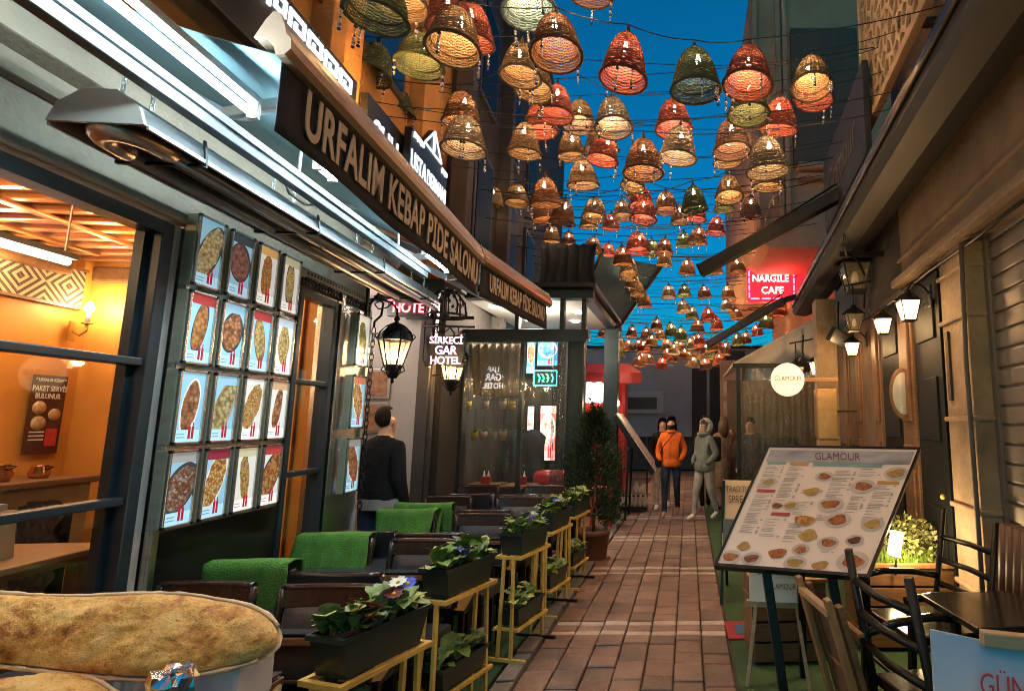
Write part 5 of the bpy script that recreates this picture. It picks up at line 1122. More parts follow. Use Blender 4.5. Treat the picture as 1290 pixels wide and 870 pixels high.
lettering(rs, 'DÖNER', .16, (-.1, .395, 2.32), (1, 0, 0), (0, 0, 1), M('cream_letter', (.7, .55, .4), .6), sx=.85, bold=.012)
lamp(rs, (-.2, .1, 2.3), 14, (1, .55, .4), .1)
ws = thing('white_cloud_sign', 'white glowing cloud shaped sign beside the red stall', 'sign', at(748, 494, 10.2))
b = MB(); pts = []
for k in range(40):
    a = 2 * math.pi * k / 40; r = 1 + .1 * math.cos(6 * a); pts.append((.25 * r * math.cos(a), 0, .2 * r * math.sin(a)))
b.prism(pts, (0, .06, 0)); b.build('lit_face', emis('white_lightbox', (1, .95, .92), 1.0), ws); b = MB(); b.box((0, .08, 0), (.3, .03, .2)); b.build('backing', m_black, ws)
for z, wd in ((.07, .16), (.0, .24), (-.07, .2)): lettering(ws, 'Çay' if z > .05 else ('Bar' if z > -.05 else 'evi'), .08, (0, -.006, z), (1, 0, 0), (0, 0, 1), M('grey_letter', (.15, .15, .16), .6), sx=1.0)
b = MB(); b.bar((-.2, .1, .0), (-.5, .3, 0), .03, .03); b.build('sign_arm', m_black, ws)
po_ = thing('dark_post', 'dark green square post standing behind the potted conifer', 'post', (-1.33, 9.4, -.02)); b = MB(); b.box((0, 0, 1.6), (.24, .24, 3.2), bev=.01); b.box((0, 0, .06), (.3, .3, .12), bev=.01); b.build('shaft', m_pavf, po_); b = MB(); b.box((0, 0, 3.22), (.32, .32, .06), bev=.01); b.build('capital', m_pavf, po_)
sb = thing('slanted_menu_board', 'slanted menu board seen edge on with a small lamp on top', 'menu board', (-.95, 9.6, -.02))
b = MB(); b.bar((-.3, 0, 1.72), (.36, 0, .78), .07, .9, .006, up=(0, 1, 0)); b.build('panel', m_black, sb); b = MB(); b.bar((-.255, -.0, 1.755), (.405, 0, .815), .02, .86, .003, up=(0, 1, 0)); b.build('print', M('menu_print', (.45, .42, .45), .4, 0, .5, 14), sb)
for yy in (-.3, .3): b = MB(); b.bar((-.05, yy, 1.3), (-.1, yy, 0), .035, .035); b.build('leg', m_black, sb)
b = MB(); b.tube([(-.3, -.2, 1.72), (-.36, -.2, 1.85), (-.3, -.2, 1.92)], .012, 6); b.build('lamp_arm', m_black, sb); b = MB(); b.lathe([(0, -.05), (.03, -.03), (.035, 0), (.02, .04), (0, .06)], n=10); b.build('bulb', m_bulb, sb, (-.27, -.2, 1.93)); lamp(sb, (-.2, -.25, 1.93), 6, WARM, .03)
jr = thing('jar_rack', 'low dark rack displaying white clay jars beside the red stall', 'rack', (-1.02, 10.3, -.02)); b = MB(); b.box((0, 0, .08), (.52, .3, .03), bev=.004); b.box((0, .12, .26), (.5, .03, .02)); b.build('shelf', m_black, jr)
for sx in (-1, 1): b = MB(); b.bar((sx * .24, .12, 0), (sx * .24, .12, .95), .025, .025); b.build('upright', m_black, jr)
b = MB(); b.lathe([(0, 0), (.03, 0), (.048, .04), (.044, .085), (.022, .11), (.026, .13), (0, .13)], n=14); JAR = b.mesh('jar_body', M('white_clay', (.62, .6, .57), .4, 0, .12, 20)); b = MB(); b.lathe([(.026, .128), (.028, .145), (0, .15)], n=12); JL = b.mesh('lid', M('jar_lid', (.4, .38, .36), .5))
for r in range(2):
    for k in range(6):
        t = thing('clay_jar', 'white clay jar in the %s row of the rack, %s from left' % (['front', 'rear'][r], ordn(k + 1)), 'jar', (-1.24 + k * .088, 10.2 + r * .12, .076 + r * .0), random.random() * 6, 'white clay jars'); t.scale = (.9, .9, 1.0 + .6 * r); link('jar_body', JAR, t); link('lid', JL, t)
t = thing('tall_clay_jar', 'single taller clay jar standing above the jar rows', 'jar', (-.98, 10.42, .25)); t.scale = (1.3, 1.3, 1.7); link('jar_body', JAR, t); link('lid', JL, t)
t = thing('red_stool', 'red wooden stool beside the potted conifer', 'stool', (-1.35, 8.6, -.02), .2)
b = MB(); b.box((0, 0, .62), (.34, .3, .03), bev=.008); b.build('seat', m_red, t)
for sx in (-1, 1):
    for sy in (-1, 1): b = MB(); b.bar((sx * .14, sy * .12, 0), (sx * .14, sy * .12, .61), .025, .025); b.build('leg', m_red, t)
for sy in (-1, 1): b = MB(); b.bar((-.14, sy * .12, .3), (.14, sy * .12, .3), .02, .02); b.build('stretcher', m_red, t)
# end of the alley
en = thing('blue_grey_house', 'plain blue grey house with long sign board closing the end of the alley', 'building', (0, 18.6, 0))
m_bl = M('blue_grey_render', (.36, .42, .5), .8, 0, .15, 1.5, .2, 20)
f = MB(); f.box((-.6, 1.5, 2.6), (9, 2.8, 3.0)); f.build('upper_wall', m_bl, en)
f = MB(); f.box((-.6, 1.6, .55), (9, 2.6, 1.1)); f.build('shutter_wall', M('teal_shutter', (.05, .075, .085), .5, .2, .2, 3), en)
for k in range(9): f = MB(); f.box((-4 + k * .85, .28, .55), (.1, .06, 1.08)); f.build('shutter_post', M('teal_post', (.1, .13, .14), .5, .2), en)
f = MB(); f.box((-1.62, .04, 2.25), (1.5, .12, .75), bev=.02); sg_ = f.build('sign_frame', M('pale_blue_frame', (.45, .55, .6), .6, 0, .1, 4), en); q = MB(); q.box((-1.66, -.03, 2.22), (1.15, .02, .4)); q.build('sign_panel', M('dark_sign_panel', (.04, .06, .08), .4, 0, .5, 9), sg_)
f = MB(); f.box((1.3, .03, 2.3), (1.2, .2, 3.4)); f.box((.35, .05, 2.2), (.5, .1, 2.4)); f.build('dark_bay', M('dark_far_bay', (.02, .025, .03), .7, 0, .3, 3), en)
f = MB(); f.box((-.6, 1.5, 4.14), (9.2, 3.0, .08)); f.build('roof', m_black, en)

# ================================================================== PEOPLE
def seg_d(p, a, b):
    ab = b - a; t = max(0, min(1, (p - a).dot(ab) / max(ab.length_squared, 1e-9))); return (p - (a + ab * t)).length
def person(label, loc, rotz, J, mats, regions, bones=None, sub=2):
    """J: joint -> (x, y, z, rx, ry); one skinned continuous body, faces coloured by nearest limb"""
    t = thing('person', label, 'person', loc, rotz)
    B = [('pelvis', 'waist', 'torso'), ('waist', 'chest', 'torso'), ('chest', 'neck', 'torso'), ('neck', 'jaw', 'head'), ('jaw', 'crown', 'head')]
    for s in 'lr':
        B += [('pelvis', 'hip' + s, 'leg'), ('hip' + s, 'knee' + s, 'leg'), ('knee' + s, 'ankle' + s, 'leg'), ('ankle' + s, 'toe' + s, 'shoe'), ('chest', 'sho' + s, 'torso'), ('sho' + s, 'elb' + s, 'arm'), ('elb' + s, 'wri' + s, 'arm'), ('wri' + s, 'hand' + s, 'hand')]
    names = list(J); idx = {n: i for i, n in enumerate(names)}
    me = bpy.data.meshes.new('body'); me.from_pydata([J[n][:3] for n in names], [(idx[a], idx[c]) for a, c, _ in B], [])
    o = bpy.data.objects.new('body', me); C.objects.link(o)
    sk = o.modifiers.new('skin', 'SKIN'); sk.use_smooth_shade = True; ss_ = o.modifiers.new('sub', 'SUBSURF'); ss_.levels = sub; ss_.render_levels = sub
    for n in names:
        sv = me.skin_vertices[0].data[idx[n]]; sv.radius = (J[n][3], J[n][4]); sv.use_root = n == 'pelvis'
    dg = bpy.context.evaluated_depsgraph_get(); dg.update(); bm_ = bpy.data.meshes.new_from_object(o.evaluated_get(dg)); bpy.data.objects.remove(o); bpy.data.meshes.remove(me)
    bm_.materials.clear()
    order = ['torso', 'arm', 'leg', 'shoe', 'head', 'hand']
    for r in order: bm_.materials.append(mats[r])
    V = {n: Vector(J[n][:3]) for n in names}
    for f_ in bm_.polygons:
        c = f_.center; k = min(B, key=lambda q: seg_d(c, V[q[0]], V[q[1]]) - .6 * min(J[q[0]][3], J[q[1]][3]))[2]
        if k == 'leg' and c.z > regions.get('hem', .0): k = 'torso'
        elif k == 'torso' and c.z < regions.get('hem', .0): k = 'leg'
        f_.material_index = order.index(k); f_.use_smooth = True
    b_ = link('body', bm_, t); return t
def pose(H=1.65, stride=.0, arms='pocket', lean=0, bulk=1.0, legw=1.0, headw=1.0, turn=0):
    k = H / 1.7; J = {}
    def a(n, x, y, z, r, r2=None): J[n] = (x * k, y * k + lean * z * k, z * k, r * k, (r2 or r) * k)
    a('pelvis', 0, 0, .94, .125 * bulk, .1 * bulk); a('waist', 0, 0, 1.08, .125 * bulk, .095 * bulk); a('chest', 0, .01, 1.29, .135 * bulk, .105 * bulk); a('neck', 0, .01, 1.455, .06, .06); a('jaw', 0, .045, 1.535, .066 * headw, .074 * headw); a('crown', 0, .02, 1.65, .078 * headw, .09 * headw)
    for s, sg in (('l', -1), ('r', 1)):
        st = stride * sg
        a('hip' + s, sg * .09, 0, .9, .09 * legw, .095 * legw); a('knee' + s, sg * .095, st * .5 + .03, .5, .062 * legw, .065 * legw); a('ankle' + s, sg * .095, st - (.04 if st < 0 else 0), .09 + (.03 if st < 0 else 0), .042, .045); a('toe' + s, sg * .105, st + .15 - (.03 if st < 0 else 0), .035, .038, .03)
        a('sho' + s, sg * .155, 0, 1.375, .06 * bulk, .06 * bulk)
        if arms == 'pocket': a('elb' + s, sg * .235, -.06, 1.12, .058 * bulk, .055 * bulk); a('wri' + s, sg * .2, .1, 1.0, .045, .045); a('hand' + s, sg * .15, .12, .95, .035, .03)
        elif arms == 'down': a('elb' + s, sg * .205, -.03, 1.12, .055 * bulk, .055 * bulk); a('wri' + s, sg * .22, .05, .9, .04, .04); a('hand' + s, sg * .21, .08, .8, .03, .035)
        elif arms == 'reach': a('elb' + s, sg * .28, .08, 1.3 if sg > 0 else 1.14, .05, .05); a('wri' + s, sg * (.36 if sg > 0 else .2), .26 if sg > 0 else .1, 1.42 if sg > 0 else 1.0, .035, .035); a('hand' + s, sg * (.38 if sg > 0 else .16), .33 if sg > 0 else .14, 1.5 if sg > 0 else .95, .028, .028)
    return J
m_skin = M('skin', (.5, .3, .2), .5, 0, .08, 10)
m_hair = M('dark_hair', (.008, .006, .005), .7, 0, .3, 30, .5, 200, spec=.2)
def cloth(name, c, r=.85): return M(name, c, r, 0, .35, 7, 1.0, 14, spec=.2)
def mset(top, leg, shoe, head=None, hand=None): return {'torso': top, 'arm': top, 'leg': leg, 'shoe': shoe, 'head': head or m_skin, 'hand': hand or m_skin}
def hair(t, H, long=True, m=None, back=.0, face=1):
    k = H / 1.7; b = MB()
    b.ball((0, -.0 * k, 1.635 * k), (.1 if long else .093) * k, 14, (.9, 1.05, 1.02) if long else (.86, 1.02, 1.06))
    bmesh.ops.delete(b.b, geom=[v for v in b.b.verts if v.co.y > .005 * k and v.co.z < 1.69 * k], context='VERTS')
    for sx in () if long else (-1, 1): b.ball((sx * .083 * k, .0, 1.59 * k), .018 * k, 8, (.5, 1, 1.4), mi=1)
    if long: b.lathe([(.085 * k, 1.66 * k), (.1 * k, 1.56 * k), (.1 * k, 1.45 * k), (.07 * k, 1.36 * k), (.0, 1.34 * k)], c=(0, -.02 * k, 0), n=16, a0=math.pi * .92, a1=math.pi * 2.08)
    o = b.build('hair', [m or m_hair, m_skin], t); o.modifiers.new('t', 'SOLIDIFY').thickness = .012
def face(t, H, mask=None):
    k = H / 1.7
    for sx in (-1, 1): b = MB(); b.ball((sx * .03 * k, .1 * k, 1.61 * k), .01 * k, 8); b.build('eye', M('dark_eye', (.02, .015, .01), .2), t)
    if mask:
        b = MB(); b.grid(lambda u, v: Vector((.07 * k * math.sin((u - .5) * 2.6), .012 * k + .115 * k * math.cos((u - .5) * 2.4) * (1 - .12 * (2 * v - 1) ** 2), (1.495 + .075 * v) * k)), 10, 6); b.build('face_mask', mask, t)
    else:
        b = MB(); b.prism([(0, .1 * k, 1.61 * k), (.012 * k, .1 * k, 1.565 * k), (0, .128 * k, 1.568 * k)], (-.006, 0, 0)); b.build('nose', m_skin, t); b = MB(); b.box((0, .105 * k, 1.535 * k), (.045 * k, .01, .012 * k)); b.build('mouth', M('lips', (.35, .12, .1), .5), t)
def bag(t, H, m, strap=True):
    k = H / 1.7; b = MB(); b.box((.23 * k, -.02, .93 * k), (.1, .2, .2), bev=.03); o = b.build('shoulder_bag', m, t)
    b = MB(); b.tube([(.22 * k, .0, 1.0 * k), (.12 * k, .15 * k, 1.2 * k), (-.06 * k, .12 * k, 1.42 * k), (-.08 * k, -.06, 1.45 * k), (.1 * k, -.14 * k, 1.2 * k), (.22 * k, -.04, 1.02 * k)], .008, 5); b.build('strap', m, o)
jeans = cloth('dark_jeans', (.02, .035, .065)); m_blk = cloth('black_cloth', (.012, .012, .014))
t = person('person in a bright orange jacket, dark jeans and black face mask walking towards the camera', (-.31, 9.68, -.005), math.pi - .1, pose(1.68, .16, 'pocket', bulk=1.18), mset(cloth('orange_jacket', (.62, .13, .02)), jeans, M('tan_shoes', (.4, .22, .13), .6), None, cloth('orange_jacket', (.62, .13, .02))), {'hem': .87})
hair(t, 1.68); face(t, 1.68, m_blk); bag(t, 1.68, m_blk)
b = MB(); b.lathe([(.15, .84), (.175, .87), (.172, .93), (.15, .97)], n=20, sy=.78); b.build('jacket_hem', cloth('orange_jacket', (.62, .13, .02)), t); b = MB(); b.tube([(.07 * math.cos(a), .015 + .07 * math.sin(a), 1.435) for a in [2 * math.pi * q / 16 for q in range(16)]], .025, 8, closed=True); b.build('collar', cloth('orange_jacket', (.62, .13, .02)), t)
grey = cloth('grey_puffer', (.17, .19, .17))
t = person('person in a hooded grey puffer jacket and grey trousers with a backpack', (.26, 9.35, -.005), math.pi / 2 + .75, pose(1.62, .17, 'pocket', bulk=1.25, legw=1.12), mset(grey, cloth('light_grey_trousers', (.36, .34, .31)), m_white, None, grey), {'hem': .86})
b = MB(); b.ball((0, -.03, 1.53), .125, 14, (.98, 1.05, 1.15)); bmesh.ops.delete(b.b, geom=[v for v in b.b.verts if v.co.y > .05], context='VERTS'); b2 = MB(); b2.lathe([(.15, .78), (.19, .82), (.195, .9), (.165, .95)], n=20, sy=.8); b2.build('jacket_hem', grey, t); b2 = MB(); b2.tube([(.085 * math.cos(a), .01 + .085 * math.sin(a), 1.4) for a in [2 * math.pi * q / 16 for q in range(16)]], .035, 8, closed=True); b2.build('hood_collar', grey, t)
o = b.build('hood', cloth('pale_grey_hood', (.42, .43, .38)), t); o.modifiers.new('t', 'SOLIDIFY').thickness = .02; face(t, 1.62)
b = MB(); b.box((0, -.2, 1.15), (.28, .16, .42), bev=.05); o = b.build('backpack', cloth('dark_backpack', (.025, .03, .032)), t); b = MB(); b.box((0, -.285, 1.07), (.2, .03, .2), bev=.01); b.build('pocket', cloth('dark_backpack', (.025, .03, .032)), o)
t = person('person half hidden behind the orange jacket wearing pale striped trousers', (-.5, 10.5, -.005), math.pi, pose(1.66, .18, 'down'), mset(m_blk, cloth('pale_trousers', (.45, .38, .33)), m_white), {'hem': .87}); hair(t, 1.66); face(t, 1.66)
t = person('long haired person in tan coat with arm raised beside the cafe', (.62, 10.2, -.005), .5, pose(1.66, .05, 'reach', bulk=1.1), mset(cloth('tan_coat', (.3, .19, .12)), cloth('tan_coat', (.3, .19, .12)), m_blk), {'hem': .7}); hair(t, 1.66, True, M('brown_hair', (.12, .06, .03), .5, 0, .3, 30)); face(t, 1.66)
b = MB(); b.lathe([(.19, .45), (.17, .7), (.15, .95)], n=18, sy=.75); b.build('coat_skirt', cloth('tan_coat', (.3, .19, .12)), t)
t = person('dark haired person in black with a pale bag, behind the grey jacket', (.3, 10.4, -.005), .2, pose(1.7, .15, 'down', bulk=1.05), mset(m_blk, m_blk, m_white), {'hem': .86}); hair(t, 1.7); bag(t, 1.7, cloth('pale_bag', (.5, .42, .35)))
t = person('person in a dark hooded coat behind the plastic sheet of the cafe', (1.0, 9.0, -.005), 2.6, pose(1.66, .05, 'down', bulk=1.25), mset(cloth('navy_coat', (.03, .032, .04)), m_blk, m_blk), {'hem': .7}); hair(t, 1.66, False); face(t, 1.66)
t = person('man in black jacket and jeans seen from behind in the hotel doorway', (-2.72, 4.95, -.01), -.25, pose(1.72, .06, 'down', bulk=1.22, legw=1.18), mset(m_blk, cloth('blue_jeans', (.03, .06, .1)), m_blk), {'hem': .9}); hair(t, 1.72, False)
b = MB(); b.lathe([(.185, .86), (.19, .93), (.175, .95)], n=20, sy=.72); b.build('shirt_hem', cloth('grey_shirt', (.3, .3, .3)), t)
# ================================================================== RIGHT SIDE HOUSE FRONT
rb_ = thing('cafe_building', 'beige cafe house on the right with shutter, stone pilaster and black doors', 'building', RIGHT, RROT)
m_stone = M('warm_stone', (.33, .23, .145), .8, 0, .3, 3.5, .5, 25, dirt=(.2, .135, .085))
m_stuc = M('beige_stucco', (.25, .18, .125), .88, 0, .2, 2.6, .6, 22, dirt=(.15, .105, .07))
f = MB(); f.box((.35, 3.5, 3.25), (.7, 3.0, .84)); f.box((.45, 3.2, 5.4), (.7, 4.2, 3.5)); f.box((-.03, 3.5, 2.86), (.12, 3.0, .07), bev=.012); f.box((-.012, 3.5, 3.08), (.03, 3.0, .025), bev=.005); f.build('fascia', m_stuc, rb_)
f = MB(); f.box((.2, 3.85, 1.4), (.4, .44, 2.85), bev=.008)
for z in (.5, 1.02, 1.62, 2.32, 2.66): f.box((.195, 3.85, z), (.44, .475, .035), bev=.012)
pl = f.build('pilaster', m_stone, rb_)
f = MB(); f.box((-.008, 3.97, 2.0), (.02, .05, .5)); f.build('slot', M('dark_slot', (.08, .05, .03), .7), pl)
sh = MB(); sh.box((.17, 2.7, 1.42), (.02, 1.9, 2.9)); sho = sh.build('roller_shutter', M('shutter_grey', (.22, .185, .155), .5, .3, .15, 5), rb_)
for k in range(24): q = MB(); q.box((.155, 2.7, .08 + k * .12), (.03, 1.88, .105), bev=.012); q.build('slat', MATS['shutter_grey'], sho)
f = MB(); f.box((.15, 3.6, 1.42), (.05, .05, 2.8)); f.build('shutter_rail', MATS['shutter_grey'], rb_)
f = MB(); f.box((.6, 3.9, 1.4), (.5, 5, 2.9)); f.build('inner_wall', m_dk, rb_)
# black double doors and panels beyond the pilaster
for (y0, y1, nm) in ((4.12, 4.72, 'door'), (5.1, 5.75, 'door')):
    f = MB(); f.box((.05, (y0 + y1) / 2, 1.38), (.1, y1 - y0, 2.76), bev=.006); d_ = f.build(nm, M('black_door_paint', (.008, .01, .01), .55, 0, .2, 5, spec=.2), rb_)
    for z in (.7, 1.7, 2.4): q = MB(); q.box((-.005, (y0 + y1) / 2, z), (.02, y1 - y0 - .2, .5 if z < 2 else .3), bev=.008); q.build('door_panel', MATS['black_door_paint'], d_)
    q = MB(); q.ball((-.035, y0 + .06, 1.05), .02, 10); q.build('handle', m_gold, d_)
for (y0, y1) in ((4.74, 5.08), (5.78, 6.05), (6.6, 6.85), (7.3, 7.55)):
    f = MB(); f.box((.06, (y0 + y1) / 2, 1.4), (.16, y1 - y0, 2.8), bev=.01); f.box((-.03, (y0 + y1) / 2, 2.1), (.03, y1 - y0 - .1, 1.0), bev=.01); f.box((-.03, (y0 + y1) / 2, .9), (.03, y1 - y0 - .1, 1.0), bev=.01); f.build('timber_pillar', m_wood, rb_)
for (y0, y1) in ((6.07, 6.58), (6.87, 7.28)):
    f = MB(); f.box((.1, (y0 + y1) / 2, 1.3), (.05, y1 - y0, 2.6), bev=.006); wo = f.build('shop_window', m_wood, rb_); q = MB(); q.box((.07, (y0 + y1) / 2, 1.5), (.008, y1 - y0 - .12, 1.9)); q.build('pane', M('amber_pane', (.14, .08, .03), .08, 0, .3, 3), wo)
f = MB(); f.box((.3, 8.3, 2.1), (.6, 6.6, 1.6)); f.box((.3, 9.5, 1.0), (.5, 3.6, 2.0)); f.build('far_wall', M('brown_front', (.15, .1, .065), .75, 0, .25, 2, .2, 30), rb_)
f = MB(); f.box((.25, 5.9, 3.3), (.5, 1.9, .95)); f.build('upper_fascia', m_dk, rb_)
ov = thing('oval_plaque', 'pale oval plaque on the timber pillar beside the black door', 'plaque', Rw(-.062, 4.9, 1.85), RROT)
b = MB(); b.lathe([(0, .02), (.1, .02), (.115, .012), (.12, 0)], n=28, sx=1.9); b.build('rim', m_wood, ov, None, (R_(90), R_(-90), 0)); b = MB(); b.lathe([(0, .024), (.095, .022), (.096, .018)], n=28, sx=1.95); b.build('face', M('pale_plaque', (.45, .43, .4), .35, 0, .1, 6), ov, None, (R_(90), R_(-90), 0))
# dark awning cassette along the house
ac = thing('awning_cassette', 'long black folded awning cassette running along the right house front', 'awning', Rw(.1, 0, -.04), RROT)
prof = [(-.62, 3.5), (-.58, 3.44), (-.4, 3.42), (-.2, 3.5), (-.1, 3.62), (-.12, 3.8), (-.3, 3.9), (-.48, 3.86), (-.6, 3.72)]
m_cass = M('black_cassette', (.012, .011, .009), .6, 0, .25, 4, stretch=(5, .5, 5))
f = MB(); f.prism([(x, 1.6, z) for x, z in prof], (0, 7.6, 0)); f.build('cassette', m_cass, ac)
f = MB(); f.box((-.625, 5.4, 3.6), (.03, 7.6, .06), bev=.01); f.build('front_trim', M('bronze_trim', (.06, .045, .03), .35, .6, .2, 4), ac)
f = MB(); f.prism([(-.1, 1.6, 3.66), (.3, 1.6, 4.25), (.34, 1.6, 4.2), (-.06, 1.6, 3.6)], (0, 6.6, 0)); f.build('hood', m_cass, ac)
for yy in (2.4, 4.4, 6.6): f = MB(); f.bar((-.15, yy, 3.7), (.1, yy, 3.55), .06, .1, .006); f.build('wall_bracket', m_black, ac)
f = MB(); f.box((-.3, 5.5, 3.36), (.5, .06, .05)); f.build('cross_strap', m_black, ac)
for k, (a, c, w_, lab) in enumerate(((at(884, 340, 6.7), at(1072, 238, 6.1), .13, 'thick black awning arm reaching out over the alley from the right'), (at(893, 433, 9.4), at(988, 378, 8.8), .1, 'second thinner black awning arm below the red neon sign'))):
    t = thing('projecting_bracket', lab, 'bracket'); b = MB(); b.bar(a, c, w_, w_ * 1.1, .012); b.build('profile', m_cass, t); b = MB(); b.bar(a - (c - a).normalized() * .03, a, w_ * 1.15, w_ * 1.25, .01); b.build('end_cap', m_black, t); d = Vector((0, 0, w_ * .8)); b = MB(); b.tube([a.lerp(c, .25) + d * .7, a.lerp(c, .6) + d * 1.1, c + d * 1.6], .012, 6); b.build('tension_rod', m_black, t)
    b = MB(); b.bar(c, Vector((1.75 + .075 * c.y, c.y - .05, c.z + .25)), w_ * .8, w_ * .9, .01); b.build('wall_arm', m_cass, t)
# upper bay and facade
ub = thing('upper_bay', 'brown grey upper storey bay with mouldings jutting over the alley', 'building', (0, 9.2, 0))
m_bay = M('dusky_stucco', (.52, .25, .16), .85, 0, .2, 1.5, .25, 30)
pts = [(1.12, 9.5), (1.12, 5.2), (1.14, 4.9), (1.24, 4.72), (1.4, 4.6), (2.5, 4.6), (2.5, 3.0), (4.5, 3.0), (4.5, 9.5)]
f = MB(); f.prism([(x, 0, z) for x, z in pts], (0, 7, 0)); f.build('wall', m_bay, ub)
for x in (1.2, 1.62, 1.74): f = MB(); f.box((x, -.04, 7.2), (.09, .1, 4.6), bev=.012); f.build('moulding', m_bay, ub)
f = MB(); f.box((2.4, -.1, 6.0), (1.0, .3, .12), bev=.02); f.box((2.4, -.06, 5.85), (1.0, .2, .1), bev=.02); f.build('cornice', m_bay, ub)
f = MB(); f.box((2.45, -.05, 7.4), (1.2, .12, 2.6)); f.build('dark_panel', M('dark_grey_panel', (.13, .07, .05), .7, 0, .2, 3), ub)
f = MB(); f.tube([(1.6 - .28 * math.cos(a) , -.03, 4.75 + .8 * math.sin(a)) for a in [k * math.pi / 2 / 10 for k in range(11)]], .035, 6); f.build('curved_corbel', m_bay, ub)
# painted Glamour sign, leaning out above the cassette
gs2 = thing('painted_wall_sign', 'dark board with faded script lettering Glamour above the awning cassette', 'sign', Rw(-.28, 5.0, 4.55), RROT)
b = MB(); b.box((0, .9, .0), (.06, 2.2, .95), bev=.01); b.build('board', M('dark_sign_wood', (.04, .033, .028), .6, 0, .3, 6), gs2)
lettering(gs2, 'Glamour', .56, (-.034, .9, -.02), (0, -1, 0), (0, 0, 1), M('faded_letter', (.14, .115, .09), .7), sx=.75, bold=.004, extrude=.003)
b = MB(); b.box((.15, .2, .3), (.3, .05, .05)); b.box((.15, 1.6, .3), (.3, .05, .05)); b.build('wall_bracket', m_black, gs2)
# carved lattice screen
lt = thing('lattice_screen', 'beige cut out lattice screen at the top right above the awning', 'screen', Rw(-.2, 3.05, 4.6), RROT)
m_lat = M('beige_lattice', (.6, .4, .24), .7, 0, .12, 4)
random.seed(5); vj = {}
def vtx(p):
    k = (round(p[0], 3), round(p[1], 3))
    if k not in vj: vj[k] = (p[0] + random.uniform(-.035, .035), p[1] + random.uniform(-.05, .05))
    return vj[k]
b = MB(); s_ = .085; 
for i in range(14):
    for j in range(12):
        cx_, cz_ = i * s_ * 1.732 + (s_ * .866 if j % 2 else 0), j * s_ * 1.5 * 1.35
        P = [vtx((cx_ + s_ * math.sin(a), cz_ + s_ * 1.35 * math.cos(a))) for a in [k * math.pi / 3 for k in range(6)]]
        mx_, mz = sum(p[0] for p in P) / 6, sum(p[1] for p in P) / 6
        I = [(mx_ + (p[0] - mx_) * .72, mz + (p[1] - mz) * .74) for p in P]
        for k in range(6):
            k2 = (k + 1) % 6; q = [P[k], P[k2], I[k2], I[k]]
            for x0 in (-.012, .012): b.poly([(x0, y, z) for y, z in q])
            b.poly([(-.012, *I[k]), (-.012, *I[k2]), (.012, *I[k2]), (.012, *I[k])])
lo = b.build('lattice_panel', m_lat, lt); stuff(lo)
b = MB(); b.box((0, 1.0, -.1), (.07, 2.2, .08), bev=.008); b.box((0, -.11, .85), (.07, .06, 2.0), bev=.008); b.box((0, 2.1, .85), (.07, .06, 2.0), bev=.008); b.build('frame', m_lat, lt)
b = MB(); b.box((.2, 1.0, 0.2), (.4, .06, .06)); b.box((.6, 1.0, .8), (.4, 2.4, 2.2)); b.build('balcony_wall', m_dk, lt)
# red neon nargile cafe sign
nc = thing('red_neon_sign', 'red neon NARGİLE CAFE sign box above the alley', 'sign', at(972, 358, 11.0))
b = MB(); b.box((0, .1, 0), (1.0, .16, .72), bev=.01); b.box((.72, .1, .08), (.36, .16, .6), bev=.01); b.build('box', M('dark_red_box', (.25, .01, .015), .4, 0, .1, 4, emit=(1, .02, .04), estr=.5), nc)
m_wn = emis('warm_white_neon', (1, .6, .5), 3); m_rn2 = emis('red_tube', (1, .03, .06), 8)
lettering(nc, 'NARGİLE', .2, (-.02, 0, .12), (1, 0, 0), (0, 0, 1), m_wn, sx=.9, bold=.006); lettering(nc, 'CAFE', .21, (.02, 0, -.13), (1, 0, 0), (0, 0, 1), m_wn, sx=.95, bold=.006)
b = MB()
for (x0, z0, x1, z1) in ((-.46, .3, .46, .3), (-.46, -.3, .46, -.3), (-.46, -.3, -.46, .3), (.46, -.3, .46, .3)):
    for k in range(4): a, c = (k + .12) / 4, (k + .88) / 4; b.tube([(x0 + (x1 - x0) * a, 0, z0 + (z1 - z0) * a), (x0 + (x1 - x0) * c, 0, z0 + (z1 - z0) * c)], .016, 6)
b.build('neon_dashes', m_rn2, nc)
b = MB(); b.bar((.5, .1, .2), (1.1, .3, .3), .05, .05); b.build('bracket', m_black, nc); lamp(nc, (.2, -.4, 0), 5, (1, .05, .06), .3)

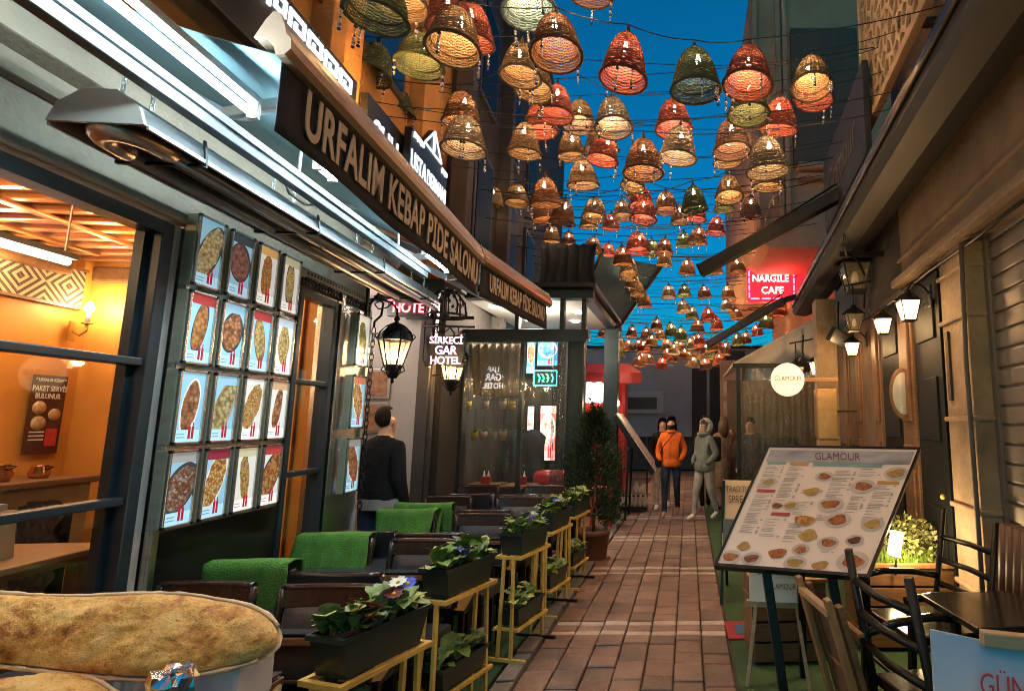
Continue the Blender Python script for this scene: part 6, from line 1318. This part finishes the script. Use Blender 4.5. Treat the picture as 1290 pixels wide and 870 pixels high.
# ---- wall lanterns
def wall_lantern(label, loc, lit=True, s=1.0, side=1, hang=False):
    t = thing('wall_lantern', label, 'lantern', loc, RROT, 'black coach lanterns of the cafe'); t.scale = (s, s, s)
    b = MB(); w0, w1 = .05, .085
    for sx in (-1, 1):
        for sy in (-1, 1): b.bar((sx * w0, sy * w0, -.1), (sx * w1, sy * w1, .07), .01, .01)
    b.box((0, 0, -.105), (.12, .12, .012), bev=.003); b.box((0, 0, .075), (.19, .19, .012), bev=.003); b.build('cage', m_black, t)
    b = MB(); b.lathe([(.14, .08), (.05, .15), (.03, .16), (.035, .175), (0, .2)], n=4); b.build('roof', m_black, t)
    for k in range(4):
        a = k * math.pi / 2; c, s2 = math.cos(a), math.sin(a); q = MB(); q.poly([(x * c - y * s2, x * s2 + y * c, z) for x, y, z in ((w0, -w0, -.098), (w0, w0, -.098), (w1, w1, .068), (w1, -w1, .068))]); q.build('pane', emis('lit_opal_pane', (1, .64, .28), 3.6, False) if lit else m_opal, t)
    b = MB(); b.lathe([(0, -.06), (.025, -.04), (.025, .0), (.012, .03), (0, .035)], n=10); b.build('bulb', m_bulb if lit else m_white, t)
    if hang: b = MB(); b.tube([(0, 0, .19), (0, 0, .4)], .008, 5); b.bar((-.08, 0, .4), (.2, 0, .45), .02, .02); b.build('hanger', m_black, t)
    else: b = MB(); b.tube([(0, 0, .19), (.04, 0, .24), (.12, 0, .23), (.19, 0, .15)], .01, 6); b.box((.2, 0, .12), (.02, .07, .2), bev=.004); b.build('wall_arm', m_black, t)
    if lit: lamp(t, (-.13, 0, -.02), 6, (1, .58, .25), .05)
wall_lantern('lit coach lantern on the black door, nearest the camera', Rw(-.2, 4.2, 2.47), s=.85)
wall_lantern('lit coach lantern on the timber pillar, second from the camera', Rw(-.2, 4.92, 2.47), s=.75)
wall_lantern('lit coach lantern third from the camera beside the shop windows', Rw(-.2, 6.2, 2.43), s=.8)
wall_lantern('added coach lantern beside the roller shutter, out of view to the right', Rw(-.2, 1.95, 2.47), s=.85)  # unseen lamp added to warm the shutter, pilaster and menu board
wall_lantern('small lit lantern next to the round cafe sign', at(1029, 463, 7.6), s=1.0, hang=True)
wall_lantern('large unlit lantern hanging under the awning cassette', at(1077, 348, 6.0), lit=False, s=1.7, hang=True)
wall_lantern('smaller unlit lantern hanging below the large one', at(1076, 405, 5.9), lit=False, s=1.0, hang=True)
wall_lantern('unlit lantern hanging at the end of the cassette', at(1003, 470, 8.0), lit=False, s=1.1, hang=True)
for k, (px, py, Y) in enumerate(((1057, 425, 6.4), (1012, 458, 8.2))):
    t = thing('floodlight', ['dark floodlight head hanging below the lanterns', 'small floodlight at the corner of the cafe awning'][k], 'floodlight', at(px, py, Y), .4); b = MB(); b.box((0, 0, 0), (.26, .1, .18), rot=(R_(25), R_(20), 0), bev=.015); b.build('head', m_black, t); b = MB(); b.tube([(0, 0, .05), (.03, .05, .2), (.05, .05, .45)], .012, 6); b.build('bracket', m_black, t)
# ---- round glamour sign
rg = thing('round_sign', 'round cream sign reading GLAMOUR on a short wooden arm', 'sign', at(992, 478, 6.6), 0)
b = MB(); b.lathe([(0, .03), (.19, .03), (.2, .02), (.2, -.02), (.19, -.03), (0, -.03)], n=40); b.build('disc', M('cream_sign', (.75, .62, .38), .5, 0, .08, 5, emit=(1, .78, .45), estr=.45), rg, None, (R_(90), 0, 0))
lettering(rg, 'GLAMOUR', .085, (0, -.034, .01), (1, 0, 0), (0, 0, 1), M('brown_letter', (.12, .07, .03), .6), sx=.8, bold=0, extrude=.002); b = MB(); b.box((0, -.032, -.05), (.24, .003, .005)); b.build('underline', MATS['brown_letter'], rg)
b = MB(); b.box((.4, 0, .0), (.42, .04, .05), bev=.005); b.build('arm', m_woodh, rg)
# ---- cafe porch with plastic sheet
cp_ = thing('cafe_porch', 'cafe porch with dark frame, sloping canvas roof and clear plastic sheet', 'porch', (0, 8.35, 0))
xL, xR, zT = .72, 2.05, 2.42
f = MB(); f.box((xL + .03, 0, zT / 2), (.06, .06, zT + .0)); f.box((xR, 0, zT / 2), (.06, .06, zT)); f.box(((xL + xR) / 2, .0, zT + .03), (xR - xL + .1, .07, .06), bev=.006); f.box(((xL + xR) / 2, .0, .03), (xR - xL - .1, .05, .06)); f.build('frame', m_black, cp_)
f = MB(); f.prism([(xL, .04, zT + .06), (xR - .1, .04, zT + .75), (xR, .04, zT + .75), (xR, .04, zT + .06)], (0, .02, 0)); f.prism([(xL - .05, 0, zT + .07), (xR, 0, zT + .83), (xR, 0, zT + .8), (xL - .05, 0, zT + .03)], (0, 2.4, 0)); f.build('canvas_roof', M('grey_canvas', (.42, .38, .35), .85, 0, .1, 3), cp_)
f = MB(); f.grid(lambda u, v: Vector((xL + .06 + (xR - xL - .12) * u, .0 + .012 * math.sin(u * 36 + v * 3) + .01 * math.sin(u * 83), .06 + (zT - .06) * v)), 60, 16); f.build('plastic_sheet', glass('porch_plastic', (.8, .78, .74), 1.7, .07, 1.0, (14, 14, 3), .1, (.42, .36, .3)), cp_, fix=False)
f = MB(); f.box(((xL + xR) / 2 + .3, 2.3, 1.2), (1.9, .05, 2.4)); f.build('rear_wall', M('brown_front', (.15, .1, .065)), cp_); f = MB(); f.box(((xL + xR) / 2, 1.4, .9), (1.0, .3, .9), bev=.02); f.build('inner_bench', m_leather, cp_)
lamp(cp_, (1.6, 1.2, 2.2), 2, WARM, .1)
pp = thing('copper_pillar', 'stone pillar with a shiny copper panel beside the round sign', 'pillar', (1.78, 7.1, -.02), RROT)
b = MB(); b.box((0, 0, 1.6), (.26, .26, 3.2), bev=.01); b.build('shaft', m_stone, pp); b = MB(); b.box((-.02, -.14, 1.72), (.24, .02, .62), bev=.005); b.box((-.14, .0, 1.72), (.02, .24, .62), bev=.005); b.build('copper_panel', M('beaten_copper', (.5, .3, .14), .35, .8, .12, 4, .3, 12), pp); b = MB(); b.bar((.1, -.15, 1.75), (.32, -.25, 1.75), .02, .02); b.build('peg', m_black, pp)
# menu post across the porch, far right of the alley
mp_ = thing('stall_front', 'narrow tan stall front with small notice boards past the cafe porch', 'stall', (.95, 12.4, -.02)); b = MB(); b.box((0, 0, 1.5), (.5, .1, 3.0), bev=.01); b.build('front_panel', M('tan_front', (.28, .19, .13), .7, 0, .2, 3), mp_)
for z in (2.35, 1.9): b = MB(); b.box((0, -.06, z), (.36, .02, .32), bev=.004); nb_ = b.build('notice_board', M('notice_paper', (.4, .3, .22), .7, 0, .2, 12), mp_)
b = MB(); b.box((.05, -.055, 1.0), (.24, .02, 1.4)); b.build('dark_opening', m_black, mp_)
# ================================================================== RIGHT FOREGROUND
# big Glamour menu board on its stand
BL, BR, TL, TR = at(904, 709, 3.2), at(1092, 723, 2.98), at(969, 563, 3.6), at(1156, 566, 3.36)
gm = thing('glamour_menu_board', 'large tilted menu board headed GLAMOUR with dish photos, on a dark stand', 'menu board', (0, 0, 0))
O = BL; ex = ((BR - BL) + (TR - TL)) / 2; ey = ((TL - BL) + (TR - BR)) / 2; W_, H_ = ex.length, ey.length; xd = ex.normalized(); yd = ey.normalized(); nrm = xd.cross(yd).normalized()
def bp(u, v, d=0): return BL * (1 - u) * (1 - v) + BR * u * (1 - v) + TL * (1 - u) * v + TR * u * v + nrm * d
m_bpaper = M('pinkish_menu_paper', (.84, .68, .59), .45, 0, .04, 6)
f = MB(); f.prism([bp(0, 0), bp(1, 0), bp(1, 1), bp(0, 1)], -nrm * .012); f.build('sheet', m_bpaper, gm)
f = MB(); e_ = .018
for (a, c, a2, c2) in (((-e_, -e_ * 1.2), (1 + e_, -e_ * 1.2), (1 + e_, 0), (-e_, 0)), ((-e_, 1), (1 + e_, 1), (1 + e_, 1 + e_), (-e_, 1 + e_)), ((-e_, 0), (0, 0), (0, 1), (-e_, 1)), ((1, 0), (1 + e_, 0), (1 + e_, 1), (1, 1))): f.prism([bp(*a, .006), bp(*c, .006), bp(*a2, .006), bp(*c2, .006)], -nrm * .055)
f.prism([bp(-.01, -.01, -.013), bp(1.01, -.01, -.013), bp(1.01, 1.01, -.013), bp(-.01, 1.01, -.013)], -nrm * .04); f.build('frame', m_black, gm)
m_head = M('header_photo', (.35, .33, .36), .4, 0, .45, 3, stretch=(1, 6, 6)); f = MB(); f.poly([bp(.02, .86, .002), bp(.99, .86, .002), bp(.985, .975, .002), bp(.02, .975, .002)]); f.build('header_picture', m_head, gm)
o = link('lettering', textmesh('GLAMOUR', .075, .0006, 0, M('maroon_print', (.16, .05, .05), .5), 'CENTER', .75), gm); o.matrix_local = basis(bp(.5, .918, .003), xd, yd); o['label'] = 'GLAMOUR'
def quad_on(b, u0, v0, u1, v1, d=.0025): b.poly([bp(u0, v0, d), bp(u1, v0, d), bp(u1, v1, d), bp(u0, v1, d)])
for (u0, v, wd, col) in ((.04, .835, .13, (.22, .34, .33)), (.2, .83, .13, (.55, .27, .07)), (.36, .83, .46, (.22, .34, .33)), (.05, .58, .13, (.45, .05, .05)), (.22, .39, .13, (.45, .05, .05)), (.83, .685, .14, (.55, .27, .07))):
    f = MB(); quad_on(f, u0, v, u0 + wd, v + .027); f.build('heading_bar', M('bar_%d' % int(col[0] * 100 + col[1] * 10), col, .5, 0, .05, 6), gm)
random.seed(21); tx = MB()
for (u0, u1, v0, v1) in ((.04, .17, .62, .82), (.05, .18, .24, .56), (.2, .33, .46, .82), (.2, .34, .2, .37), (.36, .5, .58, .62), (.36, .47, .4, .52), (.37, .5, .18, .34), (.53, .67, .56, .8), (.69, .83, .74, .82), (.7, .8, .42, .58), (.83, .96, .36, .68), (.66, .74, .13, .18), (.53, .6, .36, .42), (.88, .99, .885, .96)):
    v = v1 - .012
    while v > v0:
        l = random.uniform(.5, .85) * (u1 - u0); hh = random.choice([.007, .005, .005]); quad_on(tx, u0, v, u0 + l, v + hh, .0022)
        if random.random() < .45: quad_on(tx, u1 - .016, v - .002, u1, v + .009, .0022)
        v -= random.choice([.013, .013, .024])
stuff(tx.build('menu_text', M('grey_brown_print', (.42, .34, .3), .6, 0, .1, 20), gm))
DISH = [(.11, .67, .055, soup), (.47, .735, .06, stew), (.43, .6, .075, pide), (.93, .78, .08, salad), (.75, .66, .08, stew), (.235, .47, .052, meat), (.33, .475, .055, salad), (.59, .5, .085, stew), (.46, .36, .1, kebab), (.68, .38, .085, stew), (.91, .36, .075, pide), (.53, .25, .09, pide), (.68, .2, .07, stew), (.84, .23, .06, [(.3, .03, .04), (.1, .03, .03), (.5, .1, .08)]), (.13, .14, .065, pide), (.07, .05, .075, stew), (.22, .05, .07, meat), (.38, .1, .085, stew), (.52, .14, .06, kebab), (.52, .04, .075, salad), (.69, .035, .075, salad), (.88, .08, .1, stew)]
for k, (u, v, r, cols) in enumerate(DISH):
    f = MB(); asp = W_ / H_
    f.poly([bp(u + r * math.cos(a), v + r * .72 * asp * math.sin(a), .0028) for a in [2 * math.pi * q / 28 for q in range(28)]])
    if k % 3 != 2: pl_ = f.build('plate_picture', M('plate_print', (.55, .46, .42), .5, 0, .15, 20), gm)
    else: f.b.free(); pl_ = gm
    f = MB(); ph = random.random() * 6
    f.poly([bp(u + r * .68 * (1 + .16 * math.sin(3 * a + ph)) * math.cos(a), v + r * .45 * asp * (1 + .16 * math.cos(2 * a + ph)) * math.sin(a), .0036) for a in [2 * math.pi * q / 28 for q in range(28)]])
    fm = bpy.data.materials.new('food_print'); fm.use_nodes = True; t_ = fm.node_tree; tc = nd(t_, 'ShaderNodeTexCoord'); vo = nd(t_, 'ShaderNodeTexVoronoi'); vo.inputs['Scale'].default_value = 55; t_.links.new(tc.outputs['Object'], vo.inputs['Vector']); no = nd(t_, 'ShaderNodeTexNoise'); no.inputs['Scale'].default_value = 22; t_.links.new(tc.outputs['Object'], no.inputs['Vector']); sx_ = nd(t_, 'ShaderNodeSeparateColor'); t_.links.new(vo.outputs['Color'], sx_.inputs[0])
    cr = food_ramp(t_, mth(t_, 'ADD', mth(t_, 'MULTIPLY', sx_.outputs[0], .6), mth(t_, 'MULTIPLY', no.outputs[0], .4)), [tuple(q ** 1.35 * .8 for q in c_) for c_ in cols]); t_.links.new(cr, t_.nodes['Principled BSDF'].inputs['Base Color'])
    f.build('dish_picture', fm, gm)
for (u, sgn) in ((.28, -1), (.72, 1)):
    top = bp(u, .1, -.06); f = MB(); f.bar(top, (top.x + .1, top.y - .12, -.02), .05, .05, .006); f.build('front_leg', m_black, gm); top2 = bp(u, .75, -.06); f = MB(); f.bar(top2, (top2.x + .06, top2.y + .3, -.02), .045, .045, .006); f.build('rear_leg', m_black, gm)
f = MB(); f.bar(bp(.1, .1, -.075), bp(.9, .1, -.075), .05, .03); f.build('cross_rail', m_black, gm)
# black slatted chairs
def cafe_chair(label, loc, rz, back=1.05):
    t = thing('cafe_armchair', label, 'chair', loc, rz, 'black wooden cafe armchairs')
    for sx in (-1, 1):
        b = MB(); b.tube([(sx * .24, -.22, 0), (sx * .24, -.24, .45), (sx * .24, -.34, back)], .022, 4); b.build('back_post', m_black, t)
        b = MB(); b.bar((sx * .24, .24, 0), (sx * .25, .22, .66), .035, .035, .004); b.build('front_leg', m_black, t)
        b = MB(); b.tube([(sx * .25, .26, .66), (sx * .26, .1, .68), (sx * .25, -.1, .67), (sx * .24, -.27, .64)], .02, 6); b.build('armrest', M('gloss_black_wood', (.015, .013, .012), .18, 0, .2, 8), t)
    b = MB(); b.box((0, 0, .44), (.48, .46, .05), bev=.015); b.build('seat', M('gloss_black_wood', (.015, .013, .012)), t)
    for z in (.6, .74, .88): b = MB(); b.tube([(-.24, -.24 - (z - .45) * .17, z), (0, -.27 - (z - .45) * .17, z), (.24, -.24 - (z - .45) * .17, z)], .018, 5); b.build('back_slat', m_black, t)
    for yy in (-.22, .23): b = MB(); b.bar((-.24, yy, .2), (.24, yy, .2), .02, .02); b.build('stretcher', m_black, t)
cafe_chair('black armchair in front of the corner of the big menu board', (1.14, 2.55, -.02), R_(-78), 1.02)
cafe_chair('black armchair standing by the stone pilaster', (1.38, 3.42, -.02), R_(100), 1.05)
# dark low table between the chairs
t = thing('cafe_table', 'dark low cafe table between the black armchairs', 'table', (1.5, 2.85, -.02), .1); b = MB(); b.box((0, 0, .7), (.5, .5, .03), bev=.008); b.build('tabletop', M('gloss_black_wood', (.015, .013, .012)), t); b = MB(); b.lathe([(0, 0), (.2, 0), (.2, .02), (.035, .05), (.035, .68), (.12, .685)], n=16); b.build('pedestal', m_black, t)
# ribbed brown bench back at right edge
t = thing('ribbed_bench', 'brown ribbed bench back at the right edge below the shutter', 'bench', Rw(-.02, 2.95, -.02), RROT)
b = MB(); b.box((.1, 0, .42), (.42, .9, .08), bev=.02); b.build('seat', m_leather, t)
for k in range(11):
    b = MB(); b.cyl((.0, -.42 + k * .084, .45), (.05, -.42 + k * .084, 1.02), .042, n=10); b.build('padded_rib', M('brown_rib_leather', (.12, .06, .035), .5, 0, .2, 8), t)
b = MB(); b.box((.1, 0, .2), (.36, .84, .4)); b.build('base', m_wood, t)
# folded wooden chair leaning
t = thing('folded_chair', 'folded wooden chair leaning beside the menu board stand', 'folding chair', (.7, 2.5, -.02), .15)
for k, (dx, m) in enumerate(((0, m_woodh), (.05, m_wood))):
    for yy in (0, .36): b = MB(); b.bar((.13 + dx, yy, 0), (-.1 + dx, yy + .02, .86 - .03 * k), .028, .05, .006); b.build('side_rail', m, t)
for z in (.3, .5, .7): b = MB(); b.bar((.05, .02, z), (.05 - .0, .36, z), .03, .015); b.build('slat', m_woodh, t)
b = MB(); b.bar((-.09, .01, .8), (-.09, .37, .8), .035, .03, .005); b.build('top_rail', M('pale_chair_wood', (.4, .26, .16), .45, 0, .2, 8), t)
b = MB(); b.grid(lambda u, v: Vector((.09 - .13 * v + .02 * math.sin(3 * v), .02 + .33 * u, .28 + .5 * v)), 6, 10); o = b.build('seat_sling', M('brown_sling', (.14, .075, .045), .8, 0, .2, 10), t); o.modifiers.new('t', 'SOLIDIFY').thickness = .012
# wooden planter with lit lamp
t = thing('wooden_planter', 'dark wooden planter box filled with grass and a leafy plant', 'planter', Rw(-.33, 4.35, -.02), RROT + .05)
for k in range(4): b = MB(); b.box((0, -.2, .09 + k * .14), (.72, .025, .125), bev=.006); b.build('plank', m_wood, t)
for k in range(4): b = MB(); b.box((-.36, 0, .09 + k * .14), (.025, .38, .125), bev=.006); b.build('plank', m_wood, t)
b = MB(); b.box((0, -.2, .585), (.78, .05, .03), bev=.005); b.box((0, .2, .585), (.78, .05, .03), bev=.005); b.box((-.37, 0, .585), (.05, .35, .03), bev=.005); b.box((.37, 0, .585), (.05, .35, .03), bev=.005); b.build('rim', m_woodh, t)
b = MB(); b.box((0, 0, .28), (.68, .36, .5)); b.build('soil', m_soil, t)
b = MB()
for k in range(900):
    x, y = random.uniform(-.33, .2), random.uniform(-.16, .16); h = random.uniform(.08, .17); dx, dy = random.uniform(-.04, .04), random.uniform(-.04, .04); b.poly([(x - .004, y, .53), (x + .004, y, .53), (x + dx, y + dy, .53 + h)])
stuff(b.build('grass_tuft', M('bright_grass', (.16, .27, .03), .6, 0, .3, 20), t, fix=False))
b = MB()
for k in range(700):
    a = random.random() * 6.28; r = .2 * random.random() ** .5; z = .58 + .34 * random.random() * (1 - (r / .24) ** 2 * .6); p = Vector((.1 + r * math.cos(a), r * .8 * math.sin(a), z)); n_ = Vector((random.uniform(-1, 1), random.uniform(-1, 1), random.uniform(0, 1))).normalized(); s_ = n_.orthogonal().normalized() * .014; l = random.uniform(.025, .05); b.poly([p, p + n_ * l * .5 + s_, p + n_ * l, p + n_ * l * .5 - s_], random.choice([0, 0, 1]))
stuff(b.build('leafy_plant', [M('olive_leaf', (.14, .17, .05), .5, 0, .3, 20), M('yellowish_leaf', (.35, .3, .12), .5, 0, .3, 20)], t, fix=False))
lp = thing('planter_lamp', 'small glowing white lamp standing in the planter beside the menu board', 'lamp', at(1128, 684, 4.12), 0)
b = MB(); b.box((0, 0, 0), (.075, .06, .17), rot=(0, R_(12), 0), bev=.008); b.build('lit_shade', emis('planter_lamp_glow', (1, .75, .42), 14, False), lp); b = MB(); b.cyl((0, 0, -.08), (-.01, 0, -.22), .008, n=6); b.build('stake', m_black, lp); lamp(lp, (.06, -.12, .06), 7, (1, .72, .35), .05)
t = thing('wooden_crate', 'low brown slatted wooden box standing under the small easel', 'crate', (.68, 4.15, -.02), .05)
for k in range(4):
    b = MB(); b.box((0, -.2, .08 + k * .13), (.5, .022, .115), bev=.005); b.build('plank', m_wood, t); b = MB(); b.box((-.25, 0, .08 + k * .13), (.022, .38, .115), bev=.005); b.build('plank', m_wood, t)
b = MB(); b.box((0, 0, .54), (.54, .44, .025), bev=.005); b.build('top_board', m_woodh, t); b = MB(); b.box((0, 0, .27), (.46, .36, .5)); b.build('core', m_black, t)
# small easel with glamour poster
es = thing('small_easel', 'small pale wooden easel holding a poster headed GLAMOUR', 'easel', (.56, 3.72, -.02), -.12)
m_pale = M('pale_easel_wood', (.45, .32, .19), .55, 0, .2, 8, stretch=(1, 1, 6))
for sx in (-1, 1): b = MB(); b.bar((sx * .19, -.1, 0), (sx * .06, .1, .95), .022, .03, .003); b.build('front_leg', m_pale, es)
b = MB(); b.bar((0, .42, 0), (0, .1, .9), .022, .03, .003); b.build('rear_leg', m_pale, es); b = MB(); b.bar((-.19, -.0, .46), (.19, -.0, .46), .03, .04, .003); b.build('ledge', m_pale, es)
b = MB(); b.prism([(-.17, -.03, .48), (.17, -.03, .48), (.17, .09, .86), (-.17, .09, .86)], (0, .008, -.002)); b.build('poster', M('poster_white', (.72, .68, .66), .5, 0, .05, 5), es)
b = MB(); b.prism([(-.16, .016, .65), (.16, .016, .65), (.16, .078, .85), (-.16, .078, .85)], (0, -.006, .002)); b.build('poster_photo', M('city_photo', (.28, .3, .33), .5, 0, .7, 22), es)
lettering(es, 'GLAMOUR', .05, (.04, -.012, .57), (1, 0, 0), (0, .3, 1), M('brown_letter', (.12, .07, .03)), sx=.75, bold=0, extrude=.001)
# A-board further back
ab = thing('sandwich_board', 'cream sandwich board with brown lettering left of the big menu board', 'sign', (.52, 5.35, -.02), -.15)
b = MB(); b.prism([(-.2, -.16, .35), (.2, -.16, .35), (.2, .05, 1.06), (-.2, .05, 1.06)], (0, .02, 0)); b.build('front_panel', M('cream_board', (.6, .48, .33), .6, 0, .1, 5), ab)
lettering(ab, 'TRADITIONAL', .085, (.0, .012, .98), (1, 0, 0), (0, .29, 1), M('brown_letter', (.12, .07, .03)), sx=.62, bold=0, extrude=.001); lettering(ab, 'SPREAD', .095, (-.03, -.015, .89), (1, 0, 0), (0, .29, 1), M('brown_letter', (.12, .07, .03)), sx=.7, bold=0, extrude=.001)
b = MB(); b.prism([(-.19, -.168, .37), (.19, -.168, .37), (.19, -.08, .72), (-.19, -.08, .72)], (0, -.004, .002)); b.build('board_photo', M('dark_board_photo', (.08, .1, .1), .4, 0, .6, 12), ab)
for sx in (-1, 1):
    b = MB(); b.bar((sx * .2, -.19, 0), (sx * .19, .02, 1.06), .025, .03); b.build('front_leg', m_black, ab); b = MB(); b.bar((sx * .2, .4, 0), (sx * .19, .08, 1.06), .025, .03); b.build('rear_leg', m_black, ab)
pt = thing('potted_plant', 'dark pot with yellow green leaves behind the sandwich board', 'plant', (.62, 6.9, -.02)); b = MB(); b.lathe([(0, 0), (.1, 0), (.14, .3), (.15, .3), (.15, .34), (0, .32)], n=18); b.build('pot', m_black, pt)
b = MB(); b.cyl((0, 0, .3), (0, 0, .55), .012, n=6); b.build('stem', m_wood, pt)
for k in range(26): az = random.random() * 6.28; o = link('leaf', random.choice(LEAVES), pt, (0, 0, random.uniform(.36, .56)), (random.uniform(.1, .9), 0, az)); o.scale = (1.5,) * 3
# doormat
dm_ = thing('door_mat', 'red mat with blue rectangle lying at the edge of the green carpet', 'mat', (.39, 4.55, -.018), .05); b = MB(); b.box((0, 0, .006), (.2, .36, .012), bev=.003); b.build('pile', M('red_mat', (.3, .03, .04), .95, 0, .3, 30, .4, 200), dm_); b = MB(); b.box((.03, 0, .0135), (.11, .2, .004)); b.build('blue_field', M('blue_mat', (.03, .1, .22), .95, 0, .3, 30, .4, 200), dm_)
# sunrise poster bottom right
sp_ = thing('sunset_poster_board', 'pale blue and pink poster board with red lettering at the bottom right corner', 'sign', at(1250, 868, 2.0), -.1)
mg = bpy.data.materials.new('blue_pink_print'); mg.use_nodes = True; t_ = mg.node_tree; tc = nd(t_, 'ShaderNodeTexCoord'); sp2 = nd(t_, 'ShaderNodeSeparateXYZ'); t_.links.new(tc.outputs['Object'], sp2.inputs[0]); no = nd(t_, 'ShaderNodeTexNoise'); no.inputs['Scale'].default_value = 5; t_.links.new(tc.outputs['Object'], no.inputs['Vector'])
vv = mth(t_, 'ADD', mth(t_, 'MULTIPLY', sp2.outputs[2], 2.2), mth(t_, 'ADD', .42, mth(t_, 'MULTIPLY', no.outputs[0], .35))); cr = food_ramp(t_, vv, [(.75, .5, .5), (.62, .62, .72), (.25, .42, .68)]); t_.links.new(cr, t_.nodes['Principled BSDF'].inputs['Base Color']); t_.nodes['Principled BSDF'].inputs['Roughness'].default_value = .35
b = MB(); b.prism([(-.19, 0, -.5), (.24, 0, -.5), (.24, .1, .08), (-.16, .1, .15), ], (0, .012, 0)); b.build('poster', mg, sp_)
lettering(sp_, 'GÜN B', .1, (.09, .055, -.02), (1, 0, -.1), (0, .17, 1), M('red_poster_letter', (.55, .05, .06), .5), sx=.72, bold=0, extrude=.001); lettering(sp_, 'DOĞ', .1, (-.06, .04, -.09), (1, 0, -.1), (0, .17, 1), M('red_poster_letter', (.55, .05, .06)), sx=.75, bold=0, extrude=.001)
b = MB(); b.box((.13, .09, .125), (.24, .045, .05), rot=(0, R_(4), 0), bev=.006); b.build('wooden_clip', m_pale, sp_)
for sx in (-.12, .18): b = MB(); b.bar((sx, .06, -.5), (sx, .12, -.02), .03, .03); b.bar((sx, .06, -.5), (sx, .02, -sp_.location.z - .02), .03, .03); b.build('leg', m_pale, sp_)
# two little sprouts in pots
for k, (px, py, Y) in enumerate(((1012, 872, 2.6), (1246, 838, 2.3))):
    p = at(px, py, Y); t = thing('sprout_pot', ['yellow green sprout in a pot below the menu board', 'tiny sprout rising behind the poster board'][k], 'plant', (p.x, Y, -.02)); b = MB(); b.lathe([(0, 0), (.06, 0), (.08, p.z - .08), (.07, p.z - .08), (0, p.z - .1)], n=14); b.build('pot', m_black, t)
    for j in range(9): o = link('leaf', random.choice(LEAVES[1:4]), t, (random.uniform(-.015, .015), random.uniform(-.015, .015), p.z - .08), (random.uniform(.5, 1.35), 0, random.random() * 6.28)); o.scale = (.7, .85, .7)

# ---- wires and pipes on the right house front
for k, (pts, r, lab) in enumerate((([(-.02, 2.3, 2.78), (-.02, 3.4, 2.76), (-.03, 4.2, 2.77), (-.04, 5.2, 2.74), (-.04, 6.6, 2.78)], .012, 'black cable run along the bottom edge of the beige fascia'), ([(-.03, 3.58, 2.8), (-.05, 3.58, 2.0), (-.045, 3.585, 1.1), (-.05, 3.58, 0)], .016, 'thin grey pipe beside the stone pilaster'), ([(-.5, 5.0, 3.36), (-.42, 5.3, 3.26), (-.25, 5.6, 3.3), (-.1, 5.9, 3.2), (-.05, 6.2, 2.9)], .012, 'looped black wire hanging below the awning cassette'))):
    b = MB(); b.tube([Rw(*p) for p in pts], r, 8); tag(b.build('wall_cable' if k != 1 else 'wall_pipe', m_black if k != 1 else M('grey_pipe', (.12, .1, .085), .7)), lab, 'cable' if k != 1 else 'pipe')
